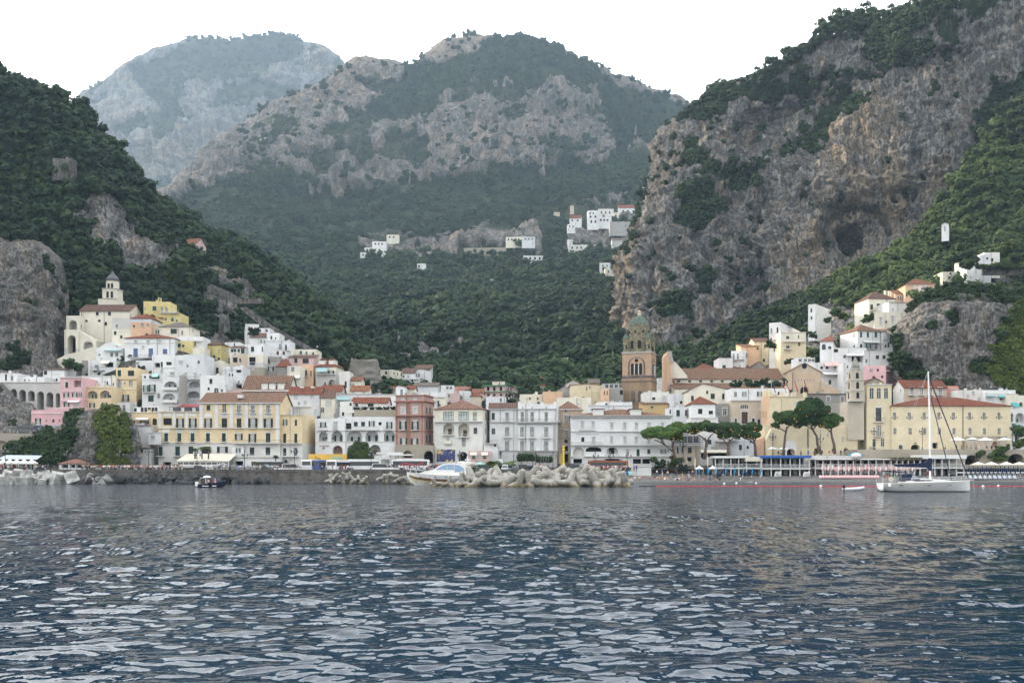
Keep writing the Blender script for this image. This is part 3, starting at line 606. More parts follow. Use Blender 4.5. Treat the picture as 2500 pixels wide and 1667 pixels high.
class Bld:
 def __init__(s,name,label,Y,x0,x1,yt,yb,rot=0,D=9,x2=None,xl=None,col='white',roof=None,cat=None,split=(),side=None,base=None):
  s.name,s.label,s.cat=name,label,cat or name.replace('_',' ').split()[-1]
  r=R(rot);s.r=r;s.d=Vector((math.cos(r),math.sin(r)));s.n=Vector((-math.sin(r),math.cos(r)))
  s.o=Vector((xat(px(x0),Y),Y));k=(px(x1)-1250)/F
  s.w=(k*s.o.y-s.o.x)/(s.d.x-k*s.d.y)
  base=base if base is not None else(7.0 if Y>283 else 2.5);s.zb=zat(py(yb),Y)-base;s.zt=zat(py(yt),Y)-s.zb;s.col,s.roof,s.split,s.side=col,roof,split,side
  e=s.o+s.d*s.w
  if x2 is not None:
   k=(px(x2)-1250)/F;D=(k*e.y-e.x)/(s.n.x-k*s.n.y)
  if xl is not None:
   k=(px(xl)-1250)/F;D=(k*s.o.y-s.o.x)/(s.n.x-k*s.n.y)
  s.D=min(max(D,1.2),40);D=s.D
  s.root=empty(name,(s.o.x,s.o.y,s.zb),r);s.parts=[]
  s.F={'F':Face(s,s.o,s.d,lambda t,z,q:(t,q,z),0),'R':Face(s,e,s.n,lambda t,z,q:(s.w-q,t,z),R(90)),'L':Face(s,s.o+s.n*D,-s.n,lambda t,z,q:(q,D-t,z),R(-90))}
  s.F['F'].wid=s.w;s.F['R'].wid=s.F['L'].wid=D
 def loc(s,f,t,z,q=0):return Vector(f.tf(t,z,q))
 def win(s,kind,y0,y1,xs,w,shut='green',frame='w',f='F',sur=False):
  fc=s.F[f]
  for x in(xs if isinstance(xs,(list,tuple))else[xs]):
   t0,t1=fc.t(x-w/2),fc.t(x+w/2);c=(t0+t1)/2;z1,z0=fc.z(y0,c),fc.z(y1,c)
   ww,hh=t1-t0,z1-z0
   if kind in 'so' and shut is None:shut='green'
   k2='d' if kind=='d' else kind
   me,sh=window_mesh('g' if kind=='a' else k2,ww,hh,shut,frame)
   ww=max(.3,round(ww*5)/5);hh=max(.3,round(hh*5)/5)
   c=min(max(c,ww/2+.05),fc.wid-ww/2-.05)
   arch=kind=='a'
   fc.holes.append((c-ww/2,c+ww/2,z0,z0+hh,.2,arch,None))
   o=obj('window',me,s.root,s.loc(fc,c,z0),(0,0,fc.rz))
   if sh:
    for q in sh:obj('shutter',q,o)
   if sur:
    b=MB();a=.16;b.box(-ww/2-a,-.05,0,-ww/2,0,hh+a,M_TRIM);b.box(ww/2,-.05,0,ww/2+a,0,hh+a,M_TRIM);b.box(-ww/2-a-.1,-.12,hh+a,ww/2+a+.1,0,hh+a+.16,M_TRIM);b.box(-ww/2,-.05,hh,ww/2,0,hh+a,M_TRIM)
    b.build('surround',o)
  return s
 def loggia(s,x0,x1,y0,y1,depth=1.6,back=None,arch=True,f='F',inner=None):
  "open recess, arched or square, with its own back wall"
  fc=s.F[f];t0,t1=fc.t(x0),fc.t(x1);c=(t0+t1)/2;z1,z0=fc.z(y0,c),fc.z(y1,c)
  t0,t1=max(t0,.08),min(t1,fc.wid-.08)
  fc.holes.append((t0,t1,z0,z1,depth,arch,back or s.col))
  if inner:
   me,sh=window_mesh(inner[0],(t1-t0)*inner[1],(z1-z0)*inner[2],inner[3]if len(inner)>3 else 'green','w')
   o=obj('window',me,s.root,s.loc(fc,c,z0+.02,depth-.26),(0,0,fc.rz))
   if sh:
    for q in sh:obj('shutter',q,o)
  return s
 def bal(s,x0,x1,y,h,f='F',depth=.9,solid=False,mat=None):
  fc=s.F[f];t0,t1=fc.t(x0),fc.t(x1);z=fc.z(y,(t0+t1)/2);hh=max(.7,fc.z(y-h,(t0+t1)/2)-z);w=t1-t0
  b=MB();b.box(-w/2,-depth,-.16,w/2,.0,0,M_TRIM)
  o=b.build('balcony',s.root,s.loc(fc,(t0+t1)/2,z),(0,0,fc.rz))
  b=MB();m=mat or M_IRON
  if solid:b.box(-w/2,-depth,.002,w/2,-depth+.12,hh,mat or wallmat(s.col));b.box(-w/2,-depth+.12,.002,-w/2+.1,0,hh,mat or wallmat(s.col));b.box(w/2-.1,-depth+.12,.002,w/2,0,hh,mat or wallmat(s.col))
  else:
   for zz in(.06,hh):b.box(-w/2,-depth+.02,zz-.025,w/2,-depth+.06,zz+.025,m)
   for sx in(-1,1):b.box(sx*w/2-.02,-depth+.06,hh-.025,sx*w/2+.02,0,hh+.025,m)
   n=max(3,int(w/.3))
   for k in range(n+1):x=-w/2+.03+(w-.06)*k/n;b.box(x-.013,-depth+.027,.085,x+.013,-depth+.053,hh-.025,m)
  b.build('railing',o);return s
 def awn(s,x0,x1,y0,y1,col,depth=1.4,f='F'):
  fc=s.F[f];t0,t1=fc.t(x0),fc.t(x1);z1,z0=fc.z(y0,t0),fc.z(y1,t0);w=t1-t0;m=CANV[col]
  b=MB();n=8
  b.add([(-w/2,-.02,z1),(w/2,-.02,z1),(w/2,-depth,z0+.2),(-w/2,-depth,z0+.2),(-w/2,-.02,z1-.05),(w/2,-.02,z1-.05),(w/2,-depth,z0+.15),(-w/2,-depth,z0+.15)],[(0,3,2,1),(4,5,6,7),(0,4,7,3),(1,2,6,5),(2,3,7,6),(0,1,5,4)],m)
  b.box(-w/2,-depth-.03,z0-.05,w/2,-depth,z0+.19,m)
  b.build('awning',s.root,s.loc(fc,(t0+t1)/2,0),(0,0,fc.rz));return s
 def trim(s,y,hpx=4,proud=.18,mat=None,f='F',name='cornice'):
  fc=s.F[f];z=fc.z(y,fc.wid/2);h=hpx/FR[2]*s.o.y/F;w=fc.wid
  b=MB();b.box(-w/2-proud*.6,-proud,-h/2,w/2+proud*.6,-.002,h/2,mat or M_TRIM)
  b.build(name,s.root,s.loc(fc,w/2,z),(0,0,fc.rz));return s
 def pil(s,xs,w,y0,y1,mat=None,f='F',proud=.12):
  fc=s.F[f]
  for x in xs:
   t0,t1=fc.t(x-w/2),fc.t(x+w/2);z1,z0=fc.z(y0,t0),fc.z(y1,t0);c=(t0+t1)/2
   MB().box(-(t1-t0)/2,-proud,z0,(t1-t0)/2,-.002,z1,mat or M_TRIM).build('pilaster',s.root,s.loc(fc,c,0),(0,0,fc.rz))
  return s
 def chim(s,x,yt,w=8,dep=.5):
  fc=s.F['F'];t0,t1=fc.t(x-w/2),fc.t(x+w/2);z=fc.z(yt,t0);y=s.D*dep
  b=MB();b.box(t0,y-.4,min(s.zt-.8,z-1),t1,y+.4,z,wallmat(s.col));b.box(t0-.08,y-.48,z,t1+.08,y+.48,z+.12,M_TRIM)
  b.build('chimney',s.root);return s
 def dish(s,x,y,rpx=5):
  fc=s.F['F'];t=fc.t(x);z=fc.z(y,t);r=rpx/FR[2]*s.o.y/F;b=MB();q=s.D*.3
  b.tube([(t,q,s.zt-.7),(t,q,z)],.04,M_IRON,5)
  V=[(t,q-.05,z)];n=12
  for k in range(n):a=6.283*k/n;V.append((t+r*math.cos(a),q-.3-.1*math.sin(a),z+r*math.sin(a)))
  b.add(V,[(0,1+k,1+(k+1)%n)for k in range(n)],M_FR);b.build('satellite_dish',s.root);return s
 def oculus(s,x,y,rpx,f='F'):
  fc=s.F[f];t=fc.t(x);z=fc.z(y,t);r=rpx/FR[2]*s.o.y/F;n=16;b=MB()
  V=[(0,-.01,0)]+[(r*math.cos(6.283*k/n),-.012,r*math.sin(6.283*k/n))for k in range(n)];b.add(V,[(0,1+k,1+(k+1)%n)for k in range(n)],M_DK)
  V=[]
  for rr,yy in((r,-.012),(r*1.25,-.05),(r*1.25,.0)):
   V+=[(rr*math.cos(6.283*k/n),yy,rr*math.sin(6.283*k/n))for k in range(n)]
  b.add(V,[(j*n+k,j*n+(k+1)%n,(j+1)*n+(k+1)%n,(j+1)*n+k)for j in(0,1)for k in range(n)],M_TRIMG)
  b.build('round_window',s.root,s.loc(fc,t,z),(0,0,fc.rz));return s
 def text(s,txt,x0,x1,y0,y1,mat,f='F',italic=0):
  fc=s.F[f];t0,t1=fc.t(x0),fc.t(x1);z1,z0=fc.z(y0,t0),fc.z(y1,t0)
  cu=bpy.data.curves.new('lettering','FONT');cu.body=txt;cu.size=1;cu.extrude=.02;cu.shear=italic
  o=bpy.data.objects.new('lettering',cu);COL.objects.link(o);bpy.context.view_layer.update()
  dx,dy=o.dimensions.x,o.dimensions.y
  me=bpy.data.meshes.new_from_object(o.evaluated_get(bpy.context.evaluated_depsgraph_get()));bpy.data.objects.remove(o)
  me.materials.clear();me.materials.append(mat)
  me.transform(Matrix.Diagonal(((t1-t0)/dx,(z1-z0)/dy,1,1)));me.transform(Matrix.Rotation(R(90),4,'X'))
  obj('lettering',me,s.root,s.loc(fc,t0,z0,-.03),(0,0,fc.rz));return s
 def face_mesh(s,b,key):
  f=s.F[key];w,zt=f.wid,s.zt;m0=wallmat(s.col if key=='F' or not s.side else s.side)
  sp=[(f.z(y,0),wallmat(c))for y,c in s.split]
  H_=[h for h in f.holes if h[1]-h[0]>.1 and h[3]<=zt-.05 and h[2]>.02]
  xs=sorted({0.0,w,*[h[0]for h in H_],*[h[1]for h in H_]});zs=sorted({0.0,zt,*[h[2]for h in H_],*[h[3]for h in H_],*[z for z,_ in sp if 0<z<zt]})
  P=lambda t,z,q=0:f.tf(t,z,q)
  for i in range(len(xs)-1):
   for j in range(len(zs)-1):
    cx,cz=(xs[i]+xs[i+1])/2,(zs[j]+zs[j+1])/2
    if any(h[0]<cx<h[1]and h[2]<cz<h[3]for h in H_):continue
    m=m0
    for z,mm in sp:
     if cz<z:m=mm
    b.quad(P(xs[i],zs[j]),P(xs[i+1],zs[j]),P(xs[i+1],zs[j+1]),P(xs[i],zs[j+1]),m)
  for x0,x1,z0,z1,dep,arch,back in H_:
   m=m0
   for z,mm in sp:
    if(z0+z1)/2<z:m=mm
   out=[(x0,z0),(x1,z0)]
   if arch:
    r=(x1-x0)/2;rz=min(r,(z1-z0)*.6);n=10
    arc=[((x0+x1)/2+r*math.cos(math.pi*k/n),z1-rz+rz*math.sin(math.pi*k/n))for k in range(n+1)]
    out+=arc
    for k in range(n):
     cn=(x1,z1)if k<n/2 else(x0,z1)
     b.add([P(*arc[k]),P(*arc[k+1]),P(*cn)],[(0,1,2)],m)
    b.add([P(*arc[n//2]),P(x1,z1),P(x0,z1)],[(0,1,2)],m)if n%2 else None
   else:out+=[(x1,z1),(x0,z1)]
   n=len(out)
   for k in range(n):
    a,c=out[k],out[(k+1)%n]
    b.quad(P(*a),P(*c),P(*c,dep),P(*a,dep),m)
   if back:
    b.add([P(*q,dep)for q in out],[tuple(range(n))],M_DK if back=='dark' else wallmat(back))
 def clutter(s):
  rr=random.Random(int(s.o.x*31+s.zt*17));w,D,zt=s.w,s.D,s.zt;fc=s.F['F']
  if w>4 and zt>4:
   for k in range(1 if w<9 else 2):
    x=rr.uniform(.3,w-.3)
    if all(not(h[0]-.25<x<h[1]+.25)for h in fc.holes):MB().tube([(x,-.09,max(0,zt-14)),(x,-.09,zt-.1)],.055,M_TRIMG if rr.random()<.6 else M_FD,5).build('drainpipe',s.root)
  if s.o.y>268 and w>4:
   for key in 'FFFRL':
    f=s.F[key]
    if f.wid<4 or key in 'RL' and f.holes:continue
    x,z=rr.uniform(.8,f.wid-.8),zt-rr.uniform(1.6,min(zt-1,7.5));ww,hh=rr.choice(((.6,.8),(.8,1.4),(.4,.4),(.8,1.2)))
    if any(h[0]-ww-.3<x<h[1]+ww+.3 and h[2]-hh-.4<z<h[3]+.4 for h in f.holes):continue
    me,sh=window_mesh(rr.choice('gsdc'),ww,hh,rr.choice(('green','brown','black','grey')),'w');f.holes.append((x-ww/2,x+ww/2,z,z+hh,.2,False,None));o=obj('window',me,s.root,s.loc(f,x,z),(0,0,f.rz))
    if sh:
     for q in sh:obj('shutter',q,o)
  if(not s.roof)and w>5 and D>5:
   for k in range(rr.randint(1,3)):
    x,y=rr.uniform(.8,w-1.4),rr.uniform(.8,D-1.5);h=rr.uniform(.7,1.5);b=MB();b.box(x,y,zt-.54,x+rr.uniform(.5,1.1),y+.6,zt-.54+h,wallmat(s.col));b.box(x-.06,y-.06,zt-.54+h,x+1.1,y+.66,zt-.46+h,M_TRIMG);b.build('chimney',s.root)
   if rr.random()<.6:
    x,y=rr.uniform(.8,w-.8),rr.uniform(.8,D-1);h=rr.uniform(1.8,3.2);b=MB();b.tube([(x,y,zt-.6),(x,y,zt-.6+h)],.035,M_IRON,4)
    for q in range(3):b.tube([(x-.5+.1*q,y,zt-.7+h-.22*q),(x+.5-.1*q,y,zt-.7+h-.22*q)],.022,M_IRON,4)
    b.build('aerial',s.root)
 def done(s):
  s.clutter();w,D,zt=s.w,s.D,s.zt;b=MB();m=wallmat(s.col);ms=wallmat(s.side or s.col)
  for k in 'FRL':s.face_mesh(b,k)
  b.quad((w,D,0),(0,D,0),(0,D,zt),(w,D,zt),ms)
  kind=s.roof[0]if s.roof else 'flat';Yc=s.o.y
  fz=lambda y,q:zat(py(y),Yc+q)-s.zb
  ro=MB();ov=.35
  if kind=='flat':
   p=.28;h=.55
   b.quad((p,p,zt-h),(w-p,p,zt-h),(w-p,D-p,zt-h),(p,D-p,zt-h),M_FLAT)
   for a,c,e,g in(((0,0),(w,0),(w-p,p),(p,p)),((w,0),(w,D),(w-p,D-p),(w-p,p)),((w,D),(0,D),(p,D-p),(w-p,D-p)),((0,D),(0,0),(p,p),(p,D-p))):
    b.quad((*a,zt),(*c,zt),(*e,zt),(*g,zt),M_TRIM if s.col in('white','offw','cool')else m);b.quad((*g,zt),(*e,zt),(*e,zt-h),(*g,zt-h),m)
  elif kind=='gable':
   rm=roofmat(s.roof[2]);zr=max(fz(s.roof[1],D/2),zt+.6);t=.14
   prof=[(-ov,zt-ov*(zr-zt)/(D/2)),(D/2,zr),(D+ov,zt-ov*(zr-zt)/(D/2))]
   V=[]
   for x in(-ov,w+ov):
    V+=[(x,q,z)for q,z in prof]+[(x,q,z-t)for q,z in prof]
   ro.add(V,[(0,6,7,1),(1,7,8,2),(3,4,10,9),(4,5,11,10),(0,1,4,3),(1,2,5,4),(6,9,10,7),(7,10,11,8),(0,3,9,6),(2,8,11,5)],rm)
   b.add([(0,0,zt),(0,D/2,zr-t),(0,D,zt)],[(0,1,2)],ms);b.add([(w,0,zt),(w,D/2,zr-t),(w,D,zt)],[(0,1,2)],ms)
  elif kind=='hip':
   rm=roofmat(s.roof[2]);zr=max(fz(s.roof[1],D/2),zt+.5);i=min(w/2*.98,(s.roof[3]if len(s.roof)>3 else .5)*D);e=zt-ov*.3
   V=[(-ov,-ov,e),(w+ov,-ov,e),(w+ov,D+ov,e),(-ov,D+ov,e),(i,D/2,zr),(w-i,D/2,zr),(-ov,-ov,e-.12),(w+ov,-ov,e-.12),(w+ov,D+ov,e-.12),(-ov,D+ov,e-.12)]
   ro.add(V,[(0,1,5,4),(1,2,5),(2,3,4,5),(3,0,4),(0,6,7,1),(1,7,8,2),(2,8,9,3),(3,9,6,0),(6,9,8,7)],rm)
  elif kind=='shed':
   rm=roofmat(s.roof[2])if s.roof[2]in TRGB else wallmat(s.roof[2]);zr=max(fz(s.roof[1],D),zt+.3);t=.14
   V=[(-ov,-ov,zt-.05),(w+ov,-ov,zt-.05),(w+ov,D,zr),(-ov,D,zr)];V+=[(x,y,z-t)for x,y,z in V]
   ro.add(V,[(0,1,2,3),(4,7,6,5),(0,4,5,1),(1,5,6,2),(2,6,7,3),(3,7,4,0)],rm)
   b.add([(0,0,zt),(0,D,zr-t),(0,D,zt)],[(0,1,2)],ms);b.add([(w,0,zt),(w,D,zr-t),(w,D,zt)],[(0,1,2)],ms);b.quad((0,D,zt),(w,D,zt),(w,D,zr-t),(0,D,zr-t),ms)
  elif kind=='gfront':
   rm=roofmat(s.roof[3]);f=s.F['F'];ta=min(max(f.t(s.roof[1]),.3),w-.3);za=max(f.z(s.roof[2],ta),zt+.4);t=.14
   b.add([(0,0,zt),(w,0,zt),(ta,0,za-t)],[(0,1,2)],m);b.add([(0,D,zt),(w,D,zt),(ta,D,za-t)],[(0,1,2)],ms)
   sl,sr=(za-zt)/ta,(za-zt)/(w-ta);prof=[(-ov,zt-ov*sl),(ta,za),(w+ov,zt-ov*sr)];V=[]
   for q in(-.25,D+.2):
    V+=[(x,q,z)for x,z in prof]+[(x,q,z-t)for x,z in prof]
   ro.add(V,[(0,1,7,6),(1,2,8,7),(3,9,10,4),(4,10,11,5),(0,3,4,1),(1,4,5,2),(6,7,10,9),(7,8,11,10),(0,6,9,3),(2,5,11,8)],rm)
  b.build('wall',s.root)
  if ro.v:ro.build('roof',s.root)
  tag(s.root,s.label,s.cat);return s
# ------------------------------------------------------------------ left part of the town (crop A)
fr('A')
B=Bld('convent','tall cream convent with a long tiled roof above the stepped houses',328,915,1490,555,930,D=11,col='ivory',roof=('gable',488,'brown'));B.win('d',568,612,[1117,1257],36,sur=True).oculus(993,676,13).oculus(1140,673,14)
MB().tube([(B.F['F'].t(1197),-.1,0),(B.F['F'].t(1197),-.1,B.zt)],.1,M_TRIMG,6).build('drainpipe',B.root);B.done()
Bld('loggia_block','crenellated cream loggia with one tall arch beside the convent',324,760,915,615,790,D=6,col='ivory').loggia(792,883,668,782,3,'pale').done()
Bld('buttress_house','weathered cream buttress with a very tall dark arch at the foot of the rock',320,738,900,775,1095,D=7,col='ivory',split=((990,'pale'),)).loggia(775,870,838,1050,4,'stone').done()
B=Bld('buttress_wall','sloping cream buttress wall with a low blind arch below the convent',320.5,890,1105,900,1010,D=6,col='ivory').loggia(958,1068,905,1004,2,'pale')
f=B.F['F'];MB().prism([(0,B.zt),(f.wid,B.zt),(f.wid,B.zt+.1),(.05,f.z(785,0))],.3,4.5,wallmat('ivory')).build('parapet',B.root);B.done()
q=[at(px(x),py(y),316)for x,y in((320,1310),(530,1180),(730,1075),(1105,962),(1105,1140),(940,1140),(940,1330),(320,1330))]
o=q[0];w_=MB().prism([(p.x-o.x,p.z-o.z)for p in q],0,2.2,wallmat('ivory')).build('ramp_wall',None,(o.x,316,o.z));tag(w_,'long sloping cream stair wall climbing towards the convent','ramp wall')
t=empty('bell_tower',(xat(px(1294),337),337,zat(py(490),337)-3));tag(t,'slim cream bell tower with a dark pointed onion roof above the convent','tower')
sc_=337/F/4.704;h_=lambda y:zat(py(y),337)-t.location.z
iv=wallmat('ivory');b=MB()
r1,r2=84*sc_,67*sc_
b.box(-r1*1.62,-r1*.9,0,r1*1.05,r1*1.4,h_(432),iv);b.box(-r1,-r1,h_(432),r1,r1,h_(322),iv);b.box(-r1-.25,-r1-.25,h_(322),r1+.25,r1+.25,h_(314),M_TRIMG)
b.lathe([(r2*1.06,h_(314)),(r2*1.06,h_(230))],iv,8,a0=R(22.5));b.lathe([(r2*1.12,h_(230)),(r2*1.12,h_(224))],M_TRIMG,8,a0=R(22.5));b.build('wall',t)
MB().lathe([(r2*1.05,h_(224)),(r2*1.1,h_(205)),(r2*.98,h_(186)),(r2*.62,h_(160)),(r2*.3,h_(132)),(.03,h_(98))],M_SLATE,12).build('roof',t,smooth=False)
for yy,hw,rr in((350,430,r1),(258,315,r2)):
 for sx in(-.28,.28):
  hh=h_(yy)-h_(hw-4);o=obj('window',window_mesh('d',.8,hh,None,'w')[0],t,(sx*rr*1.05,-rr-.22,h_(hw-4)))
B=Bld('house','grey patched annex with small windows joined to the convent',319,1288,1508,640,905,D=8,col='pale',split=((770,'ivory'),));B.win('g',712,755,1340,28,sur=True).win('s',838,876,1393,28).done()
B=Bld('house','peach and white patched house under a low red hipped roof beside the convent',317,1505,1735,640,798,D=10,col='cool',split=((690,'peach'),),roof=('hip',590,'red'));B.win('c',702,745,1637,32,frame='grey').done()
B=Bld('villa','bright yellow villa with roof terrace and twin chimneys under the cliff',334,1648,1838,447,720,rot=14,D=10,col='lemon');B.win('s',502,560,1773,42,'teal').win('g',515,552,1667,14).loggia(1712,1788,600,712,2,inner=('g',.6,.5)).chim(1815,402,14,.2).chim(1842,406,14,.2).done()
B=Bld('villa','lower yellow villa wing with a balustraded terrace and arched window',331,1838,2066,582,722,D=9,col='lemon');B.win('a',632,676,1902,30).win('s',640,682,1980,30,'teal').win('s',655,686,2030,20,'teal').awn(1820,1880,634,646,'red',.7).bal(1845,2062,582,22,mat=M_TRIM).done()
Bld('villa','yellow upper villa block with two tall windows over the terrace',333,1838,1950,455,585,D=7,col='lemon').win('c',515,576,1860,26,frame='teal').win('c',530,576,1917,26,frame='teal').done()
B=Bld('house','rounded cream house with one broad dark green window under the yellow villa',318,1838,2195,735,878,D=9,col='ivory',roof=('hip',690,'grey'));B.win('s',766,822,1995,70).win('s',785,835,2093,22,'grey').trim(740,10).done()
Bld('house','low cream house with a vaulted end beneath the yellow villa',319,1738,1840,742,870,D=7,col='ivory').win('s',780,822,[1793,1820],16).done()
Bld('terrace_house','white terrace house with balustrade hugging the green slope',314,2020,2332,855,965,D=8,col='white').bal(2025,2330,905,30,mat=M_TRIM).win('d',925,962,[2120,2230],40).done()
B=Bld('house','pale yellow house with two dark green windows above the big white house',312,2008,2212,908,1062,D=7,col='lemon',split=((1040,'straw'),));B.win('s',936,978,2057,40).win('s',946,976,2104,28).done()
Bld('terrace_house','cream walled roof terrace with a glazed porch on the slope',311,2212,2345,985,1065,D=6,col='ivory').done()
B=Bld('house','broad white house under a red hipped roof with tall blue shutters',309,1432,2004,868,1110,D=10,col='white',split=(),roof=('hip',824,'red',.9))
B.win('c',896,940,[1558,1703,1840],38,sur=True).win('s',990,1092,[1557,1732],52,'blue').win('s',995,1055,1895,52,'blue').bal(1495,1745,1096,30).trim(926,5).done()
B=Bld('house','white domed house with twin arched windows and blue awning',311,1105,1405,985,1118,D=9,col='white');f=B.F['F']
B.win('a',1036,1086,[1283,1340],40).win('a',1044,1076,1141,22).awn(1205,1400,1004,1022,'pale',.9)
b=MB();tt=[f.t(1112),f.t(1270),f.t(1400)];top=f.z(896,5)
b.prism([(tt[0],B.zt-.6)]+[(tt[0]+(tt[2]-tt[0])*k/10,B.zt-.5+(top-B.zt)*math.sin(math.pi*(k+1)/11)**.7)for k in range(11)]+[(tt[2],B.zt-.6)],2,8.5,wallmat('white'));b.build('roof',B.root);B.done()
B=Bld('terrace_house','white terrace house with a striped awning over its balcony',306,1012,1335,1125,1315,D=9,col='white');B.win('s',1178,1216,1110,46,'grey').loggia(1205,1300,1150,1205,1.6,'dark',False).awn(1170,1268,1130,1170,'cream',1.5).bal(1060,1206,1240,32).trim(1300,5).done()
Bld('stone_house','narrow bare stone wall house below the sloping stair wall',308,940,1014,1128,1310,D=7,col='greystone').done()
B=Bld('house','tall plain white house with a purple cloth on its loggia',301,1745,2010,1066,1340,D=10,col='white');B.win('s',1146,1206,1858,26).loggia(1775,1838,1155,1206,1.5,'dark',False).win('s',1145,1182,1940,62,'black').win('c',1265,1325,2012,50,sur=True).dish(1985,1095,11).trim(1210,6).done()
B=Bld('house','plain white slab house with a blank gable wall and two small windows',300,2012,2345,1068,1330,D=10,col='cool');B.win('c',1132,1180,2078,46,sur=True).win('c',1276,1342,[2137,2243],28).bal(2115,2290,1345,26).done()
Bld('house','bluish white recessed house between the orange house and the tall white house',303,1560,1748,1128,1300,D=8,col='cool').win('d',1186,1216,1650,32).win('a',1146,1176,1545,26).done()
fr('B')
B=Bld('house','ochre house with dark shutters and a terracotta string course',290,1480,1742,-14,430,D=10,col='yellow',split=((138,'yellow'),(432,'white')));B.win('s',20,96,1523,42).win('s',20,93,1672,80,'black').win('c',152,255,1527,40,frame='blue').win('c',150,222,1670,42,frame='blue').win('o',330,420,1605,42).trim(138,7,.15,plain('terracotta_band',(.36,.16,.1),.8)).trim(262,7).bal(1560,1660,422,32).done()
Bld('house','white arched ground storey with a green door under the ochre house',286,1420,1655,432,575,D=9,col='white').win('a',460,548,1580,40).bal(1462,1650,550,34).done()
Bld('house','narrow cream stair house beside the ochre house',289,1418,1482,100,440,D=8,col='ivory').win('d',178,215,1445,14).win('s',342,372,1440,26).done()
fr('C')
B=Bld('house','white house with bright green shutters and a pale green awning',288,240,492,-38,445,D=10,col='white');B.win('o',106,192,285,34,'emerald').win('o',98,190,366,42).win('s',232,308,350,70).loggia(325,455,-22,22,1.6,'dark',False).win('d',-10,14,275,22).awn(375,455,-38,8,'green',1.3).bal(248,410,192,40,mat=SH['green']).trim(30,5).done()
B=Bld('house','white house with two stacked arched loggias beside a ruined stone column',287,492,705,5,345,D=10,col='white');B.loggia(515,676,55,157,1.8,inner=('o',.28,.6,'green')).loggia(496,656,208,306,1.8,inner=('g',.2,.55)).bal(500,690,160,8,solid=True).bal(495,690,318,12,solid=True).done()
fr('D')
B=Bld('house','white house with large arched terraces stacked one over another',291,40,300,640,1230,D=10,col='cool');B.win('c',870,946,72,30,sur=True).win('c',873,950,190,32,sur=True).loggia(108,250,975,1056,1.8,inner=('c',.28,.62)).loggia(88,240,1098,1182,2,'pale').bal(60,255,950,26).done()
B=Bld('house','white house with a tall arched lattice window above the tiled palazzo roof',285,250,556,898,1190,D=9,col='white');B.win('d',946,1006,383,38,sur=True).win('a',1060,1162,450,60).win('a',1068,1112,520,34).win('d',1120,1158,380,30).done()
B=Bld('house','cream house with a planted roof terrace above white houses',302,306,525,722,900,D=8,col='ivory');B.win('s',796,886,372,30,'black').win('s',804,886,462,30,'black').bal(350,490,888,22).done()
B=Bld('house','pale yellow house with a brown hipped roof among the upper houses',319,325,505,518,765,rot=-14,x2=602,col='lemon',roof=('hip',478,'brown'));B.win('g',566,632,512-30,15).win('d',680,718,480,26).win('g',576,616,560,14,f='R').win('g',690,746,578,14,f='R').done()
Bld('house','small white house tucked behind the yellow hipped roof',327,556,745,488,570,D=7,col='white').win('s',500,536,677,18).done()
B=Bld('house','low house with a row of dark green windows under a brown tiled eave',313,620,810,552,650,D=6,col='offw',roof=('shed',535,'brown'));B.win('s',570,612,[648,684,730],30).win('s',562,628,780,46).done()
B=Bld('house','plain white cube house with one dark shuttered window on the upper slope',314,808,1040,515,660,D=8,col='white');B.win('s',546,606,902,36,'black').win('s',548,608,1025,12,'black').done()
Bld('house','beige house with a wide dark opening on the upper slope',310,640,862,638,810,D=8,col='beige').win('d',676,740,686,60).win('d',692,730,748,26).done()
B=Bld('house','flaking cream stone house with laundry below a broad dark window',309,840,1036,648,930,D=8,col='ivory',split=((740,'pale'),(800,'stone')));B.win('d',672,737,900,78).win('c',790,832,905,28).awn(870,935,738,768,'navy',.25).done()
B=Bld('house','topmost white cube house with two dark windows under the castle wall',352,815,985,258,395,rot=16,xl=672,col='white');B.win('s',296,346,862,28,'black').win('s',303,353,940,28,'black').trim(272,4).done()
Bld('house','small white house with an open porch joined to the topmost white house',350,985,1115,312,395,D=7,col='white').win('s',328,362,997,18,'black').loggia(1060,1092,322,358,1.4,'dark',False).done()
B=Bld('house','white house with a sloping brown roof edge below the topmost house',343,868,1080,425,530,D=8,col='white',roof=('shed',365,'brown'));B.win('g',465,506,[1010,1050],20).done()
Bld('house','long flat white house stepping down the dark wooded slope',341,1080,1236,372,470,D=8,col='white').win('s',408,452,1137,20,'black').win('d',424,448,1191,18).done()
B=Bld('house','grey white house with a balcony door pair below the stepped white houses',333,1076,1370,466,610,D=8,col='cool');B.win('s',510,576,1245,26,'grey').win('s',520,592,1320,26,'black').bal(1215,1365,592,34).trim(470,6).done()
Bld('house','low white flat house with two brown doors on the slope',323,1050,1312,596,665,D=7,col='white').win('s',600,646,[1217,1292],30,'brown').done()
B=Bld('house','cream house with teal shutters, roof terrace and white satellite dish',331,1378,1700,576,705,D=9,col='ivory');B.win('s',596,640,1505,32,'teal').win('s',606,642,1576,20,'teal').win('s',616,658,1660,20).bal(1480,1690,655,28).dish(1692,530,11).done()
B=Bld('house','pink house with a broad dark window above a tiled ledge',322,1360,1665,672,790,D=8,col='rose',roof=('shed',645,'brown'));B.win('s',688,746,1442,38,'black').win('s',692,752,1565,74,'black').done()
Bld('house','peach house with tall dark door windows below the pink house',319,1490,1662,772,925,D=8,col='peach').win('s',838,914,1563,38,'black').win('s',840,914,1632,18,'green').bal(1530,1600,914,26).done()
B=Bld('house','unpainted grey rendered house with one shuttered window',315,1036,1240,668,970,D=9,col='greystone',split=((740,'grey'),));B.win('o',788,846,1130,40,'green',sur=True).done()
Bld('house','bare grey house under a patched red tiled roof',313,1205,1345,785,975,D=9,col='greystone',roof=('hip',690,'red')).done()
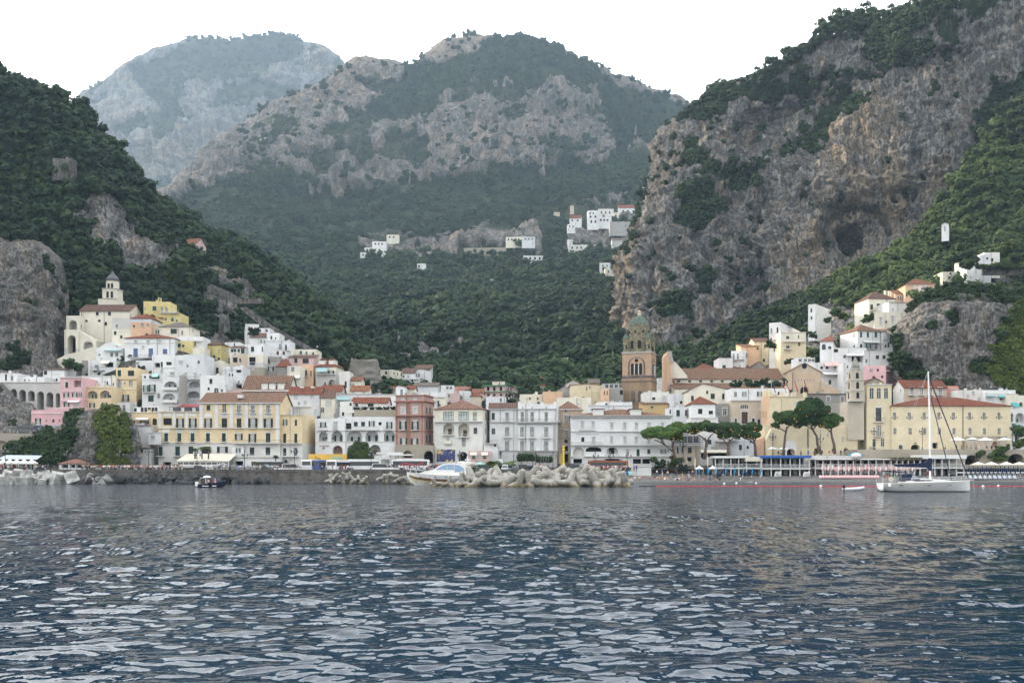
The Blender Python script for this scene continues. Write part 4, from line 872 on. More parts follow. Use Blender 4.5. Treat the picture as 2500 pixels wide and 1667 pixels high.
B=Bld('house','flaking cream house with a white awning terrace',312,1336,1502,785,960,D=8,col='ivory');B.win('s',800,852,1405,40,'grey',sur=True).awn(1335,1500,904,942,'white',1.6).done()
B=Bld('house','cream house with red roof, two white dormers and teal awning',319,1690,1945,788,1040,rot=-8,x2=2040,col='ivory',split=((890,'pale'),),roof=('hip',708,'red',.8));B.win('o',842,888,1885,40,'black').awn(1715,1848,800,864,'pale',1.4).loggia(1850,1935,955,1025,1.2,'offw').bal(1700,1940,888,24).win('s',990,1026,[1808,1878],22,'brown')
f=B.F['F']
for x in(1760,1878):
 t0=f.t(x);z0=B.zt+.25;d=MB();d.box(-.95,1.0,0,.95,4.2,1.75,wallmat('offw'));d.prism([(-1.1,1.75),(1.1,1.75),(0,2.5)],.9,4.6,roofmat('red'));o=d.build('dormer',B.root,(t0,0,z0));obj('window',window_mesh('g',1.2,1.4,None,'w')[0],o,(0,.97,.2))
B.done()
Bld('house','narrow white house with a tall dark door below the dormered house',311,1985,2112,850,1070,D=8,col='offw').win('s',976,1062,2065,24,'black').win('d',850,920,2005,30).done()
Bld('house','small house with an orange tiled roof below the dormered house',312,2112,2262,962,1040,D=7,col='ivory',roof=('gable',918,'terra')).win('s',1000,1034,[2120,2160],20,'grey').done()
B=Bld('house','white house under a plain red roof with two skylights',282,1350,1742,1128,1300,D=9,col='cool',roof=('gable',1040,'red'));B.win('c',1148,1206,1443,55).win('c',1146,1196,1645,52)
for x in(1500,1635):MB().box(-.5,1.8,1.75,.5,2.6,2.15,M_TRIM).build('skylight',B.root,(B.F['F'].t(x),0,B.zt))
B.done()
B=Bld('house','white gabled house with three dormers set in its brown roof',284,775,1348,1092,1270,D=13,col='offw',split=((1100,'rose'),),roof=('gable',905,'tan'));B.trim(1094,14,.45).win('s',1160,1226,1240,30,'brown')
for x in(1047,1142,1247):
 d=MB();d.box(-.9,.6,0,.9,5.2,2.0,wallmat('offw'));d.add([(-1.0,.4,2.0),(1.0,.4,2.0),(1.0,6,3.0),(-1.0,6,3.0),(-1.0,.4,1.85),(1.0,.4,1.85),(1.0,6,2.85),(-1.0,6,2.85)],[(0,1,2,3),(4,7,6,5),(0,4,5,1),(1,5,6,2),(3,2,6,7),(0,3,7,4)],roofmat('tan'));o=d.build('dormer',B.root,(B.F['F'].t(x),0,B.zt+.3));obj('window',window_mesh('s',.9,1.5,'grey','w')[0],o,(0,.57,.2))
B.done()
Bld('house','pink parapet house squeezed behind the tiled palazzo roof',287,558,780,1082,1180,D=6,col='rose').done()
B=Bld('house','bluish house with an arched door and two air conditioners',296,525,785,790,1090,D=8,col='cool');B.win('d',830,865,730,62).win('d',876,912,[615,652],20).win('a',980,1062,650,32).loggia(695,768,1015,1078,1.2,'dark',False).trim(830,5)
for x in(722,750):MB().box(-.5,-.4,0,.5,-.02,.8,M_FR).build('air_conditioner',B.root,(B.F['F'].t(x),0,B.F['F'].z(1004,1)))
B.done()
B=Bld('house','cream house with a brown shed roof and three slim windows',279,1752,1925,1180,1420,rot=8,D=8,col='ivory',roof=('shed',1085,'brown'));B.win('c',1215,1290,[1825,1853,1880],18).win('a',1300,1370,1765,42).trim(1195,6).done()
fr('E')
B=Bld('house','tall pale house with a white balustraded roof terrace',271,-112,92,540,1180,rot=-8,x2=166,col='offw',split=((700,'pale'),));B.trim(548,16,.4).win('s',690,735,-10,45,'teal').bal(-110,90,540,66,mat=M_TRIM,depth=.3).bal(-30,60,735,30).done()
B=Bld('house','long white wall house with a teal awning behind the red roof',291,355,1112,400,660,D=8,col='white');B.awn(410,562,432,478,'pale',1.6).trim(402,5,.3,M_TRIMG).done()
Bld('house','small house with a bright orange roof on the long white wall',295,570,782,358,430,D=7,col='offw',roof=('gable',298,'orange')).win('s',368,402,[597,727],34,'light').done()
Bld('house','red tiled house behind the cream shed roofed house',297,215,455,365,460,D=8,col='pale',roof=('gable',290,'red')).done()
B=Bld('house','white house with red gabled roof and a double arched loggia',277,585,1008,502,640,D=8,col='offw',roof=('gable',438,'red'));B.win('s',510,564,640,36).win('s',510,564,808,66).loggia(872,932,503,592,1.8,'offw').loggia(943,1000,503,592,1.8,'offw').awn(562,850,598,628,'white',2.2).done()
Bld('house','small white flat house beside the red gabled roof',275,440,586,490,670,D=7,col='offw').win('d',615,660,478,28).win('d',505,540,568,22).done()
B=Bld('restaurant_house','white arcaded house whose lower half carries red script lettering',262,146,505,692,1180,D=12,col='white')
B.win('o',738,800,240,34).win('c',735,826,388,48,sur=True).bal(192,298,830,34).bal(362,414,826,34).loggia(190,292,852,964,1.8,inner=('g',.5,.5)).loggia(338,476,843,966,1.8,inner=('o',.36,.6,'green')).loggia(354,472,1015,1120,2.2,'brown').win('a',1035,1060,245,34).trim(836,6,.25).trim(968,5).win('d',920,944,[280,360],16)
B.text('La Caravella',192,306,1004,1030,plain('letter_red',(.25,.03,.03),.7),italic=.3).done()
B=Bld('house','white arcaded house with a long flowered balcony above wide arches',262.5,505,1106,672,1180,D=12,col='white')
B.win('d',748,820,545,62).win('s',733,786,[630,717],44).win('o',725,786,820,36).win('d',736,772,920,36).win('o',730,815,1032,36).bal(505,915,828,36).bal(964,1066,826,36)
B.loggia(522,706,840,965,1.8,inner=('o',.32,.45,'green')).loggia(745,902,836,965,1.8,inner=('o',.36,.55,'green')).loggia(966,1100,836,965,1.8,inner=('o',.36,.55,'green')).loggia(795,926,1006,1132,2.4,'pale').loggia(526,640,1008,1130,2.4,'pale').trim(835,6,.2).trim(968,5).win('s',1062,1130,862,46,'brown').done()
tr=empty('roof_pergola',(xat(px(630),264),265,zat(py(672),264)));tag(tr,'planted stone roof terrace with a pergola between white houses','pergola')
b=MB();w0=(1090-505)/4.9*264/F/2;b.box(-w0*.1,0,0,w0*1.9,.4,1.9,wallmat('stone'));b.box(-w0*.1,.4,2.6,w0*.9,4,2.75,M_TRIMG)
for k in range(5):b.tube([(-w0*.1+k*w0*.22,.5,0),(-w0*.1+k*w0*.22,.5,2.6)],.06,M_IRON,5)
b.build('frame',tr)
for k in range(6):obj('planter_bush',SRC['wood'][k%4].data,tr,(k*w0*.3,.9,1.5),(0,0,k)).scale=(2.2,1.6,1.5)
B=Bld('palazzo','brick pink palazzo with green shutters on a rough stone arcade',262,1108,1446,415,1008,rot=-13,x2=1556,col='brick');bp=plain('brick_pink',(.33,.145,.10),.85,.2,2)
B.win('c',446,470,[1192,1340],42).win('c',566,640,1197,44,sur=True).win('c',566,636,1340,42,sur=True).win('o',726,826,1195,46,sur=True).win('o',726,826,1340,46,sur=True).win('o',926,1000,1203,42).win('o',926,1002,1333,46)
B.bal(1160,1232,828,34).bal(1302,1380,828,34).trim(418,8,.3,bp).trim(490,14,.5,bp).trim(660,10,.9,bp).trim(842,6,.2,bp).pil([1120,1256,1276,1424],12,500,1000,bp)
for yy in((560,640),(720,830),(890,990)):B.win('s',yy[0],yy[1],[1478,1518],14,'black',f='R')
for yy,q in((418,.3),(490,.5),(660,.9),(842,.2)):B.trim(yy+6,10,q,bp,f='R')
B.done()
B=Bld('stone_arcade','rough stone vaulted base under the brick pink palazzo',260,1096,1562,1012,1240,D=14,col='stone');B.loggia(1198,1306,1076,1160,4,'dark').loggia(1445,1556,1078,1232,5,'dark').done()
B=Bld('house','cream house with one broad green shuttered window behind the palazzo',286,1550,1702,432,700,D=9,col='ivory');B.win('o',480,556,1587,38,'green').win('d',520,545,1637,16).win('s',632,690,1605,50,'grey').trim(436,6,.4).done()
fr('F')
gf='emerald'
B=Bld('house','white house with a tiled map of the sea beside its archway',262,108,724,512,1240,rot=-10,x2=812,col='ivory',split=((672,'offw'),),roof=('hip',405,'pinkish',1.0))
B.win('c',549,665,287,134,frame=gf).win('c',549,665,482,134,frame=gf).win('c',551,662,623,48,frame=gf).bal(112,720,672,38,mat=M_FR).loggia(217,358,695,840,1.8,inner=('s',.36,.55,'brown')).loggia(410,553,695,866,1.8,inner=('s',.36,.5,'brown')).bal(215,360,842,36,mat=M_TRIM).bal(408,555,868,34,mat=M_TRIM)
B.win('g',753,830,630,44,frame='brown').win('c',870,945,283,42).win('c',885,985,482,46,frame='green').bal(240,325,952,8,solid=True).loggia(415,530,1058,1215,3,'dark').win('s',560,648,[764,802],13,f='R').win('s',760,834,[764,802],13,'grey',f='R').trim(676,6,.3)
f=B.F['F'];t0,t1=f.t(138),f.t(376);z1,z0=f.z(1028,t0),f.z(1186,t0)
t=newmat('map_tiles');p=t.pos((1,1,1),True);n1=t.noise(p,.42,6,.68);g2=t.n('ShaderNodeSeparateXYZ',i_0=p)
dz=t.math('ABSOLUTE',t.math('SUBTRACT',g2.outputs['Z'],.2));seaf=t.ramp(t.math('SUBTRACT',t.math('ADD',n1,.06),t.math('MULTIPLY',dz,.05)),.47,.49)
t.finish(t.mix(seaf,t.mix(t.ramp(t.noise(p,3,3),.45,.55),(.60,.43,.12),(.52,.45,.26)),t.mix(t.ramp(t.noise(p,4,2),.5,.55),(.02,.03,.13),(.05,.07,.2))),.35,spec=.4)
b=MB();b.box(-(t1-t0)/2,-.1,-(z1-z0)/2,(t1-t0)/2,-.01,(z1-z0)/2,MATS['map_tiles']);mo=b.build('map_mosaic',B.root,((t0+t1)/2,0,(z0+z1)/2));mo['label']='ceramic tile map with gold land and deep blue sea'
b=MB();W2,H2=(t1-t0)/2,(z1-z0)/2
for a in((-W2-.2,-H2-.2,W2+.2,-H2),(-W2-.2,H2,W2+.2,H2+.2),(-W2-.2,-H2,-W2,H2),(W2,-H2,W2+.2,H2)):b.box(a[0],-.14,a[1],a[2],-.01,a[3],M_TRIM)
b.build('frame',mo);B.done()
B=Bld('house','white house with grey mouldings under a short tiled roof',264,812,1173,500,1200,D=11,col='white',roof=('gable',434,'brown'));B.win('s',566,650,858,40,'green',sur=True).win('c',566,678,1035,38,sur=True,frame='green').win('g',756,836,860,46,frame='grey').win('c',752,856,1035,46,sur=True,frame='green').win('c',920,1040,1035,46,sur=True,frame='green').trim(516,14,.4,M_TRIMG).trim(684,12,.3,M_TRIMG).trim(1046,8,.3,M_TRIMG).bal(985,1085,872,34,mat=M_TRIMG).bal(985,1085,672,30).pil([820,948,1160],14,520,680,M_TRIMG).done()
Bld('terrace_house','low white stepped annex with a roof terrace in front of the moulded house',258,735,920,950,1180,D=5,col='white',cat='annex').bal(745,915,950,30).win('d',962,990,880,28).done()
B=Bld('palazzo','white three storey palazzo with grey cornices and small crenels',262,1174,1668,452,1210,rot=-7,x2=1722,col='white',split=((1052,'grey'),));B.win('g',482,506,[1232,1354,1534],22).win('c',560,672,[1229,1355,1535],42,sur=True,frame='green').win('c',750,864,[1229,1354,1535],50,sur=True,frame='green').win('c',920,1040,[1228,1354,1534],50,sur=True,frame='green')
B.trim(514,10,.3,M_TRIMG).trim(690,16,.7,M_TRIMG).trim(1046,10,.4,M_TRIMG).bal(1180,1270,880,36,mat=M_TRIMG).bal(1305,1405,880,36,mat=M_TRIMG).bal(1485,1590,880,36,mat=M_TRIMG).bal(1180,1660,676,34).pil([1292,1444,1655],14,520,680,M_TRIMG).pil([1640],36,720,1040,M_TRIMG)
for x in(1190,1340,1480,1645):B.chim(x,425,34,.05)
B.win('s',750,850,1698,12,'black',f='R').trim(690,16,.7,M_TRIMG,f='R').win('s',920,1030,1698,12,'black',f='R').done()
B=Bld('house','tan house with stone framed brown windows and a hipped roof',267,1668,1990,516,1200,D=12,col='tan',split=((900,'beige'),),roof=('hip',412,'tan',.8));B.win('c',596,688,1785,44,sur=True,frame='brown').win('c',788,876,1787,44,sur=True,frame='brown').win('d',985,1050,1790,44,sur=True).oculus(1787,925,22).oculus(1784,541,10).loggia(1755,1815,1085,1195,1.5,'dark',False).trim(520,10,.4).trim(770,6).done()
fr('I')
B=Bld('hotel','long white seafront hotel with its name painted between the upper storeys',262,198,1640,318,1012,D=12,col='white',roof=('hip',228,'tan',1.0))
B.win('c',405,506,[365,520],46,sur=True).win('c',425,520,[785,972,1140,1318],48,sur=True).win('c',425,500,1517,46,sur=True).win('d',628,695,370,42).win('c',625,722,525,46,sur=True).win('c',625,722,[785,975,1140,1318,1515],48,sur=True)
B.trim(345,10,.5,M_TRIMG).trim(320,8,.3).trim(545,7,.3).trim(742,9,.5,M_TRIMG).bal(310,560,524,22,mat=M_TRIM,depth=.5)
for x in(785,972,1140,1318,1517):B.bal(x-62,x+62,542,26,mat=M_TRIM,depth=.6)
B.bal(205,640,742,34).bal(660,1640,742,30,mat=M_FR).loggia(226,392,775,932,1.0,'offw').loggia(413,640,770,836,1.2,'dark').loggia(712,874,775,872,1.6,inner=('d',.45,.85)).win('c',806,890,1012,46,frame='grey').win('s',803,900,1163,46).win('s',800,866,1317,46).win('o',800,866,1525,44,'grey').win('g',808,850,1598,24).trim(905,8,.7).bal(680,890,925,36)
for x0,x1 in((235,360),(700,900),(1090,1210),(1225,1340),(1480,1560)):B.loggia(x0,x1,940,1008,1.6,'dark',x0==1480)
B.text('HOTEL RESIDENCE',275,602,572,596,plain('letter_grey',(.42,.38,.34),.8))
for x in(595,1135):
 d=MB();d.box(-1.4,.3,0,1.4,4.5,1.5,wallmat('offw'));d.box(-1.7,.1,1.5,1.7,4.8,1.68,roofmat('tan'));d.build('dormer',B.root,(B.F['F'].t(x),0,B.zt+.15))
B.done()
B=Bld('house','beige grey house with dark green shutters behind the first umbrella pine',262,1645,2062,740,1012,D=9,col='pale',split=((760,'beige'),));B.win('o',772,860,1765,46).win('s',772,860,1905,54).trim(745,10,.5).loggia(1735,1800,920,975,1.2,'dark',False).loggia(1870,1935,915,975,1.2,'dark',False).done()
Bld('veranda_house','dark glazed rooftop veranda above the beige grey house',265,1690,2055,600,742,D=6,col='grey').win('g',615,712,[1750,1830,1910,1995],74,frame='grey').bal(1690,2050,738,26).done()
Bld('house','white house with black shutters seen under the umbrella pines',266,2060,2312,610,880,D=8,col='white').win('s',665,730,2188,52,'black').win('d',700,770,2150,30).done()
fr('J')
Bld('restaurant_house','low dark fronted restaurant house with a scalloped canopy under the pines',261,150,520,1030,1150,D=8,col='pale').loggia(250,510,1062,1130,2.5,'dark',False).loggia(165,240,1075,1140,1.6,'dark',False).awn(155,500,1035,1072,'cream',1.2).done()
Bld('house','grey white house with a dark green door behind the pine trunks',265,385,862,900,1130,D=8,col='cool').win('s',966,1036,668,42).win('d',986,1022,760,26).win('d',905,945,800,30).bal(520,640,910,20).done()
Bld('house','brown roofed dark cafe terrace house between the pines',263.5,385,545,935,985,D=4,col='grey',roof=('shed',915,'grey')).done()
# ------------------------------------------------------------------ seafront left: viaduct, pink houses, the long yellow palazzo
fr('B')
B=Bld('viaduct','pale road viaduct with a row of tall arches against the rock',284,-330,768,168,545,D=6,col='pale',cat='viaduct')
for c,w,a,b_ in((-190,85,240,330),(-70,85,248,345),(54,85,252,345),(172,85,257,360),(287,86,268,418),(400,86,280,412),(517,86,290,520),(635,88,300,525),(742,60,310,500)):B.loggia(c-w/2,c+w/2,a,b_,4.5,'greystone')
B.trim(172,6,.3).done()
B=Bld('house','white house with an arched doorway above the viaduct',291,-300,215,55,180,D=8,col='white');B.win('d',72,150,75,28).win('a',84,155,152,36).win('s',80,150,-90,30).trim(58,4).done()
Bld('house','low white wall house with air conditioners above the viaduct',292,215,565,104,185,D=7,col='white').win('d',135,160,315,18).win('d',138,156,368,16).done()
B=Bld('house','white house with a brown tiled eave and brown shutters above the viaduct',299,552,822,8,190,D=8,col='white',roof=('shed',-8,'brown'));B.win('s',24,76,580,46,'black').win('s',2,64,703,66,'green').win('o',126,180,585,26,'brown').win('d',125,158,722,22).done()
B=Bld('house','tall pink house with green shutters and white cornice',279,770,1046,106,520,D=10,col='pink',split=());B.win('s',168,242,852,40,sur=True).win('o',310,372,846,36).win('o',308,362,955,38).win('o',305,364,1024,20).bal(798,890,406,36,mat=M_FR).win('o',430,483,850,32).win('c',436,482,975,60).awn(885,1030,404,432,'white',1.4).trim(112,10,.4).trim(285,6).loggia(945,1035,150,234,2,'offw',False).done()
B=Bld('house','pink house wing stepping down above the ivy crag',274,585,1046,492,735,D=9,col='pink');B.win('o',568,612,847,32,'brown').win('c',568,600,952,22).win('d',680,692,815,12).trim(500,5).done()
B=Bld('house','pink and lilac house with pointed windows below the viaduct',269,400,792,528,905,D=9,col='pink',split=((716,'lilac'),));B.win('o',628,716,487,42,'black').win('d',642,684,680,32).win('d',652,672,592,12).win('d',652,678,760,12).bal(405,545,716,32,mat=M_FR).win('a',762,832,[422,470,527],30,frame='grey').win('c',770,834,640,42).win('d',808,832,760,14).trim(572,6).trim(718,5).done()
B=Bld('house','cream house with two large arched recesses above the crag',282,1042,1422,226,565,D=10,col='yellow',split=((235,'yellow'),));B.loggia(1116,1242,282,378,1.6,'pale',inner=('o',.22,.55,'green')).loggia(1274,1402,278,374,1.6,'pale',inner=('o',.22,.55,'green')).win('o',437,498,1176,36).win('o',433,494,1334,36).win('d',340,372,1445,26).trim(238,5).done()
B=Bld('terrace_house','white terrace house with a white sheet on the line above the cream arches',289,1042,1425,92,250,D=8,col='white',cat='house');B.win('s',180,230,1075,26).win('s',164,198,1220,42).win('s',158,222,1370,20,'black').win('d',186,228,1132,22).trim(96,5)
f=B.F['F'];MB().box(0,-.3,0,4.2,-.24,1.0,CANV['white']).build('laundry',B.root,(f.t(1155),0,f.z(226,5)));B.done()
Bld('road_wall','rough stone road wall with a broad blind arch by the tents',252,-320,398,822,1160,D=4,col='stone',cat='wall').loggia(-170,175,918,1165,.8,'stone').done()
fr('C')
B=Bld('house','plain white corner house with green shutters at the crag foot',258,42,352,606,1120,D=10,col='white',split=((825,'offw'),(1000,'pale')));B.win('s',695,782,181,38).win('s',730,786,90,26).win('s',828,880,176,36).win('g',904,950,235,26,frame='brown').trim(604,6,.3,CANV['red']).done()
B=Bld('house','cream upper house with an awning terrace behind the white corner house',265,80,448,442,640,D=9,col='yellow');B.win('d',548,592,137,26).loggia(205,330,548,598,1.4,'offw',False).awn(172,336,508,538,'white',1.5).win('a',515,600,397,60,frame='brown').trim(440,7,.3).done()
Bld('veranda_house','glazed roof terrace with red edging above the cream house',270,130,448,376,445,D=7,col='white').win('g',385,436,[240,285,330,375,415],38,frame='brown').win('s',388,434,155,34).done()
Bld('oriel_house','white projecting oriel with a pair of tiny dark arches',256.5,312,474,692,830,D=3,col='white',cat='oriel',base=.3).win('a',728,770,[362,386],17).trim(694,6,.2).done()
Bld('house','small white lean-to with a brown tiled top at the palazzo foot',256,186,342,885,1120,D=3,col='offw',roof=('shed',876,'brown')).win('g',905,950,235,26,frame='brown').done()
DG='black'
B=Bld('palazzo','yellow palazzo wing with white pilasters and a dark red terrace roof',257.5,445,956,432,1120,D=13,col='yellow',split=((822,'offw'),))
B.win('d',512,600,557,108).win('o',514,632,715,50,DG).win('o',514,632,873,50,DG).win('s',698,808,[540,705,870],48,sur=True).bal(660,770,634,30).bal(820,930,634,30)
for x in(540,705,870):B.bal(x-36,x+36,808,34)
B.win('s',870,985,470,48).win('s',866,982,682,62).win('s',868,982,848,58).bal(425,520,985,34).bal(635,735,984,34).trim(434,8,.35).trim(638,8,.3).trim(822,7,.3).trim(848,4,.2).pil([462,642,800],38,440,632)
B.pil([557,715,873],92,460,490,wallmat('white'),proud=.06).pil([540,705,870],92,652,692,wallmat('white'),proud=.06)
B.loggia(500,600,1060,1110,2,'dark',False).done()
te=empty('terrace_roof',(xat(px(580),262),262,zat(py(432),262)));tag(te,'dark red awning roof with an arch over the palazzo terrace','awning');s1=262/F/5.113
b=MB();L1=375*s1;h1=62*s1
b.add([(0,0,h1),(L1,0,h1),(L1,6,h1*1.75),(L1*.25,6,h1*1.9),(0,6,h1*1.3),(0,0,h1-.12),(L1,0,h1-.12),(L1,6,h1*1.75-.12),(L1*.25,6,h1*1.9-.12),(0,6,h1*1.3-.12)],[(0,1,2,3,4),(5,9,8,7,6),(0,5,6,1),(1,6,7,2),(2,7,8,3),(3,8,9,4),(4,9,5,0)],CANV['red']);b.build('canopy',te)
b=MB()
for k in range(9):b.box(L1*k/8-.06,.1,0,L1*k/8+.06,.22,h1-.14,M_FD)
for k in range(8):b.box(L1*k/8+.07,.13,.0,L1*(k+1)/8-.07,.17,h1-.2,M_GL if k%3 else M_CU)
b.build('glazing',te)
B=Bld('palazzo','tall yellow palazzo with white pilasters under a terracotta tiled roof',257,956,1962,320,1120,D=14,col='yellow',split=((822,'offw'),),roof=('gable',196,'tan'))
B.win('s',346,418,1068,46).win('o',344,446,1265,24,DG).win('c',354,450,[1450,1622,1815],44,frame='brown',sur=True).bal(1225,1305,452,36).bal(1410,1490,452,36).bal(1585,1660,452,36).bal(1775,1855,452,36)
B.win('o',515,632,1065,52,DG).win('s',515,632,1267,70,DG).win('s',515,634,1450,60,DG).win('o',516,632,1622,54,DG).win('o',514,634,1815,54,DG)
for x in(1065,1262,1450,1622,1815):B.bal(x-46,x+46,634,38)
B.win('s',698,808,1062,50,sur=True).win('s',700,808,1260,48,sur=True).win('o',706,786,1447,50,DG,sur=True).win('o',706,816,1617,52,DG,sur=True).win('s',704,816,1813,54,sur=True).bal(1385,1955,826,38,depth=1.2)
for x in(1062,1260):B.bal(x-38,x+38,808,34)
B.win('d',868,984,1040,108).win('o',868,946,1243,66,DG).win('s',882,975,1612,58,DG).win('s',882,975,1810,60,DG).win('o',888,942,1440,28,DG).bal(975,1110,986,34).bal(1196,1285,986,34,mat=M_FR).trim(326,10,.5).trim(638,8,.3).trim(822,7,.3).pil([978,1168,1356,1542,1722,1928],44,335,632).pil([1930],40,645,820)
for x in(1065,1262,1450,1622,1815):B.pil([x],90,460,500,wallmat('white'),proud=.06)
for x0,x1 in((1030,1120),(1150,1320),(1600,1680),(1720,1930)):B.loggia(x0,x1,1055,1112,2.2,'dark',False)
f=B.F['F'];b=MB();t0=f.t(1178)
MB().box(f.t(1410),1.6,B.zt+1.3,f.t(1465),3.2,B.zt+2.2,wallmat('offw')).build('skylight',B.root);B.done()
B=Bld('house','cream corner house with slim dark shutters joined to the yellow palazzo',258,1964,2240,470,1030,rot=-6,D=11,col='yellow',split=((830,'offw'),));B.win('o',530,606,2026,28,DG).win('s',534,610,2160,28).win('s',704,822,[2020,2158],34,DG).bal(1966,2205,828,36).win('s',884,982,[2020,2158],34,DG).bal(1970,2200,990,30,mat=M_FR).trim(472,7,.3).trim(830,6,.3).loggia(2010,2050,1035,1090,1,'dark',False).done()
Bld('terrace_house','white railed roof terrace with an iron balcony above the cream corner house',268,1962,2095,372,470,D=6,col='cool',cat='house').bal(1964,2092,458,40).win('s',235,300,1950,40,'brown').done()
Bld('shop_house','ivory ground floor shop with a scalloped edge and flat terrace',255,1378,1968,990,1120,D=5,col='white',cat='shop',base=.5).loggia(1600,1675,1055,1115,2,'ochre',False).loggia(1395,1500,1050,1112,2,'dark',False).loggia(1720,1950,1062,1118,2,'dark',False).trim(1000,16,.25,CANV['cream']).bal(1380,1965,990,22,mat=M_FR,depth=.3).done()
Bld('shop_house','little white kiosk house with one shuttered window on the shop terrace',256,1362,1508,866,995,D=4,col='white',cat='kiosk',base=.2).win('o',888,944,1440,28,DG).trim(868,5).done()
ve=empty('restaurant_veranda',(xat(px(680),250),250,zat(py(1125),250)));tag(ve,'white glazed restaurant veranda with sloping canvas roof at the palazzo foot','veranda');s1=250/F/5.113;L1=640*s1;h1=78*s1
b=MB();b.add([(-.2,-.3,h1),(L1+.2,-.3,h1),(L1+.6,5.5,h1+1.9),(.5,5.5,h1+1.9),(-.2,-.3,h1-.1),(L1+.2,-.3,h1-.1),(L1+.6,5.5,h1+1.8),(.5,5.5,h1+1.8)],[(0,1,2,3),(4,7,6,5),(0,4,5,1),(1,5,6,2),(2,6,7,3),(3,7,4,0)],CANV['cream']);b.build('roof',ve)
b=MB()
for k in range(10):b.box(L1*k/9-.1,0,0,L1*k/9+.1,.2,h1-.12,M_TRIM)
b.box(0,.02,0,L1,.18,.7,M_TRIM);b.box(0,.02,h1-.45,L1,.18,h1-.12,M_TRIM);b.build('frame',ve)
b=MB();b.box(0,.08,.7,L1,.12,h1-.46,M_GL);b.build('glazing',ve)
# ------------------------------------------------------------------ centre and right part of the town
fr('J')
B=Bld('house','pale yellow gabled house with six dark windows near the cathedral',293,10,548,268,470,D=11,col='ivory',roof=('gfront',192,186,'brown'));B.win('d',244,298,185,26).win('d',280,322,243,24).win('s',345,412,55,38,'black').win('s',318,386,314,50).win('d',320,386,460,50).done()
B=Bld('house','small white house with a red pyramid roof and open windows',277,45,346,442,625,D=10,col='white',roof=('hip',352,'red'));B.win('d',510,575,155,54).win('d',535,580,290,54).oculus(128,450,4).oculus(278,450,4).done()
Bld('house','plain white terrace wall house under the red pyramid roof',273,36,382,622,760,D=8,col='offw').bal(40,378,622,14,mat=M_TRIM,depth=.3).win('d',690,715,180,20).done()
Bld('stone_house','old bare stone house with one white framed window',285,346,550,446,720,D=9,col='greystone').win('g',506,596,468,50,sur=True).done()
B=Bld('house','white upper house with a roof garden beside the yellow castle',284,549,1282,252,420,D=9,col='white');B.win('s',297,356,605,38,'grey').win('o',295,356,715,26,'grey').win('o',293,354,915,40,'black').win('d',293,332,1160,36).done()
for k,x in enumerate((590,640,760,830,900,980,1060,1150,1220)):
 o=obj('garden_bush',SRC['wood'][k%4].data,None,(xat(px(x),287),287,zat(py(254),287)),(0,0,k));o.scale=(3.2,2.4,2.0+.7*(k%3));tag(o,'green bush in the roof garden of the white upper house','bush','roof garden bushes by the castle')
B=Bld('chapel','weathered beige chapel with a large arched window near the pines',283,549,928,405,735,D=9,col='beige',split=((640,'pale'),));B.win('a',458,512,718,106).win('s',545,702,721,84,'brown',sur=True).win('c',460,526,905,40).win('s',632,706,608,30,'brown',sur=True).win('d',628,704,832,32,sur=True).win('d',640,716,903,38).trim(408,8,.3,M_TRIMG).done()
B=Bld('cathedral','long cathedral nave with a brown tiled roof and small clerestory windows',332,-190,1212,126,190,D=16,col='ivory',roof=('gable',-5,'tan'),cat='church');B.win('d',146,172,[-120,20,160,300,437,575,713,853,990,1130],40).done()
Bld('church_aisle','low tiled aisle along the foot of the cathedral nave',324,-180,1212,250,300,D=8,col='ivory',roof=('shed',182,'tan'),cat='church aisle').done()
fr('G')
q=[(1495,700),(1520,655),(1562,655),(1592,790),(1592,1020),(1612,1060),(1612,1160),(1500,1200)]
fa=empty('church_facade',at(px(1495),py(1200),330));tag(fa,'striped stone facade gable of the cathedral seen edge on','church facade')
o=fa.location;L_=lambda pts,Y=330:[(at(px(x),py(y),Y).x-o.x,at(px(x),py(y),Y).z-o.z)for x,y in pts]
MB().prism(L_(q),0,10,wallmat('peach')).build('wall',fa);MB().prism(L_([(1592,790),(1622,800),(1786,990),(1786,1026),(1592,1026)]),.6,2.2,wallmat('ivory')).build('gable',fa)
b=MB()
for k in range(9):b.prism(L_([(1556,838+k*21),(1590,838+k*21),(1590,849+k*21),(1556,849+k*21)]),-.08,-.01,M_TRIM)
for k in range(6):b.prism(L_([(1510,1085+k*18),(1550,1070+k*18),(1550,1080+k*18),(1510,1095+k*18)]),-.08,-.01,M_TRIMG)
b.build('stripes',fa);b=MB();b.prism(L_([(1520,655),(1562,655),(1592,810),(1565,830),(1545,780)]),-.3,-.1,M_TRIMG);b.prism(L_([(1575,1030),(1612,1060),(1612,1150),(1590,1165)]),-.3,-.1,plain('roof_edge',(.2,.13,.1),.9,.3));b.build('coping',fa)
obj('window',window_mesh('d',1.2,4.2,None,'w')[0],fa,(at(px(1605),0,330).x-o.x,.45,at(0,py(1015),330).z-o.z))
Yc=322;s5=Yc/F/5.6
ct=empty('campanile',(xat(px(1146),Yc),Yc+4,zat(py(1380),Yc)-4),R(-18));tag(ct,'cathedral bell tower with round top, corner turrets and green tiled cap','bell tower')
hz=lambda y:zat(py(y),Yc)-ct.location.z
t=newmat('tower_stone');p=t.pos();br=t.n('ShaderNodeTexBrick',i_Vector=t.pos(),i_Scale=1.6);n1=t.ramp(t.noise(t.pos((1,1,.35)),.5,5,.7),.35,.65)
t.finish(t.mix(t.ramp(t.noise(p,1.8,4,.7),.3,.7),t.mix(n1,(.20,.145,.10),(.28,.195,.12)),t.mix(n1,(.26,.185,.125),(.35,.255,.16))),.9,t.noise(p,4,3),.4,.05,spec=.1)
TS=MATS['tower_stone'];TP=stucco('tower_peach',(.43,.30,.20),.6);TD=plain('tower_dark',(.13,.10,.095),.85,.3)
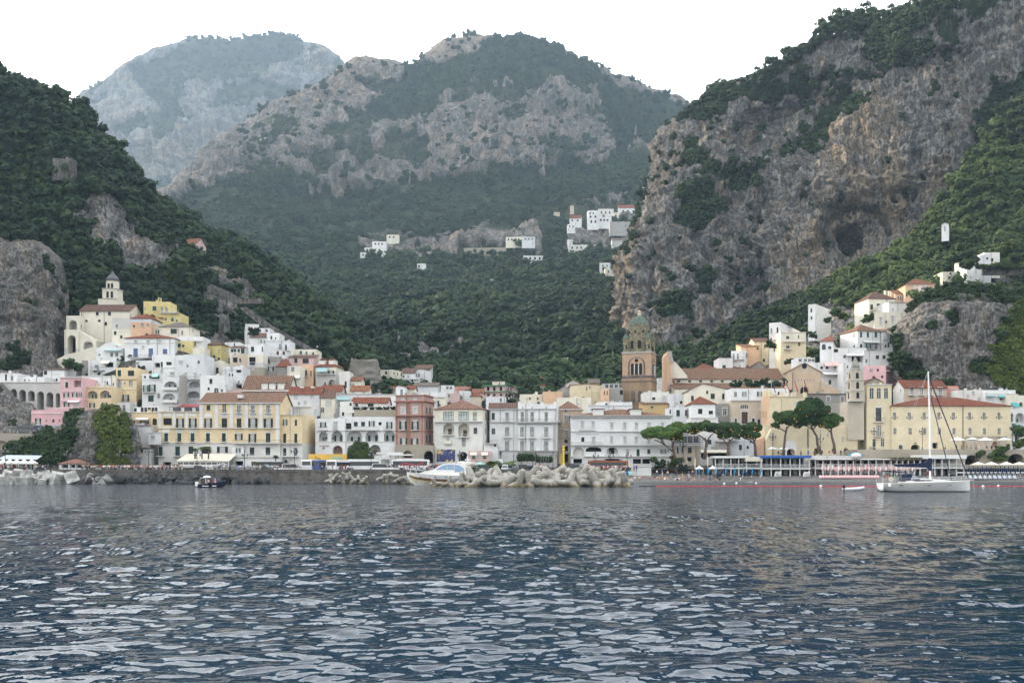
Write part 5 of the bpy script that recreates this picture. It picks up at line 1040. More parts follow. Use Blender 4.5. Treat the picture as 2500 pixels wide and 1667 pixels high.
t=newmat('tower_inlay');p=t.pos(obj=True);v=t.n('ShaderNodeTexVoronoi',i_Vector=p,i_Scale=2.2);f1=t.ramp(v.outputs['Distance'],.2,.42)
t.finish(t.mix(f1,t.mix(t.ramp(t.noise(p,.9,3),.4,.6),(.48,.41,.26),(.40,.38,.22)),(.17,.155,.10)),.7,spec=.2);TI=MATS['tower_inlay']
TG=tiles('tower_green',(.19,.26,.21),.5)
hw=198*s5
def arched(b,w,z0,z1,y,m,n=10):
 r=w/2;P_=[(-r,z0),(r,z0)]+[(r*math.cos(math.pi*k/n),z1-r+r*math.sin(math.pi*k/n))for k in range(n+1)]
 b.prism(P_,y,y+.12,m)
b=MB();b.box(-hw*1.05,-hw*1.05,0,hw*1.05,hw*1.05,hz(1030),TS);b.box(-hw*1.09,-hw*1.09,hz(1075),hw*1.09,hw*1.09,hz(1066),TD);b.box(-hw*1.03,-hw*1.03,hz(1030),hw*1.03,hw*1.03,hz(992),TD);b.box(-hw,-hw,hz(992),hw,hw,hz(685),TP);b.box(-hw*1.05,-hw*1.05,hz(685),hw*1.05,hw*1.05,hz(668),M_TRIMG);b.build('shaft',ct)
for a in(0,-90,90,180):
 b=MB();arched(b,5.6,hz(985),hz(735),-hw-.10,TD);arched(b,4.5,hz(985),hz(748),-hw-.14,TP)
 for k in(-1.35,0,1.35):
  P_=[(-.5,hz(980)),(.5,hz(980))]+[(.5*math.cos(math.pi*j/8),hz(845)+.5*math.sin(math.pi*j/8))for j in range(9)]
  b.prism([(x+k,z)for x,z in P_],-hw-.16,-hw-.05,M_DK)
 for k in(-.68,.68):b.tube([(k,-hw-.3,hz(980)),(k,-hw-.3,hz(850))],.13,M_FR,6)
 n=16;b.prism([(.62*math.cos(6.283*j/n),hz(785)+.62*math.sin(6.283*j/n))for j in range(n)],-hw-.17,-hw-.06,M_DK)
 b.build('window',ct,rot=(0,0,R(a)))
 b=MB();q_=hw*.05;arched(b,5.0,hz(1375),hz(1105),-hw*1.05-.1,TS);
 for k in(-1.1,1.1):
  P_=[(-.65,hz(1375)),(.65,hz(1375))]+[(.65*math.cos(math.pi*j/8),hz(1225)+.65*math.sin(math.pi*j/8))for j in range(9)]
  b.prism([(x+k,z)for x,z in P_],-hw*1.05-.14,-hw*1.05-.03,TD)
 b.build('window',ct,rot=(0,0,R(a)))
R0=138*s5
b=MB();b.lathe([(R0*1.05,hz(668)),(R0*1.05,hz(640)),(R0,hz(635)),(R0,hz(345)),(R0*1.03,hz(342)),(R0*1.03,hz(300)),(R0*1.07,hz(296)),(R0*1.07,hz(286))],TI,28);b.build('drum',ct)
b=MB();b.lathe([(R0*1.08,hz(286)),(R0*.98,hz(255)),(R0*.76,hz(210)),(R0*.5,hz(170)),(R0*.24,hz(152)),(R0*.2,hz(148))],TG,28);cp=b.build('cap',ct);MB().lathe([(R0*.17,hz(150)),(R0*.15,hz(95)),(R0*.2,hz(90)),(R0*.05,hz(70))],wallmat('beige'),8).build('lantern',cp)
for k in range(8):
 a=2*math.pi*k/8+.2
 b=MB();P_=[(-.55,hz(610)),(.55,hz(610))]+[(.55*math.cos(math.pi*j/8),hz(525)+.55*math.sin(math.pi*j/8))for j in range(9)];b.prism(P_,-R0-.1,-R0+.3,M_DK);b.prism([(x*.5,hz(415)+x2*.5)for x,x2 in[(math.cos(6.283*j/12),math.sin(6.283*j/12))for j in range(12)]],-R0-.12,-R0+.2,TD);b.prism([(.35*math.cos(6.283*j/12)+1.2,hz(380)+.35*math.sin(6.283*j/12))for j in range(12)],-R0-.02,-R0+.5,M_DK);b.build('window',ct,rot=(0,0,a))
for sx in(-1,1):
 for sy in(-1,1):
  r=42*s5;d=hw*.78;b=MB();b.lathe([(r*1.1,hz(668)),(r,hz(655)),(r,hz(505)),(r*1.12,hz(500)),(r*1.12,hz(482))],TI,14);tu=b.build('turret',ct,(sx*d,sy*d,0))
  MB().lathe([(r*1.2,hz(482)),(r*.95,hz(455)),(r*.45,hz(430)),(.08,hz(418))],TG,14).build('cap',tu)
  for k in range(5):
   b=MB();b.prism([(-.26,hz(630)),(.26,hz(630)),(.26,hz(580)),(0,hz(568)),(-.26,hz(580))],-r-.06,-r+.2,M_DK);b.build('window',tu,rot=(0,0,2*math.pi*k/5+.3))
Bld('house','cream house whose pink roof slopes beside the bell tower',331,185,622,1115,1260,D=10,col='straw',roof=('gfront',420,1100,'pinkish')).win('d',1132,1172,450,12).win('d',1142,1195,406,12).done()
Bld('house','grey pitched roof house behind the cream terrace',338,0,222,1195,1300,D=10,col='grey',roof=('gfront',95,1130,'grey')).done()
Bld('house','grey ridge roof house in the back row by the tower',345,440,582,1085,1140,D=9,col='lemon',roof=('gable',1035,'grey')).done()
Bld('house','small grey house with red roof point in the back row',352,115,330,1100,1170,D=9,col='pale',roof=('gfront',225,1045,'terra')).win('a',1085,1115,265,18).done()
Bld('house','peach house end with two slim windows beside the tower base',318,622,712,1168,1350,D=9,col='peach').win('d',1200,1256,[648,686],12).done()
Bld('stone_house','grey stone house with a wide window next to the bell tower',319,712,908,1168,1345,D=9,col='greystone').win('d',1188,1255,880,46).done()
Bld('roof_cabin','glazed rooftop cabin with posts beside the bell tower',323,622,905,1100,1165,D=7,col='grey').win('g',1108,1160,[680,745,810,870],44,frame='grey').done()
Bld('terrace_house','cream roof terrace with potted plants above the tan hip roof',312,0,470,1290,1400,D=8,col='ivory').done()
Bld('house','white low house with satellite dishes behind the hotel roof',299,552,1028,1352,1470,D=8,col='white').win('d',1365,1394,675,40).dish(765,1337,18).dish(872,1330,11).done()
Bld('house','pale grey parapet house along the hotel ridge',292,428,1030,1395,1500,D=6,col='cool').bal(430,1025,1395,8,mat=M_TRIMG,depth=.2).done()
B=Bld('house','cream house with stone stairs and a window in front of the tower',309,1195,1512,1215,1400,D=9,col='offw');B.win('d',1285,1322,1322,40).win('c',1266,1340,1459,50).chim(1290,1190,40).chim(1420,1180,50).done()
Bld('house','ochre patched house strip with a small green window behind the hotel',304,1165,1522,1372,1460,D=8,col='ochre',roof=('shed',1345,'tan')).win('s',1412,1436,1300,40).done()
Bld('house','grey white blotched house beside the yellow gabled house',303,1540,1795,1238,1460,D=9,col='cool').win('d',1332,1372,1696,38).win('d',1310,1345,1772,30).done()
Bld('house','bluish grey house with tall dark doors beside the hotel roof',282,1535,1780,1428,1600,D=8,col='cool').win('s',1456,1546,1655,46,'green').win('s',1458,1545,1775,26,'brown').win('d',1455,1510,1548,24).done()
Bld('house','white flat house between the bell tower and the cathedral gable',352,1378,1505,1022,1180,D=9,col='cool').done()
B=Bld('house','red hipped roof house with a little dormer behind the cathedral',350,1850,2230,908,960,D=12,col='pale',roof=('hip',826,'red',.9));B.done()
fr('L')
B=Bld('church','plain tan church gable with one dark arched door and a round mark',303,945,1342,1168,1420,D=8,xl=905,col='tan',roof=('gfront',1150,1060,'tan'));B.loggia(1100,1195,1332,1415,1.0,'dark').oculus(1147,1100,30)
for k in range(7):B.win('d',1260,1270,1042+k*36,8)
B.done()
B=Bld('church_aisle','tan lean-to wing with a sloping top beside the church gable',302,1342,1560,1392,1440,D=7,col='tan',cat='church aisle');f=B.F['F'];MB().prism([(0,B.zt),(f.wid,B.zt),(f.wid,B.zt+.1),(0,f.z(1276,0))],.02,6.9,wallmat('tan')).build('gable',B.root);B.done()
Bld('stone_house','grey stone barn with a triangular gable behind the cathedral roof',349,520,716,1118,1160,D=14,col='greystone',roof=('gfront',630,1044,'brown')).win('d',1092,1112,652,30).done()
Bld('house','wide brown roof sloping beside the grey stone gable',350,240,520,1128,1160,D=14,col='pale',roof=('gable',1062,'brown')).done()
Bld('house','brown roofed low house behind the church gable',346,770,975,1150,1190,D=10,col='beige',roof=('gable',1082,'tan')).done()
B=Bld('house','white tower house topped by railings on the hillside',357,1190,1272,392,590,rot=-36,x2=1452,col='white');B.win('s',442,484,1226,22).win('s',525,566,1228,20).trim(415,4).bal(1192,1270,392,20,depth=.1).dish(1380,352,9).done()
B=Bld('house','white cube house with slim windows on the right hillside',347,742,876,605,960,rot=-30,x2=1096,col='white',split=((745,'offw'),));B.win('s',664,730,768,20,'grey').win('s',652,720,838,22,'black').win('d',650,664,980,50,f='R').win('s',775,822,765,18,'black').awn(785,862,745,808,'pink',1.5).loggia(790,868,850,930,2,'dark',False).done()
B=Bld('house','cream house with a long balcony below the white cube house',339,876,1166,708,985,D=9,col='ivory',split=((830,'straw'),));B.win('s',755,810,955,36,'black').win('s',745,780,1080,14).win('g',862,896,957,40,frame='grey').win('g',830,868,1087,28,frame='brown').bal(905,1152,818,26,solid=True).bal(910,1000,905,30).trim(712,5).done()
B=Bld('house','long low white house with a railed corner balcony',353,305,466,925,1100,rot=-24,x2=742,col='white');B.win('s',956,1022,[335,382],22,'grey').bal(305,450,1025,30).win('s',945,1006,486,24,'grey',f='R').win('d',950,976,648,20,f='R').win('s',946,992,688,34,f='R').done()
Bld('house','small white house with railed roof behind the cathedral',351,165,325,1006,1140,D=9,col='white').win('s',1086,1126,225,40).bal(165,322,1006,24,mat=M_IRON,depth=.1).done()
Bld('house','little peach house with a slanted top among the hillside trees',355,420,622,868,930,D=8,col='peach',roof=('shed',848,'tan')).win('s',885,912,610,20).done()
Bld('house','yellow house with brown tiled roof above the peach house',357,570,738,812,920,D=9,col='straw',roof=('gable',776,'brown')).win('s',848,900,692,14).done()
B=Bld('villa','pale yellow villa with brown roof and green shutters high on the slope',353,1882,2190,318,480,rot=6,D=11,col='ivory',roof=('hip',238,'brown',.6));B.win('s',392,456,1920,28).win('s',380,408,1996,40,'black').win('d',330,338,[2040,2085,2130],8).bal(1890,1960,458,26).chim(2160,205,18).chim(2205,210,18).done()
B=Bld('house','orange peach house with tiled roof next to the pale yellow villa',356,2190,2352,262,360,D=9,col='peach',roof=('gable',228,'terra'));B.win('o',300,346,2238,22).win('s',278,316,2305,24).done()
Bld('house','white angular house with a dark roof edge below the yellow villa',346,2118,2370,365,490,rot=8,xl=1965,col='white').trim(368,4,.3,M_TRIMG).win('d',410,430,2342,30).win('s',478,510,2015,24,f='L').done()
B=Bld('house','large cream house with white framed windows on the rock edge',336,1952,2288,482,700,rot=-8,x2=2350,col='ivory',split=((690,'beige'),));B.win('c',546,626,2025,28,sur=True).win('c',525,610,2160,30,sur=True).win('g',658,686,2116,32).done()
B=Bld('house','white two storey house with teal shutters and a tan hipped roof',323,1757,2040,686,910,rot=14,xl=1556,col='white',roof=('hip',618,'tan',.7));B.win('s',708,770,[1798,1876,1968],28,'teal').win('s',843,888,1798,26).win('o',846,902,1880,30,'teal').win('c',846,902,1972,24,frame='green').awn(1815,1995,808,830,'white',1.2).win('s',725,772,1716,18,f='L').win('s',860,886,1718,16,f='L').bal(1820,1960,905,22).done()
Bld('house','white annex with tiled roof and dark windows on the rock brink',324,2040,2225,700,900,D=8,col='white',roof=('shed',676,'tan')).win('s',726,772,2176,28).win('s',850,886,2080,24,'black').win('s',828,886,2112,18,'green').bal(2045,2170,790,24).done()
B=Bld('house','white house with arched green windows and a red roof',318,1325,1476,812,1010,rot=-22,x2=1680,col='white',roof=('hip',752,'red',.5));B.win('a',846,910,1370,42,frame='green').win('a',868,904,1438,34,frame='green').win('d',858,886,1618,24,f='R').done()
B=Bld('house','white terrace house with a shaded loggia in the middle of the slope',315,1476,1862,892,1070,D=9,col='white');B.loggia(1690,1858,985,1052,2,'dark',False).win('s',974,1006,1608,26,'brown').awn(1620,1850,955,985,'white',1.4).win('d',905,940,1510,50).done()
Bld('house','white box house with two brown shutters above the pink house',313,1832,2106,920,1080,D=9,col='white').win('s',974,1018,[1986,2062],36,'brown').trim(924,4).done()
Bld('house','long white gallery house with a row of glass windows',313,1068,1268,1002,1100,D=7,col='white').win('g',1012,1050,[1100,1160,1206,1250],40).done()
B=Bld('house','white house with two pink awnings over dark openings',314,1266,1600,1058,1260,D=9,col='white');B.awn(1370,1460,1056,1106,'pink',1.6).awn(1464,1556,1050,1104,'pink',1.6).win('d',1106,1132,[1345,1408],26).win('d',1100,1130,1506,30).win('s',1096,1124,1570,24).awn(1350,1545,1165,1202,'white',2).trim(1150,4).done()
Bld('house','plain white house side wall with one small window by the bell tower',307,1592,1742,1062,1330,D=9,col='white').win('s',1094,1122,1643,16,'black').done()
fr('J')
B=Bld('house','dark grey weathered house with four windows behind the tallest pine',292,1518,2032,326,720,D=9,col='greystone',split=((440,'grey'),));B.trim(322,8,.4,M_SLATE).win('c',360,392,1610,38).win('s',360,418,1787,46,'grey',sur=True).win('s',358,416,1966,42,'grey',sur=True).win('c',486,556,1972,46,sur=True).done()
B=Bld('castle_tower','pale yellow castle tower with battlements and a sloping foot',273,1040,1516,352,1110,rot=7,xl=930,col='straw',side='peach');f=B.F['F']
for x0,x1 in((1040,1085),(1180,1232),(1325,1378),(1480,1516)):
 t0,t1=f.t(x0),f.t(x1);MB().box(t0,-.02,B.zt,t1,.9,f.z(300,t0),wallmat('straw')).build('merlon',B.root)
f=B.F['L']
for x0 in(945,985,1015):t0=f.t(x0);MB().box(-.02,B.D-t0-1,B.zt,.8,B.D-t0,B.zt+1.9,wallmat('straw')).build('merlon',B.root)
B.trim(356,7,.25,wallmat('straw')).win('d',722,782,1293,48).win('d',540,640,[945,968,995],7,f='L').done()
B=Bld('castle_wall','long plain yellow wall with a white portal behind three pines',269,975,2160,718,1108,D=7,col='straw')
B.loggia(1256,1352,1022,1104,3,'dark').loggia(1610,1672,1008,1086,2,'dark').loggia(1832,1880,1012,1078,2,'dark').loggia(1986,2040,1010,1072,2,'dark')
f=B.F['F'];t0,t1=f.t(1235),f.t(1378);b=MB();r=(t1-t0)/2;c=(t0+t1)/2;z1=f.z(912,c);z0=f.z(1108,c);n=12
b.prism([(c-r,z0),(c-r*.72,z0),(c-r*.72,f.z(1055,c)),(c-r*.4,f.z(1024,c)),(c+r*.4,f.z(1024,c)),(c+r*.72,f.z(1055,c)),(c+r*.72,z0),(c+r,z0)]+[(c+r*math.cos(math.pi*k/n),z1-r+r*math.sin(math.pi*k/n))for k in range(n+1)],-.4,-.01,wallmat('white'));b.build('portal',B.root)
MB().tube([(f.t(1528),-.12,f.z(1010,c)),(f.t(1528),-.12,f.z(765,c))],.12,M_IRON,6).build('drainpipe',B.root)
B.done()
q=[at(px(x),py(y),268.6)for x,y in((975,1108),(975,905),(1010,830),(1042,770),(1045,1108))];o=q[0]
tag(MB().prism([(p.x-o.x,p.z-o.z)for p in q],0,9,wallmat('straw')).build('buttress',None,(o.x,266.6,o.z)),'yellow flared buttress at the corner of the castle tower','buttress')
q=[at(px(x),py(y),268)for x,y in((872,1108),(872,905),(972,870),(972,1108))];o=q[0]
tag(MB().prism([(p.x-o.x,p.z-o.z)for p in q],0,8,wallmat('peach')).build('side_wall',None,(o.x,268,o.z)),'low apricot side wall at the foot of the castle tower','wall')
fr('K')
B=Bld('monastery_block','yellow monastery block with three tall arched windows at the top',268.5,166,446,268,1034,D=12,col='straw')
B.win('a',310,432,[222,303,385],50).win('g',532,682,298,70,frame='d',sur=True).win('c',735,850,302,52,frame='d').bal(240,362,690,46,mat=SH['brown']).bal(262,350,852,44).win('a',882,972,251,40).win('a',880,970,345,40).loggia(235,270,985,1030,1.5,'dark',False).trim(272,8,.3).done()
B=Bld('monastery','long yellow monastery wing with two rows of windows and red roof',268,446,1786,505,1010,D=13,col='straw',roof=('hip',416,'red',.9))
B.win('c',590,662,[478,645,813,978,1142,1323,1487,1655],36,frame='d').win('c',757,828,[483,655,820,983,1148,1328,1490,1657],36,frame='d').win('a',952,998,550,42,frame='teal').loggia(665,765,945,1000,1.6,'dark').loggia(905,965,925,990,1.0,'dark',False).win('d',926,938,713,22)
for x in(478,645,813,978,1142,1323,1487,1655):
 for dx in(-30,30):B.pil([x+dx],5,632,648,M_IRON,proud=.2)
B.done()
Bld('restaurant_wall','rubble stone restaurant wall with a wooden arched door below the monastery',265.5,1312,1748,852,985,D=2,col='stone',split=((880,'beige'),),cat='wall').loggia(1580,1642,908,965,.6,'brown').done()
Yt=266;ct=empty('bell_tower',(xat(px(82),Yt),Yt+3,zat(py(720),Yt)-4));tag(ct,'beige bell tower with a conical stone cap rising beside the monastery','bell tower');s6=Yt/F/4.612;hz=lambda y:zat(py(y),Yt)-ct.location.z
tb=stucco('tower_beige',(.52,.46,.37),.8);b=MB()
b.box(-96*s6,-.5,0,92*s6,6,hz(452),tb)
for w,y0,y1 in((78,452,342),(72,336,222),(64,216,112)):b.box(-w*s6,-w*s6,hz(y0),w*s6,w*s6,hz(y1),tb)
for w,y in((84,455),(84,340),(77,220)):b.box(-w*s6,-w*s6,hz(y)-.02,w*s6,w*s6,hz(y-6),M_TRIMG)
b.build('shaft',ct)
MB().lathe([(66*s6,hz(112)),(60*s6,hz(92)),(44*s6,hz(40)),(24*s6,hz(-20)),(5*s6,hz(-52))],plain('cap_stone',(.25,.24,.21),.9,.35,1.5),12).build('cap',ct)
for w,y0,y1 in((72,352,422),(66,236,312),(58,128,196)):
 for a in(0,90,-90):
  b=MB();arched(b,30*s6*1.1,hz(y1),hz(y0),0,M_DK);b.build('opening',ct,(math.sin(R(a))*(w+8)*s6,-math.cos(R(a))*(w+8)*s6,0)if a else(0,-(w+7)*s6,0),(0,0,R(a)))
Bld('stone_house','low ruined stone gable behind the monastery block',287,165,350,240,300,D=8,col='stone',roof=('gfront',258,192,'brown')).done()
fr('L')
B=Bld('house','salmon pink flat roofed house with a laundry balcony',300,1825,2080,1100,1330,rot=-30,x2=2222,col='pink');B.win('s',1130,1168,[1905,1925],12,'grey').win('d',1130,1160,1990,22).win('o',1106,1158,2168,24,'black',f='R').win('c',1235,1272,2150,40,f='R').bal(2085,2215,1185,26,f='R').done()
fr('K')
B=Bld('house','beige house under a red roof with four railed door windows',283,582,1064,292,440,rot=10,xl=462,col='beige',side='offw',roof=('gable',218,'red'));B.win('c',307,388,[670,778,882,990],42,frame='green',sur=True)
for x in(670,778,882,990):B.bal(x-32,x+32,388,28,mat=M_FR)
B.win('s',300,360,505,14,f='L').win('d',320,355,548,10,f='L').done()
Bld('house','plain white windowless block at the foot of the crag',302,1112,1406,195,300,D=9,col='cool').done()
Bld('house','white low house beside the windowless block',298,985,1150,222,310,D=8,col='cool').dish(1008,208,10).done()
Bld('house','salmon walled low house next to the beige railed house',286,1064,1202,285,430,D=8,col='salmon').trim(318,5).done()
Bld('house','small house with a brown hipped roof behind the monastery roof',292,1215,1420,290,340,D=9,col='ivory',roof=('hip',245,'brown')).win('d',296,325,1385,26).done()
Bld('house','blotched grey white house just over the monastery roof',281,1190,1502,332,430,D=8,col='offw').done()
B=Bld('house','white house with teal awnings over the monastery roof end',279,1500,1842,332,500,D=9,col='white');B.awn(1508,1602,398,412,'teal',1.2).awn(1635,1722,398,422,'teal',1.4).loggia(1665,1715,415,448,1.4,'dark',False).dish(1487,308,13).dish(1612,288,10).dish(1787,318,14).trim(372,4).done()
B=Bld('house','cream house with a teal awning terrace beyond the monastery',275,1782,1990,392,560,D=9,col='ivory');B.awn(1790,1862,474,526,'teal',1.6).loggia(1885,1925,472,522,1.4,'dark',False).done()
B=Bld('house','white house with arched balcony and green door beyond the monastery',272,1786,1995,545,1000,D=9,col='white');B.loggia(1842,1938,590,696,1.8,inner=('g',.4,.5)).loggia(1788,1814,594,690,1.6,'offw').win('o',735,818,1852,40,'green').bal(1790,1905,820,44).trim(702,5).awn(1820,1895,722,736,'teal',.7).loggia(1835,1885,850,930,1.6,'dark',False).done()
fr('M')
Bld('chapel','tiny white chapel alone in the wood below the cave',surf(slopeG,2318,577)-13,518,584,28,130,rot=-25,x2=648,col='white',roof=('gfront',550,10,'grey'),base=2.5).win('s',48,95,548,12,'grey').done()
B=Bld('house','long white house with a dark eave on the highest terrace',368,745,866,352,455,rot=10,xl=636,col='white');B.win('d',402,422,795,22).win('s',412,448,706,10,'grey',f='L').trim(356,4,.3,M_TRIMG).done()
Bld('house','grey white roof storey above the highest terrace house',372,862,968,305,400,D=8,col='cool').win('d',330,350,935,18).done()
Bld('house','cream patched outbuilding below the highest white house',366,525,662,462,560,D=8,col='ivory',cat='outbuilding').win('d',470,488,600,22).done()
Bld('house','pale house with a white canopy roof at the top terrace',376,905,1048,285,350,D=8,col='offw').done()
B=Bld('villa','peach and white villa with tall arched windows and tiled roof',353,188,456,575,700,rot=-4,D=9,col='peach',roof=('hip',528,'terra',.5));B.win('a',612,660,293,32,sur=True).win('a',602,664,350,38,sur=True).win('s',652,690,200,18).pil([272,318,376],10,580,690).trim(582,6).win('d',570,582,[410,345],10).done()
Bld('arcade','stone arcade terrace with one dark arch on the crag',340,330,622,638,740,D=7,col='stone').loggia(568,610,642,702,3,'dark').loggia(490,525,650,715,1,'stone').loggia(430,462,650,695,1,'pale').loggia(368,395,660,700,1,'pale').trim(636,5).done()
for lab,Y_,x0,x1,y0,y1,c in(('white garden wall above the crag beside a hedge',345,598,818,590,640,'white'),('short white garden wall with pots above the crag',344,848,1008,575,625,'white'),('stone terrace wall under the highest white house',362,890,1300,396,442,'greystone'),('grey terrace wall with a pergola at the photo edge',341,1020,1350,604,664,'greystone'),('old stone terrace wall above the large cream house',343,225,405,725,830,'stone')):
 q=[at(px(x),py(y),Y_)for x,y in((x0,y1),(x0,y0),(x1,y0-4),(x1,y1))];o=q[0]
 tag(MB().prism([(p.x-o.x,p.z-o.z-(2 if k in(0,3)else 0))for k,p in enumerate(q)],0,.7,crag_rock if c=='greystone' else wallmat(c)).build('garden_wall',None,(o.x,Y_,o.z)),lab,'wall')
Bld('house','white house with one green door at the photo edge under the terraces',338,1160,1340,705,800,D=8,col='offw').win('s',718,765,1250,22).win('d',740,755,1200,10).done()
for k in range(16):
 o=obj('climbing_shrub',SRC['ivy' if k%3 else 'wood'][k%4].data,None,at(2392+k*7.5+random.uniform(-3,3),663-random.uniform(0,9),360.5),(0,0,k));o.scale=(3.2,2.2,2.2+random.random());tag(o,'yellow green creeper hanging on the top terrace wall','shrub','creepers on the top terrace wall')
# ------------------------------------------------------------------ back row and the hamlets on the mountain
fr('O')
B=Bld('house','cream two storey house behind the ruined stone tower',392,366,492,182,310,rot=-20,x2=604,col='ivory');B.win('s',196,226,431,22).win('d',280,302,430,20).win('s',198,230,512,10,f='R').win('s',206,238,548,10,f='R').win('s',212,244,586,10,f='R').trim(186,4).done()
Bld('house','orange rendered lower house under the cream two storey house',388,398,552,304,370,D=8,col='orange').win('d',336,362,435,16).win('s',312,345,540,20).done()
Bld('house','white house with a dark brown roof beside the cream house',398,598,728,208,300,D=9,col='white',roof=('gable',162,'brown')).win('s',236,262,612,16).win('a',235,262,655,16).done()
Bld('house','white house with a tilted roof at the edge of the terraces',402,728,892,168,265,D=9,col='cool',roof=('shed',128,'brown')).win('g',170,192,862,44).win('a',218,252,[742,768],18).done()
Bld('house','low white house with a balcony under the tilted roof',394,660,770,262,310,D=7,col='white').bal(665,765,275,12).win('d',280,305,700,16).done()
Bld('house','grey roofed white house low in the back row',360,720,965,342,400,D=9,col='cool',roof=('gable',308,'grey')).done()
Bld('house','white glazed rooftop house in the back row',376,990,1125,338,392,D=8,col='white').win('g',345,380,[1060,1095],26).dish(1018,368,12).done()
Bld('house','salmon flat house strip in the back row',386,1130,1312,350,405,D=8,col='salmon').done()
Bld('villa','isolated white villa with an arched window above the back row',432,1320,1456,250,330,rot=10,D=8,col='cool',roof=('hip',228,'grey')).win('a',262,288,1352,24).done()
Bld('house','yellow box house under the isolated white villa',408,1250,1382,292,340,D=8,col='lemon').trim(292,4).done()
gt=plain('green_trim',(.10,.26,.15),.7)
B=Bld('apartment_house','apartment house with green roof edges and pink panels',372,1436,1652,340,520,rot=-14,x2=1786,col='rose',cat='apartment house');B.win('d',354,396,[1477,1540,1608],26).trim(340,9,.8,gt).trim(405,8,.5,gt).win('s',420,450,[1480,1540,1610],24,'black').trim(344,9,.8,gt,f='R').trim(412,8,.5,gt,f='R').win('d',362,400,[1684,1712],14,f='R').win('d',425,470,[1690,1730],14,f='R').done()
Bld('roof_cabin','cream rooftop cabin on the green edged apartment house',375,1520,1648,302,345,D=6,col='ivory').win('d',315,335,1592,10).trim(302,4,.3).done()
B=Bld('villa','pink villa with a raised tower under orange hipped roofs',397,1738,1912,340,420,D=10,col='rose',roof=('hip',304,'orange',.5));B.win('d',350,372,[1770,1815,1862],12).done()
Bld('villa','square pink villa tower with three windows and orange roof',399,1912,2064,272,340,D=10,col='rose',roof=('hip',234,'orange',.6)).win('s',282,304,[1938,1972,2012],12).done()
Bld('villa','pink villa wing with two arched windows',396,1908,2062,342,420,D=8,col='rose',roof=('shed',302,'orange')).win('a',362,398,[2015,2046],22).win('s',370,398,[1925,1960],10).done()
Bld('house','bluish white flat wall house in the back row',347,1178,1296,395,500,D=8,col='cool').done()
Bld('house','faded pink blank wall house in the back row',343,1032,1182,420,520,D=8,col='rose').done()
Bld('house','small cream house with red roof and satellite dish',337,1296,1405,444,520,D=8,col='beige',roof=('hip',408,'red')).dish(1358,450,12).done()
Bld('house','tile roofed rose house behind the small cream house',358,1318,1430,412,470,D=9,col='rose',roof=('gable',372,'terra')).done()
Bld('house','grey white house with roof clutter behind the moulded white palazzi',331,1455,1662,458,540,D=8,col='cool').chim(1500,440,20).chim(1600,445,26).dish(1690,465,10).done()
Bld('house','cream windowed house behind the crenelled white palazzo',336,1802,2034,430,520,D=8,col='ivory').win('s',462,486,[1905,1985],20,'brown').done()
Bld('house','peach terrace house behind the tan hip roof',333,2040,2240,402,500,D=8,col='peach').chim(2110,385,20).done()
Bld('house','white gabled house standing behind the brick palazzo',300,530,640,350,460,D=9,col='white',roof=('gfront',555,342,'terra')).win('s',382,440,590,26,'grey').done()
Bld('house','red tiled low house beside the white gabled house',303,640,720,372,440,D=8,col='ivory',roof=('gable',338,'red')).done()
Bld('house','long white parapet house behind the brick palazzo',306,660,1040,408,500,D=8,col='white').chim(720,392,16).chim(845,396,14).done()
Bld('house','orange tiled small house near the ruined tower foot',362,470,545,378,430,D=7,col='beige',roof=('gable',350,'terra')).dish(466,384,12).done()
def rough_tower(name,label,u,v0,v1,Y,r0,r1,mat,seed,cat='ruin',sq=1.0,rgh=.18):
 fr('Z');c=at(u,v1,Y);z1=zat(v0,Y);n,m=26,22;V=[]
 for j in range(m):
  for k in range(n):
   t=6.283*k/n;r=(r0+(r1-r0)*j/(m-1))*Y/F
   V.append((r*math.cos(t),r*sq*math.sin(t),-3+(z1-c.z+3)*j/(m-1)))
 V=np.array(V);nz=fbm(V/2.6+seed,4,seed,True)[:,None];V[:,:2]*=1+rgh*nz;top=np.arange(len(V))>=n*(m-1);V[top,2]+=fbm(V[top]/1.5,2,seed+4)*1.6
 Fc=[(j*n+k,j*n+(k+1)%n,(j+1)*n+(k+1)%n,(j+1)*n+k)for j in range(m-1)for k in range(n)]+[tuple(range(n*(m-1),n*m))]
 o=obj(name,npmesh(name,V,Fc,[mat],True),None,(c.x,Y,c.z));tag(o,label,cat);return o
rough_tower('rock_tower','big weathered rock stump with a ruined top behind the red roofs',890,880,950,382,44,28,wallmat('ruin'),3,rgh=.34)
rough_tower('stone_column','ruined grey stone column between white arcaded houses',447,914,985,286,12,8,wallmat('greystone'),5)
rough_tower('rock_tower','leaning stone watch stump below the castle walls',548,771,840,352,18,10,crag_rock,8)
rough_tower('watchtower','round ruined stone watchtower high on the wooded hill',158,394,430,surf(leftG,158,436)+.6,27,26,crag_rock,9,'watchtower',1,.09)
for lab,pts,Y_ in(('broken grey castle wall on the wooded hillside',((505,700),(515,694),(560,712),(585,728),(640,728),(640,741),(580,742),(550,730),(508,716)),372),('long grey stone stair wall above the topmost white house',((585,752),(600,748),(660,792),(760,848),(760,858),(650,806)),366)):
 q=[at(u,v,Y_)for u,v in pts];o=q[0];tag(MB().prism([(p.x-o.x,p.z-o.z)for p in q],0,2.5,crag_rock).build('castle_wall',None,(o.x,Y_,o.z)),lab,'wall')
fr('Z');Yp=surf(leftG,462,620)-8
Bld('house','pink house with tiled roof alone in the wood on the near hill',Yp,447,478,596,622,rot=-14,D=8,col='rose',roof=('gable',584,'terra')).win('s',602,612,[456,471],3.5,'brown').done()
fr('N')
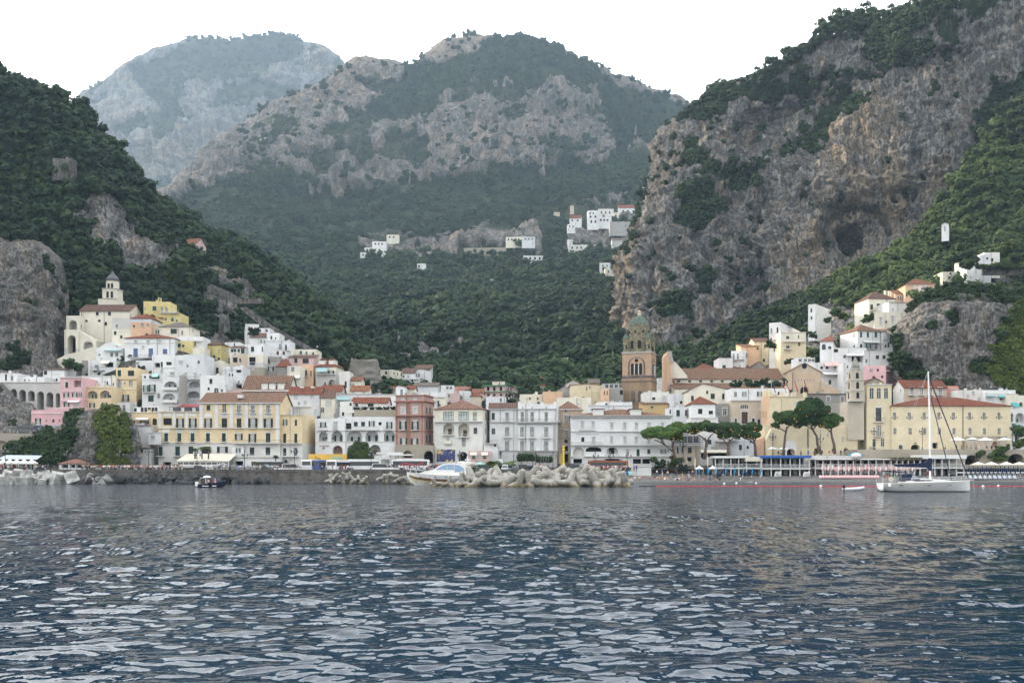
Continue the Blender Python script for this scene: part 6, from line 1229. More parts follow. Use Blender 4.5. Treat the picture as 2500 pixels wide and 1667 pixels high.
def ham(lab,x0,x1,y0,y1,col='white',roof=None,wins=(),rot=0,nm='house'):
 Y_=surf(midG,px((x0+x1)/2),py(y1+4))-11
 B=Bld(nm,lab,Y_,x0,x1,y0,y1,rot=rot,D=8,col=col,roof=roof,base=5)
 for k,a,b_,xs,w in wins:B.win(k,a,b_,xs,w,'black')
 B.done()
ham('broad white hotel house lowest on the spur of the mountain road',118,300,592,630,wins=[('a',600,620,[140,165,190,215,240,270],12)])
ham('pale long house in the middle of the mountain spur',150,300,556,592,'offw',wins=[('d',566,584,[170,200,230,260],12)])
ham('white house with a flat roof third up the mountain spur',207,308,512,552,wins=[('d',522,536,[230,255,280],12)])
ham('cream house highest on the mountain spur',313,403,462,500,'ivory',wins=[('d',472,486,[335,365],12)])
ham('little white house with a dark arch among terraces',538,600,674,715,wins=[('d',685,705,552,14)])
ham('cream terraced house beside the mountain road',1190,1306,480,522,'ivory',wins=[('d',490,505,[1210,1235,1262,1285],10)],rot=-8)
ham('grey white house next to the cream terraced house',1310,1406,478,522,'cool',wins=[('g',486,500,[1335,1360,1385],16)])
ham('white chalet with a red roof by the hamlet',1660,1742,342,388,roof=('gable',322,'red'),wins=[('d',350,364,[1680,1720],12)],rot=-12)
ham('small white annex under the red roofed chalet',1645,1702,386,414,wins=[('a',392,408,[1660,1685],10)])
ham('tall white hamlet house with arched balconies',1793,1872,284,388,wins=[('a',296,312,[1812,1835],12),('d',322,338,[1815,1850],14),('s',355,376,[1820,1850],12)])
ham('low white hamlet house with a glazed veranda',1870,1968,332,380,wins=[('d',346,362,[1890,1915,1940],14)])
ham('stepped white hamlet house under the ridge',1872,1985,272,335,'offw',wins=[('s',290,308,[1895,1925,1955],10)])
ham('large white hamlet house with a dark red roof',2022,2166,266,356,roof=('shed',244,'red'),wins=[('s',282,302,[2055,2090,2130],14),('a',318,342,[2040,2085,2130],14)])
ham('cream hamlet house joining the dark red roof',1980,2024,300,356,'ivory',wins=[('d',315,330,2000,12)])
ham('tall grey retaining wall under the hamlet',1955,2112,366,432,'grey',nm='retaining_wall')
ham('white house with a barrel roof below the hamlet',1655,1772,536,605,'offw',wins=[('d',550,566,[1680,1715,1745],12),('s',575,590,[1690,1740],10)])
ham('long low white house below the hamlet',1770,1866,536,562,wins=[('d',544,556,[1790,1810,1830,1850],9)])
ham('white house with a curved gable on the lower terrace',1320,1490,616,654,wins=[('d',626,646,[1340,1370,1405,1440,1470],14)])
ham('white cube house above the tall cream cube house',1880,1956,670,715,wins=[('d',682,696,[1905,1935],10)],rot=-12)
ham('tall cream cube house among trees near the great cliff',1920,1998,708,798,'ivory',wins=[('s',725,742,[1945,1980],10),('d',765,785,1960,14)])
ham('small grey house hidden against the great cliff',2200,2240,112,172,'pale',wins=[('d',125,140,2220,10)])
ham('grey gabled cottage beside the green nets',1972,2046,500,530,'pale',roof=('gable',488,'grey'))
ham('stone hut standing above the hamlet',1666,1692,248,278,'beige',nm='hut')
ham('stone hut beside the gully above the hamlet',1545,1588,296,326,'beige',nm='hut')
ham('white house alone above the back row near the tower',1572,1648,1368,1418,'ivory',wins=[('d',1378,1392,[1595,1625],9)])
ham('ruined white hut on the slope beside the tower',1800,1872,1238,1268,'pale',nm='hut')
ham('small domed white house under the hamlet',1648,1682,498,526,'white')
ham('long stone road wall on the mountain',350,830,585,606,'stone',nm='retaining_wall')
ham('stone road wall rising beside the mountain road houses',880,1190,560,590,'stone',nm='retaining_wall',rot=-4)
ham('pale ruin half hidden in the mid slope wood',1068,1118,788,815,'pale',nm='hut')
# ------------------------------------------------------------------ quay, beach, terraces
fr('Z')
t=newmat('quay_stone');p=t.pos();br=t.n('ShaderNodeTexBrick',i_Vector=t.n('ShaderNodeMapping',i_Vector=p,i_Rotation=(R(90),0,0)).outputs[0],i_Scale=.9,i_Color1=(.15,.14,.125,1),i_Color2=(.085,.08,.075,1),i_Mortar=(.05,.05,.05,1));t.l(p,br.inputs['Vector'])
q=t.pos((1,1,.3));c=t.mix(t.ramp(t.noise(p,.8,5,.7),.3,.7),(.075,.07,.066),(.17,.158,.14));c=t.mix(t.math('MULTIPLY',t.ramp(t.noise(q,.6,4),.55,.7),.5),c,(.04,.042,.036))
t.finish(c,.9,t.noise(p,2.2,5,.7),.8,.25,spec=.15)
ASPH=plain('asphalt',(.055,.055,.056),.9,.25,.6);PEB=plain('pebbles',(.12,.115,.11),.95,.3,1.6);CONC=plain('concrete',(.36,.355,.335),.9,.3,.7);WET=plain('wet_pebbles',(.06,.058,.056),.35,.3,1.2)
def ext(name,pts,y0,y1,mat,kind='structure',label=None,cat=None):
 o=MB().prism([(x,z)for x,z in pts],y0,y1,mat).build(name);tag(o,label,cat,kind=kind);return o
XL,XR=xat(-420,232),xat(1500,232)
ext('quay',[(XL,-3),(XR,-3),(XR,2.75),(XL,2.75)],232,256.2,MATS['quay_stone'])
MB().box(XL,232.3,2.75,XR,256,2.79,ASPH).build('road')['kind']='structure'
o=MB().box(XL,231.9,2.79,XR,232.3,3.35,MATS['quay_stone']).build('parapet');tag(o,'low dark stone parapet along the edge of the quay','parapet')
o=MB().box(xat(560,230),229.5,-2,xat(960,230),231.99,.55,MATS['quay_stone']).build('quay_ledge');tag(o,kind='structure')
b=MB();x0,x1=xat(-200,233),xat(760,233)
for k in range(int((x1-x0)/1.5)):b.tube([(x0+k*1.5,232.1,3.3),(x0+k*1.5,232.1,3.95)],.035,M_IRON,4)
for z in(3.62,3.93):b.tube([(x0,232.1,z),(x1,232.1,z)],.03,M_IRON,4)
tag(b.build('railing'),'long dark iron railing along the promenade edge','railing')
def sheet(name,rows,mat):
 V=[];n=60;m=len(rows)
 for x0,x1,y,z in rows:
  for k in range(n):x=x0+(x1-x0)*k/(n-1);V.append((x,y+1.2*math.sin(x*.13)+.5*math.sin(x*.41),z))
 V=np.array(V);V[:,2]+=.06*fbm(V/2.5,3,4)
 Fc=np.array([(j*n+k,j*n+k+1,(j+1)*n+k+1,(j+1)*n+k)for j in range(m-1)for k in range(n-1)])
 o=obj(name,npmesh(name,V,Fc,[mat],True));tag(o,kind='structure');return o
bx0,bx1=XR-1,xat(2900,240)
sheet('beach',[(bx0,bx1,234,-.8),(bx0,bx1,238,.12),(bx0,bx1,241,.7),(bx0,bx1,247,1.5),(bx0,bx1,258,2.5)],PEB)
sheet('beach',[(bx0,bx1,234.6,-.55),(bx0,bx1,237.2,.08),(bx0,bx1,238.8,.36)],WET)
ext('road_bank',[(XR-3,-1),(xat(1860,256),-1),(xat(1860,256),4.6),(xat(1700,256),4.4),(xat(1600,256),3.9),(XR-3,2.8)],256.3,262,MATS['quay_stone'])
fr('J');B=Bld('retaining_wall','pale retaining wall with a parapet road below the yellow castle',257,880,2100,1108,1260,D=11,col='pale',cat='wall',base=2).done()
fr('K');B=Bld('retaining_wall','stone retaining wall with two dark arches under the restaurant terrace',257.5,60,2300,1000,1170,D=10,col='stone',cat='wall',base=2);B.loggia(1275,1435,1062,1170,4,'dark').loggia(1758,1935,1048,1165,4,'dark').done()
for k in range(14):
 u=2385+random.uniform(0,78);v=1096+random.uniform(0,34);o=obj('climbing_shrub',SRC['broad'][k%4].data,None,at(u,v,256.9),(0,0,k));o.scale=(2.4,1.2,2.2);tag(o,'green climber hanging over the stone arches under the restaurant','shrub','climbers on the arched wall')
fr('Z')
# ------------------------------------------------------------------ rocks, cubes, tetrapods
def rock_src(seed,mat):
 bm=bmesh.new();bmesh.ops.create_icosphere(bm,subdivisions=2,radius=1)
 V=np.array([v.co for v in bm.verts]);rg=np.random.default_rng(seed)
 for _ in range(9):
  n=rg.normal(size=3);n/=np.linalg.norm(n);d=rg.uniform(.45,.8);s_=V@n;V-=np.outer(np.clip(s_-d,0,None),n)
 V*=1+.06*fbm(V*2+seed,3,seed)[:,None]
 for v,c in zip(bm.verts,V):v.co=c
 me=bpy.data.meshes.new('boulder');bm.to_mesh(me);bm.free();me.materials.append(mat);return me
DR=plain('boulder_dark',(.045,.046,.048),.9,.45,.6);LR=plain('boulder_grey',(.21,.205,.2),.9,.35,.6)
RK=[rock_src(k,DR)for k in range(6)];RL=[rock_src(k+20,LR)for k in range(4)]
rg=random.Random(5)
for k in range(150):
 u=rg.uniform(205,655);row=k%3;Y=230.4-2.1*row+rg.uniform(-.5,.5);z=(1.2,.7,.1)[row]+rg.uniform(-.3,.3)
 if u>560 and row==0:continue
 lite=u<285 and rg.random()<.6
 o=obj('boulder',rg.choice(RL if lite else RK),None,(xat(u,Y),Y,z),(rg.uniform(0,6),rg.uniform(0,6),rg.uniform(0,6)));s_=rg.uniform(.7,1.3);o.scale=(s_*1.2,s_,s_*.85)
 tag(o,'pale grey boulder near the concrete cubes' if lite else 'dark boulder heaped against the quay wall','boulder','grey boulders by the cubes' if lite else 'dark boulders along the quay')
cb=MB()
def cube_src():
 bm=bmesh.new();bmesh.ops.create_cube(bm,size=2)
 for v in bm.verts:
  if v.co.z>0:v.co.x*=.9;v.co.y*=.9
 bmesh.ops.bevel(bm,geom=bm.edges[:],offset=.06,segments=1,affect='EDGES');me=bpy.data.meshes.new('concrete_block');bm.to_mesh(me);bm.free();me.materials.append(CONC);return me
CB=cube_src()
for i,(u,v,s_,rz,tilt,lab)in enumerate(((3,1172,1.25,.3,.2,'concrete cube cut by the photo edge'),(20,1163,1.3,.7,.35,'tilted concrete cube leaning behind the front row'),(28,1176,1.2,1.2,-.15,'low concrete cube at the waterline below the leaning cube'),(44,1157,1.15,.25,.12,'topmost concrete cube with a small square hole'),(66,1160,1.3,.1,-.1,'upright concrete cube beside the topmost cube'),(58,1179,1.5,.05,.05,'broad flat concrete cube lying at the waterline'),(84,1172,1.15,.5,.5,'concrete cube sloping down to the dark water gap'),(99,1168,1.2,.9,.5,'narrow concrete cube standing on its corner'),(112,1164,1.25,.6,-.45,'concrete cube leaning towards the promenade'),(104,1178,1.0,.3,.2,'small concrete cube under the corner standing cube'),(143,1171,1.75,.8,.25,'big concrete cube showing two faces and a hole'),(175,1170,1.6,.55,-.5,'last big concrete cube next to the grey boulders'))):
 Y=226-.02*(v-1150)*4;o=obj('concrete_block',CB,None,at(u,v,Y),(tilt,tilt*.7,rz));o.scale=(s_*.92,)*3;tag(o,lab,'concrete block','concrete cubes at the shore')
 if i in(3,4,10):MB().tube([(0,-.93,.1),(0,-.98,.1)],.1,M_DK,8).build('hole',o)
def tetra_src():
 b=MB();L=[(0,0,1)]+[(math.sin(R(109.5))*math.cos(a),math.sin(R(109.5))*math.sin(a),math.cos(R(109.5)))for a in(0,2.094,4.189)]
 for d in L:
  d=Vector(d);b.tube([d*-.1,d*.12,d*.5,d*.9,d*.97,d*1.0],[.27,.31,.26,.2,.175,.07],MATS['tetra'],12)
 me=b.mesh('tetrapod',True);return me
t=newmat('tetra');p=t.pos();z=t.n('ShaderNodeSeparateXYZ',i_0=p).outputs['Z'];oi=t.n('ShaderNodeObjectInfo').outputs['Random'];nz=t.noise(p,.9,4,.65)
c=t.mix(t.ramp(nz,.3,.7),(.23,.22,.19),(.38,.36,.32));c=t.mix(t.math('MULTIPLY',oi,.35),c,(.17,.16,.13));c=t.mix(t.ramp(t.math('ADD',z,t.math('MULTIPLY',nz,1.4)),1.5,.75),c,(.15,.12,.065));t.finish(c,.9,t.noise(p,5,3),.3,.05,spec=.15)
TM=tetra_src();rg=random.Random(11)
def tetra(u,v,Y,s_,lab,grp):
 o=obj('tetrapod',TM,None,at(u,v,Y),(rg.uniform(0,6.28),rg.uniform(0,6.28),rg.uniform(0,6.28)));o.scale=(s_,)*3;tag(o,lab,'tetrapod',grp)
TP_=lambda u:np.interp(u,[1050,1085,1110,1150,1200,1280,1330,1362,1400,1440,1490,1520,1540],[1174,1168,1166,1150,1152,1152,1150,1146,1150,1146,1150,1160,1178])
n_=0
for row,(Y,dz)in enumerate(((186,0),(189,1),(192.5,2),(196,3))):
 u=1062+row*9
 while u<1535:
  top=TP_(u);base=1150+7047/Y-6;lo,hi=base,top+10
  v=lo+(hi-lo)*(row/3.0)+rg.uniform(-3,3)
  if row==0 or(lo-hi)>7*row:tetra(u,v,Y,rg.uniform(2.4,3.0)if u>1130 else rg.uniform(1.3,1.7),'pale concrete tetrapod in the breakwater pile','tetrapods of the breakwater');n_+=1
  u+=rg.uniform(29,38)
for u in range(1120,1520,16):
 top=TP_(u);o=obj('core_boulder',rg.choice(RL),None,at(u,(top+1186)/2+3,193.5),(rg.uniform(0,6),rg.uniform(0,6),0));h_=(1190-top)*193/F/2.6;o.scale=(1.6,1.6,max(.8,h_));tag(o,'dark grey core rock glimpsed between the breakwater tetrapods','boulder','core rocks of the breakwater')
for k,(u,v)in enumerate(((808,1172),(815,1166),(836,1172),(850,1168),(845,1160),(862,1172),(875,1172),(890,1174))):tetra(u,v,227,rg.uniform(1.3,1.6),'grey tetrapod at the foot of the bare quay wall','tetrapods by the quay wall')
for k,(u,v)in enumerate(((932,1170),(945,1168),(957,1163),(970,1172),(983,1172),(992,1174),(1003,1170),(1008,1174))):tetra(u,v,222,rg.uniform(1.3,1.7),'weathered tetrapod off the bow of the motor yacht','tetrapods by the motor yacht')
# ------------------------------------------------------------------ boats
def hull(b,st,m,n=7,deck=None):
 "stations (x, half beam, z keel, z deck, stem power)"
 V=[]
 for x,hb,zk,zd,pw in st:
  for s in(-1,1):
   for k in range(n):
    t_=k/(n-1);V.append((x,s*hb*(t_**pw),zk+(zd-zk)*t_))
 Fc=[]
 for i in range(len(st)-1):
  for s in(0,1):
   o=(2*i+s)*n
   for k in range(n-1):
    q_=(o+k,o+k+1,o+2*n+k+1,o+2*n+k);Fc.append(q_ if s==0 else q_[::-1])
 b.add(V,Fc,m)
 if deck:
  for i in range(len(st)-1):
   a,c=st[i],st[i+1];b.quad((a[0],-a[1]*.97,a[3]-.03),(c[0],-c[1]*.97,c[3]-.03),(c[0],c[1]*.97,c[3]-.03),(a[0],a[1]*.97,a[3]-.03),deck)
 a=st[0];b.add([(a[0],s*a[1]*((k/(n-1))**a[4]),a[2]+(a[3]-a[2])*k/(n-1))for s in(-1,1)for k in range(n)],[(k,k+1,n+k+1,n+k)for k in range(n-1)],m)
GEL=plain('gelcoat',(.84,.83,.79),.25,.03,1,.5);DECK=plain('boat_deck',(.66,.65,.60),.6,.06);NAVY=CANV['navy'];STEEL=plain('steel',(.55,.56,.58),.3,.05,metal=.9);TINT=plain('tinted_glass',(.03,.035,.04),.1,.1,spec=.6);WOODB=plain('brown_stripe',(.24,.11,.045),.4,.1);CREAM=plain('antifoul_cream',(.62,.56,.38),.5,.1)
Ys=142.0;c0=at(2258,1199.6,Ys);sy=empty('sailing_yacht',(c0.x,Ys,0));tag(sy,'white sailing yacht at anchor with a tall bare mast and navy sail cover','sailing boat')
b=MB();L=13.2;st=[(-L*.485,1.45,.25,1.22,.35),(-L*.40,1.75,-.2,1.24,.42),(-L*.2,1.98,-.45,1.28,.5),(0,2.02,-.5,1.34,.55),(L*.2,1.75,-.45,1.42,.65),(L*.36,1.1,-.4,1.52,.8),(L*.455,.42,-.3,1.60,.9),(L*.485,.06,-.1,1.63,1)]
hull(b,st,GEL,deck=DECK);h=b.build('hull',sy,smooth=True)
b=MB();b.box(-L*.44,-1.78,.86,L*.36,-1.772,.9,M_FD)if False else None
for x in(-4.05,-.15,2.75):b.box(x-.22,-2.03,.92,x+.22,-1.7 if abs(x)<3 else-1.6,.98,TINT)
b.build('portlight',h)if b.v else None
b=MB();hull(b,[(x,hb*1.012,.02,.12,pw)for x,hb,zk,zd,pw in st],NAVY);b.build('waterline_stripe',h)
b=MB();P_=[(-3.6,1.22),(-3.2,1.45),(-1.9,1.78),(.2,1.85),(1.8,1.72),(3.6,1.52),(3.9,1.42)];b.prism(P_,-1.1,1.1,GEL);cr=b.build('coachroof',sy);b=MB();b.prism([(-2.2,1.55),(-1.9,1.68),(-.4,1.72),(-.3,1.5),(-1.6,1.46)],-1.13,1.13,TINT);b.prism([(-.22,1.5),(-.3,1.72),(.6,1.68),(.8,1.55)],-1.13,1.13,TINT);b.build('window',cr)
zm=zat(907,Ys);xm=.75;b=MB();b.tube([(xm,0,1.6),(xm-.05,0,zm*.6),(xm-.28,0,zm)],[.15,.14,.10],GEL,8);ms=b.build('mast',sy)
b=MB();zs=zm*.63;b.tube([(xm-.1,-.95,zs),(xm-.1,.95,zs)],.05,GEL,5);b.tube([(xm-.1,-1.1,zm*.36),(xm-.1,1.1,zm*.36)],.05,GEL,5);b.tube([(xm-.7,0,zm+.05),(xm+.1,0,zm+.05)],.03,M_IRON,4);b.build('spreader',ms)
b=MB();b.tube([(xm-.1,0,3.35),(-4.55,0,3.62)],[.09,.07],GEL,6);bo=b.build('boom',sy)
b=MB();b.prism([(-4.4,3.62),(-4.35,3.88),(-1.5,3.98),(.1,4.2),(.55,4.75),(.95,4.75),(.95,2.95),(.6,2.98),(.2,3.42)],-.16,.16,NAVY);b.build('sail_cover',bo)
b=MB();sh=[(-1.1,1.7),(-1.8,2.25),(-2.6,2.55),(-3.0,2.45),(-3.35,1.5)];b.prism(sh,-1.15,1.15,NAVY);sp=b.build('sprayhood',sy);MB().prism([(-1.15,1.78),(-1.75,2.22),(-2.25,2.38),(-2.45,1.72)],-1.17,1.17,plain('hood_window',(.35,.38,.42),.15)).build('window',sp)
b=MB();b.add([(-5.9,-1.2,3.0),(-3.5,-1.2,2.82),(-3.5,1.2,2.82),(-5.9,1.2,3.0),(-5.9,-1.2,2.93),(-3.5,-1.2,2.72),(-3.5,1.2,2.72),(-5.9,1.2,2.93)],[(0,1,2,3),(4,7,6,5),(0,4,5,1),(1,5,6,2),(2,6,7,3),(3,7,4,0)],NAVY)
for x in(-5.6,-3.8):
 for s in(-1.15,1.15):b.tube([(x,s,1.2),(x-.1,s,2.9)],.025,STEEL,4)
b.build('bimini',sy)
b=MB();b.tube([(L*.475,0,1.75),(xm-.25,0,zm*.965)],.075,NAVY,6);b.tube([(3.8,0,1.6),(xm-.2,0,zm*.86)],.06,NAVY,6);b.build('furled_sail',sy)
b=MB()
for s in(-1.5,1.5):b.tube([(xm-.3,s,1.4),(xm-.1,s*.63,zs),(xm-.26,0,zm*.97)],.014,STEEL,3)
b.tube([(-6.2,0,1.3),(xm-.28,0,zm)],.014,STEEL,3);b.tube([(-4.3,0,3.7),(xm-.28,0,zm)],.012,STEEL,3);b.build('rigging',sy)
b=MB()
for s in(-1,1):
 P_=[(x,s*hb*.94,zd)for x,hb,zk,zd,pw in st]
 for dz in(.32,.6):b.tube([(x,y,z+dz)for x,y,z in P_],.014,STEEL,3)
 for x,y,z in P_:b.tube([(x,y,z-.02),(x,y,z+.62)],.018,STEEL,4)
b.build('guard_rail',sy)
b=MB();b.lathe([(.04,-.36),(.22,-.26),(.27,0),(.22,.26),(.04,.36)],GEL,10,(-L*.49,-.9,.45));b.lathe([(.03,-.3),(.18,-.2),(.22,0),(.18,.2),(.03,.3)],GEL,10,(-L*.43,-1.72,.9));b.build('fender',sy)
b=MB();b.tube([(L*.47,0,1.62),(L*.53,0,1.68)],.06,STEEL,5);b.tube([(L*.52,0,1.6),(L*.53,-.1,-.3)],.02,STEEL,4);b.build('anchor_roller',sy)
b=MB();n=12;V=[(.34*math.cos(6.283*k/n)*r,0,.34*math.sin(6.283*k/n)*r)for r in(1,.5)for k in range(n)];b.prism([(.36*math.cos(6.283*k/n),.36*math.sin(6.283*k/n))for k in range(n)],-.1,.1,plain('lifebuoy',(.7,.62,.5),.6));b.build('lifebuoy',sy,(-5.35,-1.5,1.75));MB().tube([(-5.9,-1.1,1.3),(-5.95,-1.1,2.6)],.02,STEEL,4).build('flagstaff',sy);MB().box(-6.0,-1.11,1.9,-5.7,-1.09,2.3,plain('flag_orange',(.55,.14,.05),.8)).build('ensign',sy)
dg=empty('dinghy',(xat(2084,146.5),146.5,0),R(4));tag(dg,'small pale inflatable dinghy with a black outboard near the yacht','dinghy')
b=MB();RUB=plain('dinghy_rubber',(.58,.62,.66),.5,.04)
b.tube([(-1.45,-.5,.26),(.6,-.55,.3),(1.15,-.4,.38),(1.5,0,.48),(1.15,.4,.38),(.6,.55,.3),(-1.45,.5,.26)],[.19,.24,.24,.23,.24,.24,.19],RUB,9);b.box(-1.2,-.4,.1,1.0,.4,.16,DECK);b.box(-1.3,-.45,.12,-1.2,.45,.5,DECK);b.build('tube',dg,smooth=True);b=MB();b.box(-1.65,-.15,.45,-1.3,.15,.85,M_IRON);b.tube([(-1.45,0,-.3),(-1.45,0,.5)],.07,M_IRON,6);b.build('outboard',dg)
my=empty('motor_yacht',(xat(1075,206),206,0),R(2));tag(my,'white motor yacht with a brown stripe behind the breakwater','motor boat')
b=MB();st=[(7.2,1.9,-.5,1.9,.4),(4,2.15,-.6,1.95,.45),(0,2.2,-.65,2.1,.5),(-3,1.85,-.5,2.35,.7),(-5.2,1.1,-.1,2.55,.95),(-6.4,.42,.9,2.68,1.0),(-6.9,.05,2.0,2.74,1)]
hull(b,st,GEL,deck=DECK);hl=b.build('hull',my,smooth=True)
def belt(z0,z1,m,nm):
 b=MB();V=[];K=2
 for s in(-1,1):
  V=[]
  for x,hb,zk,zd,pw in st[:-1]:
   for f_ in(z0,z1):
    z=zk+(zd-zk)*f_;V.append((x,s*(hb*(f_**pw)+.02),z))
  b.add(V,[(2*i,2*i+1,2*i+3,2*i+2)for i in range(len(st)-2)],m)
 b.build(nm,hl)
belt(.52,.70,WOODB,'stripe');belt(.24,.51,CREAM,'boot_band')
b=MB();b.prism([(-4.6,2.42),(-3.0,2.95),(-1.4,3.25),(.2,4.25),(1.6,4.62),(5.2,4.5),(6.0,3.4),(6.2,1.95),(-2,2.2)],-1.55,1.55,GEL);ca=b.build('cabin',my)
b=MB();WGL=plain('yacht_glass',(.25,.38,.55),.08,.05,spec=.7)
b.prism([(-.9,3.22),(.35,4.0),(1.4,4.3),(1.4,3.2)],-1.58,1.58,WGL);b.prism([(1.48,3.2),(1.48,4.3),(2.9,4.28),(2.9,3.2)],-1.58,1.58,WGL);b.prism([(2.98,2.75),(2.98,4.27),(4.0,4.1),(4.9,3.5),(5.0,2.75)],-1.58,1.58,WGL);b.build('window',ca)
b=MB();b.prism([(3.4,4.72),(4.2,5.0),(6.0,4.95),(7.6,4.6),(7.6,4.5),(3.6,4.62)],-1.3,1.3,GEL);b.tube([(5.6,-.6,4.5),(5.6,-.6,6.0)],.12,GEL,6);b.box(5.1,-.8,5.2,6.2,.8,5.4,GEL);b.build('radar_arch',my)
b=MB()
for x in(-4.0,-1.0,1.2):b.tube([(x,-2.3,1.75),(x,-1.5,1.75)],.11,TINT,8)
b.build('porthole',my)
b=MB();P_=[(-6.9,0,3.35),(-6.2,-.5,3.3),(-5,-1.2,3.2),(-3,-1.75,3.0),(-1.5,-2,2.8)]
for s in(1,-1):b.tube([(x,y*s,z)for x,y,z in P_],.03,STEEL,4);[b.tube([(x,y*s,z-.75),(x,y*s,z)],.025,STEEL,4)for x,y,z in P_]
b.build('bow_rail',my)
# ------------------------------------------------------------------ people
SKIN=plain('skin',(.42,.25,.17),.6,.08);HAIR=plain('hair',(.035,.022,.015),.8,.2)
CLO=dict(white=(.72,.72,.70),black=(.02,.02,.022),navy=(.02,.03,.09),red=(.45,.04,.04),pink=(.62,.25,.33),blue=(.08,.18,.42),grey=(.22,.22,.23),beige=(.52,.44,.32),orange=(.6,.22,.06),green=(.08,.22,.1),denim=(.07,.1,.18),violet=(.42,.22,.5))
CM={k:plain('cloth_'+k,v,.85,.08,3)for k,v in CLO.items()}
def body_mesh(pose,seed):
 J=dict(p=(0,0,.95),c=(0,0,1.3),n=(0,0,1.46),h=(0,-.02,1.58),ht=(0,-.01,1.70))
 if pose=='sit':J={k:(x,y,z-.75)for k,(x,y,z)in J.items()}
 E=[('p','c'),('c','n'),('n','h'),('h','ht')];Rd=dict(p=.135,c=.155,n=.06,h=.095,ht=.07);dz=J['p'][2]
 for s,nm in((-1,'l'),(1,'r')):
  sw=.10*s*(1 if pose=='walk' else .25)
  J[nm+'s']=(s*.19,0,dz+.43);J[nm+'e']=(s*.25,.04-sw*.5,dz+.17);J[nm+'w']=(s*.23,-.06-sw,dz-.06);J[nm+'hd']=(s*.22,-.09-sw,dz-.15)
  if pose=='sit':J[nm+'k']=(s*.14,-.42,dz+.22);J[nm+'a']=(s*.12,-.62,dz-.12);J[nm+'t']=(s*.12,-.76,dz-.14)
  else:J[nm+'k']=(s*.10,-.03+sw*.8,.50);J[nm+'a']=(s*.10,.04+sw*2.0,.08);J[nm+'t']=(s*.11,-.12+sw*2.0,.04)
  J[nm+'hp']=(s*.10,0,dz-.07)
  E+=[('c',nm+'s'),(nm+'s',nm+'e'),(nm+'e',nm+'w'),(nm+'w',nm+'hd'),('p',nm+'hp'),(nm+'hp',nm+'k'),(nm+'k',nm+'a'),(nm+'a',nm+'t')]
  for q_,r in(('s',.07),('e',.05),('w',.036),('hd',.042),('hp',.1),('k',.066),('a',.045),('t',.04)):Rd[nm+q_]=r
 keys=list(J);me=bpy.data.meshes.new('person');me.from_pydata([J[k]for k in keys],[(keys.index(a),keys.index(b_))for a,b_ in E],[])
 o=bpy.data.objects.new('t',me);COL.objects.link(o);m=o.modifiers.new('s','SKIN')
 for i,k in enumerate(keys):me.skin_vertices[0].data[i].radius=(Rd[k],Rd[k]*.9);me.skin_vertices[0].data[i].use_root=k=='p'
 o.modifiers.new('u','SUBSURF').levels=1
 bpy.context.view_layer.update();r=bpy.data.meshes.new_from_object(o.evaluated_get(bpy.context.evaluated_depsgraph_get()));bpy.data.objects.remove(o);r.name='person'
 r.materials.clear()
 for k in range(4):r.materials.append(SKIN)
 for f in r.polygons:
  x,y,z=f.center;z-=dz
  arm=abs(x)>.2
  if z>.62:k=3 if(y>-.02 or z>.70)else 0
  elif z>.46:k=0
  elif arm:k=1 if z>.22 else 0
  elif z>.02:k=1
  elif pose!='sit':k=2 if z>-.88 else 3
  else:k=2 if y>-.3 else 0
  f.material_index=k
 r.polygons.foreach_set('use_smooth',[True]*len(r.polygons));return r
BODY={p_:body_mesh(p_,i)for i,p_ in enumerate(('stand','walk','sit'))}
PV={}
def person(x,y,z,rz,pose,top,leg,where,grp,hair=HAIR):
 k=(pose,top,leg)
 if k not in PV:
  m=BODY[pose].copy();m.materials[1]=CM[top]if top else SKIN;m.materials[2]=CM[leg];m.materials[3]=hair;PV[k]=m
 o=obj('person',PV[k],None,(x,y,z),(0,0,rz));s_=.96+.08*((x*7.3)%1);o.scale=(s_,)*3
 tag(o,('person %s in %s top and %s %s %s'%({'stand':'standing','walk':'walking','sit':'sitting'}[pose],top,leg,'trousers',where))if top else 'bather sitting in %s swimwear %s'%(leg,where),'person',grp)
TOPS=['white','white','navy','red','white','pink','blue','grey','beige','black','white','grey','navy'];LEGS=['denim','black','beige','white','navy']
rg=random.Random(21)
def crowd(n,u0,u1,Y0,Y1,z,where,grp,poses=('stand','walk')):
 for k in range(n):
  Y=rg.uniform(Y0,Y1);u=u0+(u1-u0)*(k+rg.random())/n
  person(xat(u,Y),Y,z(u,Y)if callable(z)else z,rg.uniform(0,6.28),rg.choice(poses),rg.choice(TOPS),rg.choice(LEGS),where,grp)
crowd(26,0,120,234,240,2.79,'beside the white tents','people by the tents')
crowd(88,200,440,233.5,241,2.79,'on the crowded promenade','crowd on the promenade')
crowd(16,440,720,233.2,236,2.79,'in front of the parked cars','people by the parked cars')
crowd(18,752,850,233.4,238,2.79,'waiting beside the buses','people waiting by the buses')
crowd(26,955,1110,233.5,239,2.79,'near the painted coach','people near the painted coach')
crowd(8,1300,1340,234,238,2.79,'by the tall thin masts','people by the masts')
crowd(30,1440,1560,246,251.5,2.79,'in front of the hotel','people in front of the hotel')
crowd(16,1590,1680,256.5,258,lambda u,Y:float(np.interp(u,[1500,1600,1700,1860],[2.8,3.9,4.4,4.6])),'on the road under the first pines','people on the road under the pines')
crowd(12,1890,2060,259,263,zat(1109,258)-.5,'on the castle terrace','people on the castle terrace')
crowd(14,2300,2480,259.5,263,zat(1096,258)-.5,'at the restaurant terrace','people on the restaurant terrace')
bz=lambda Y:float(np.interp(Y,[234,238,241,247,258],[-.8,.12,.7,1.5,2.5]))
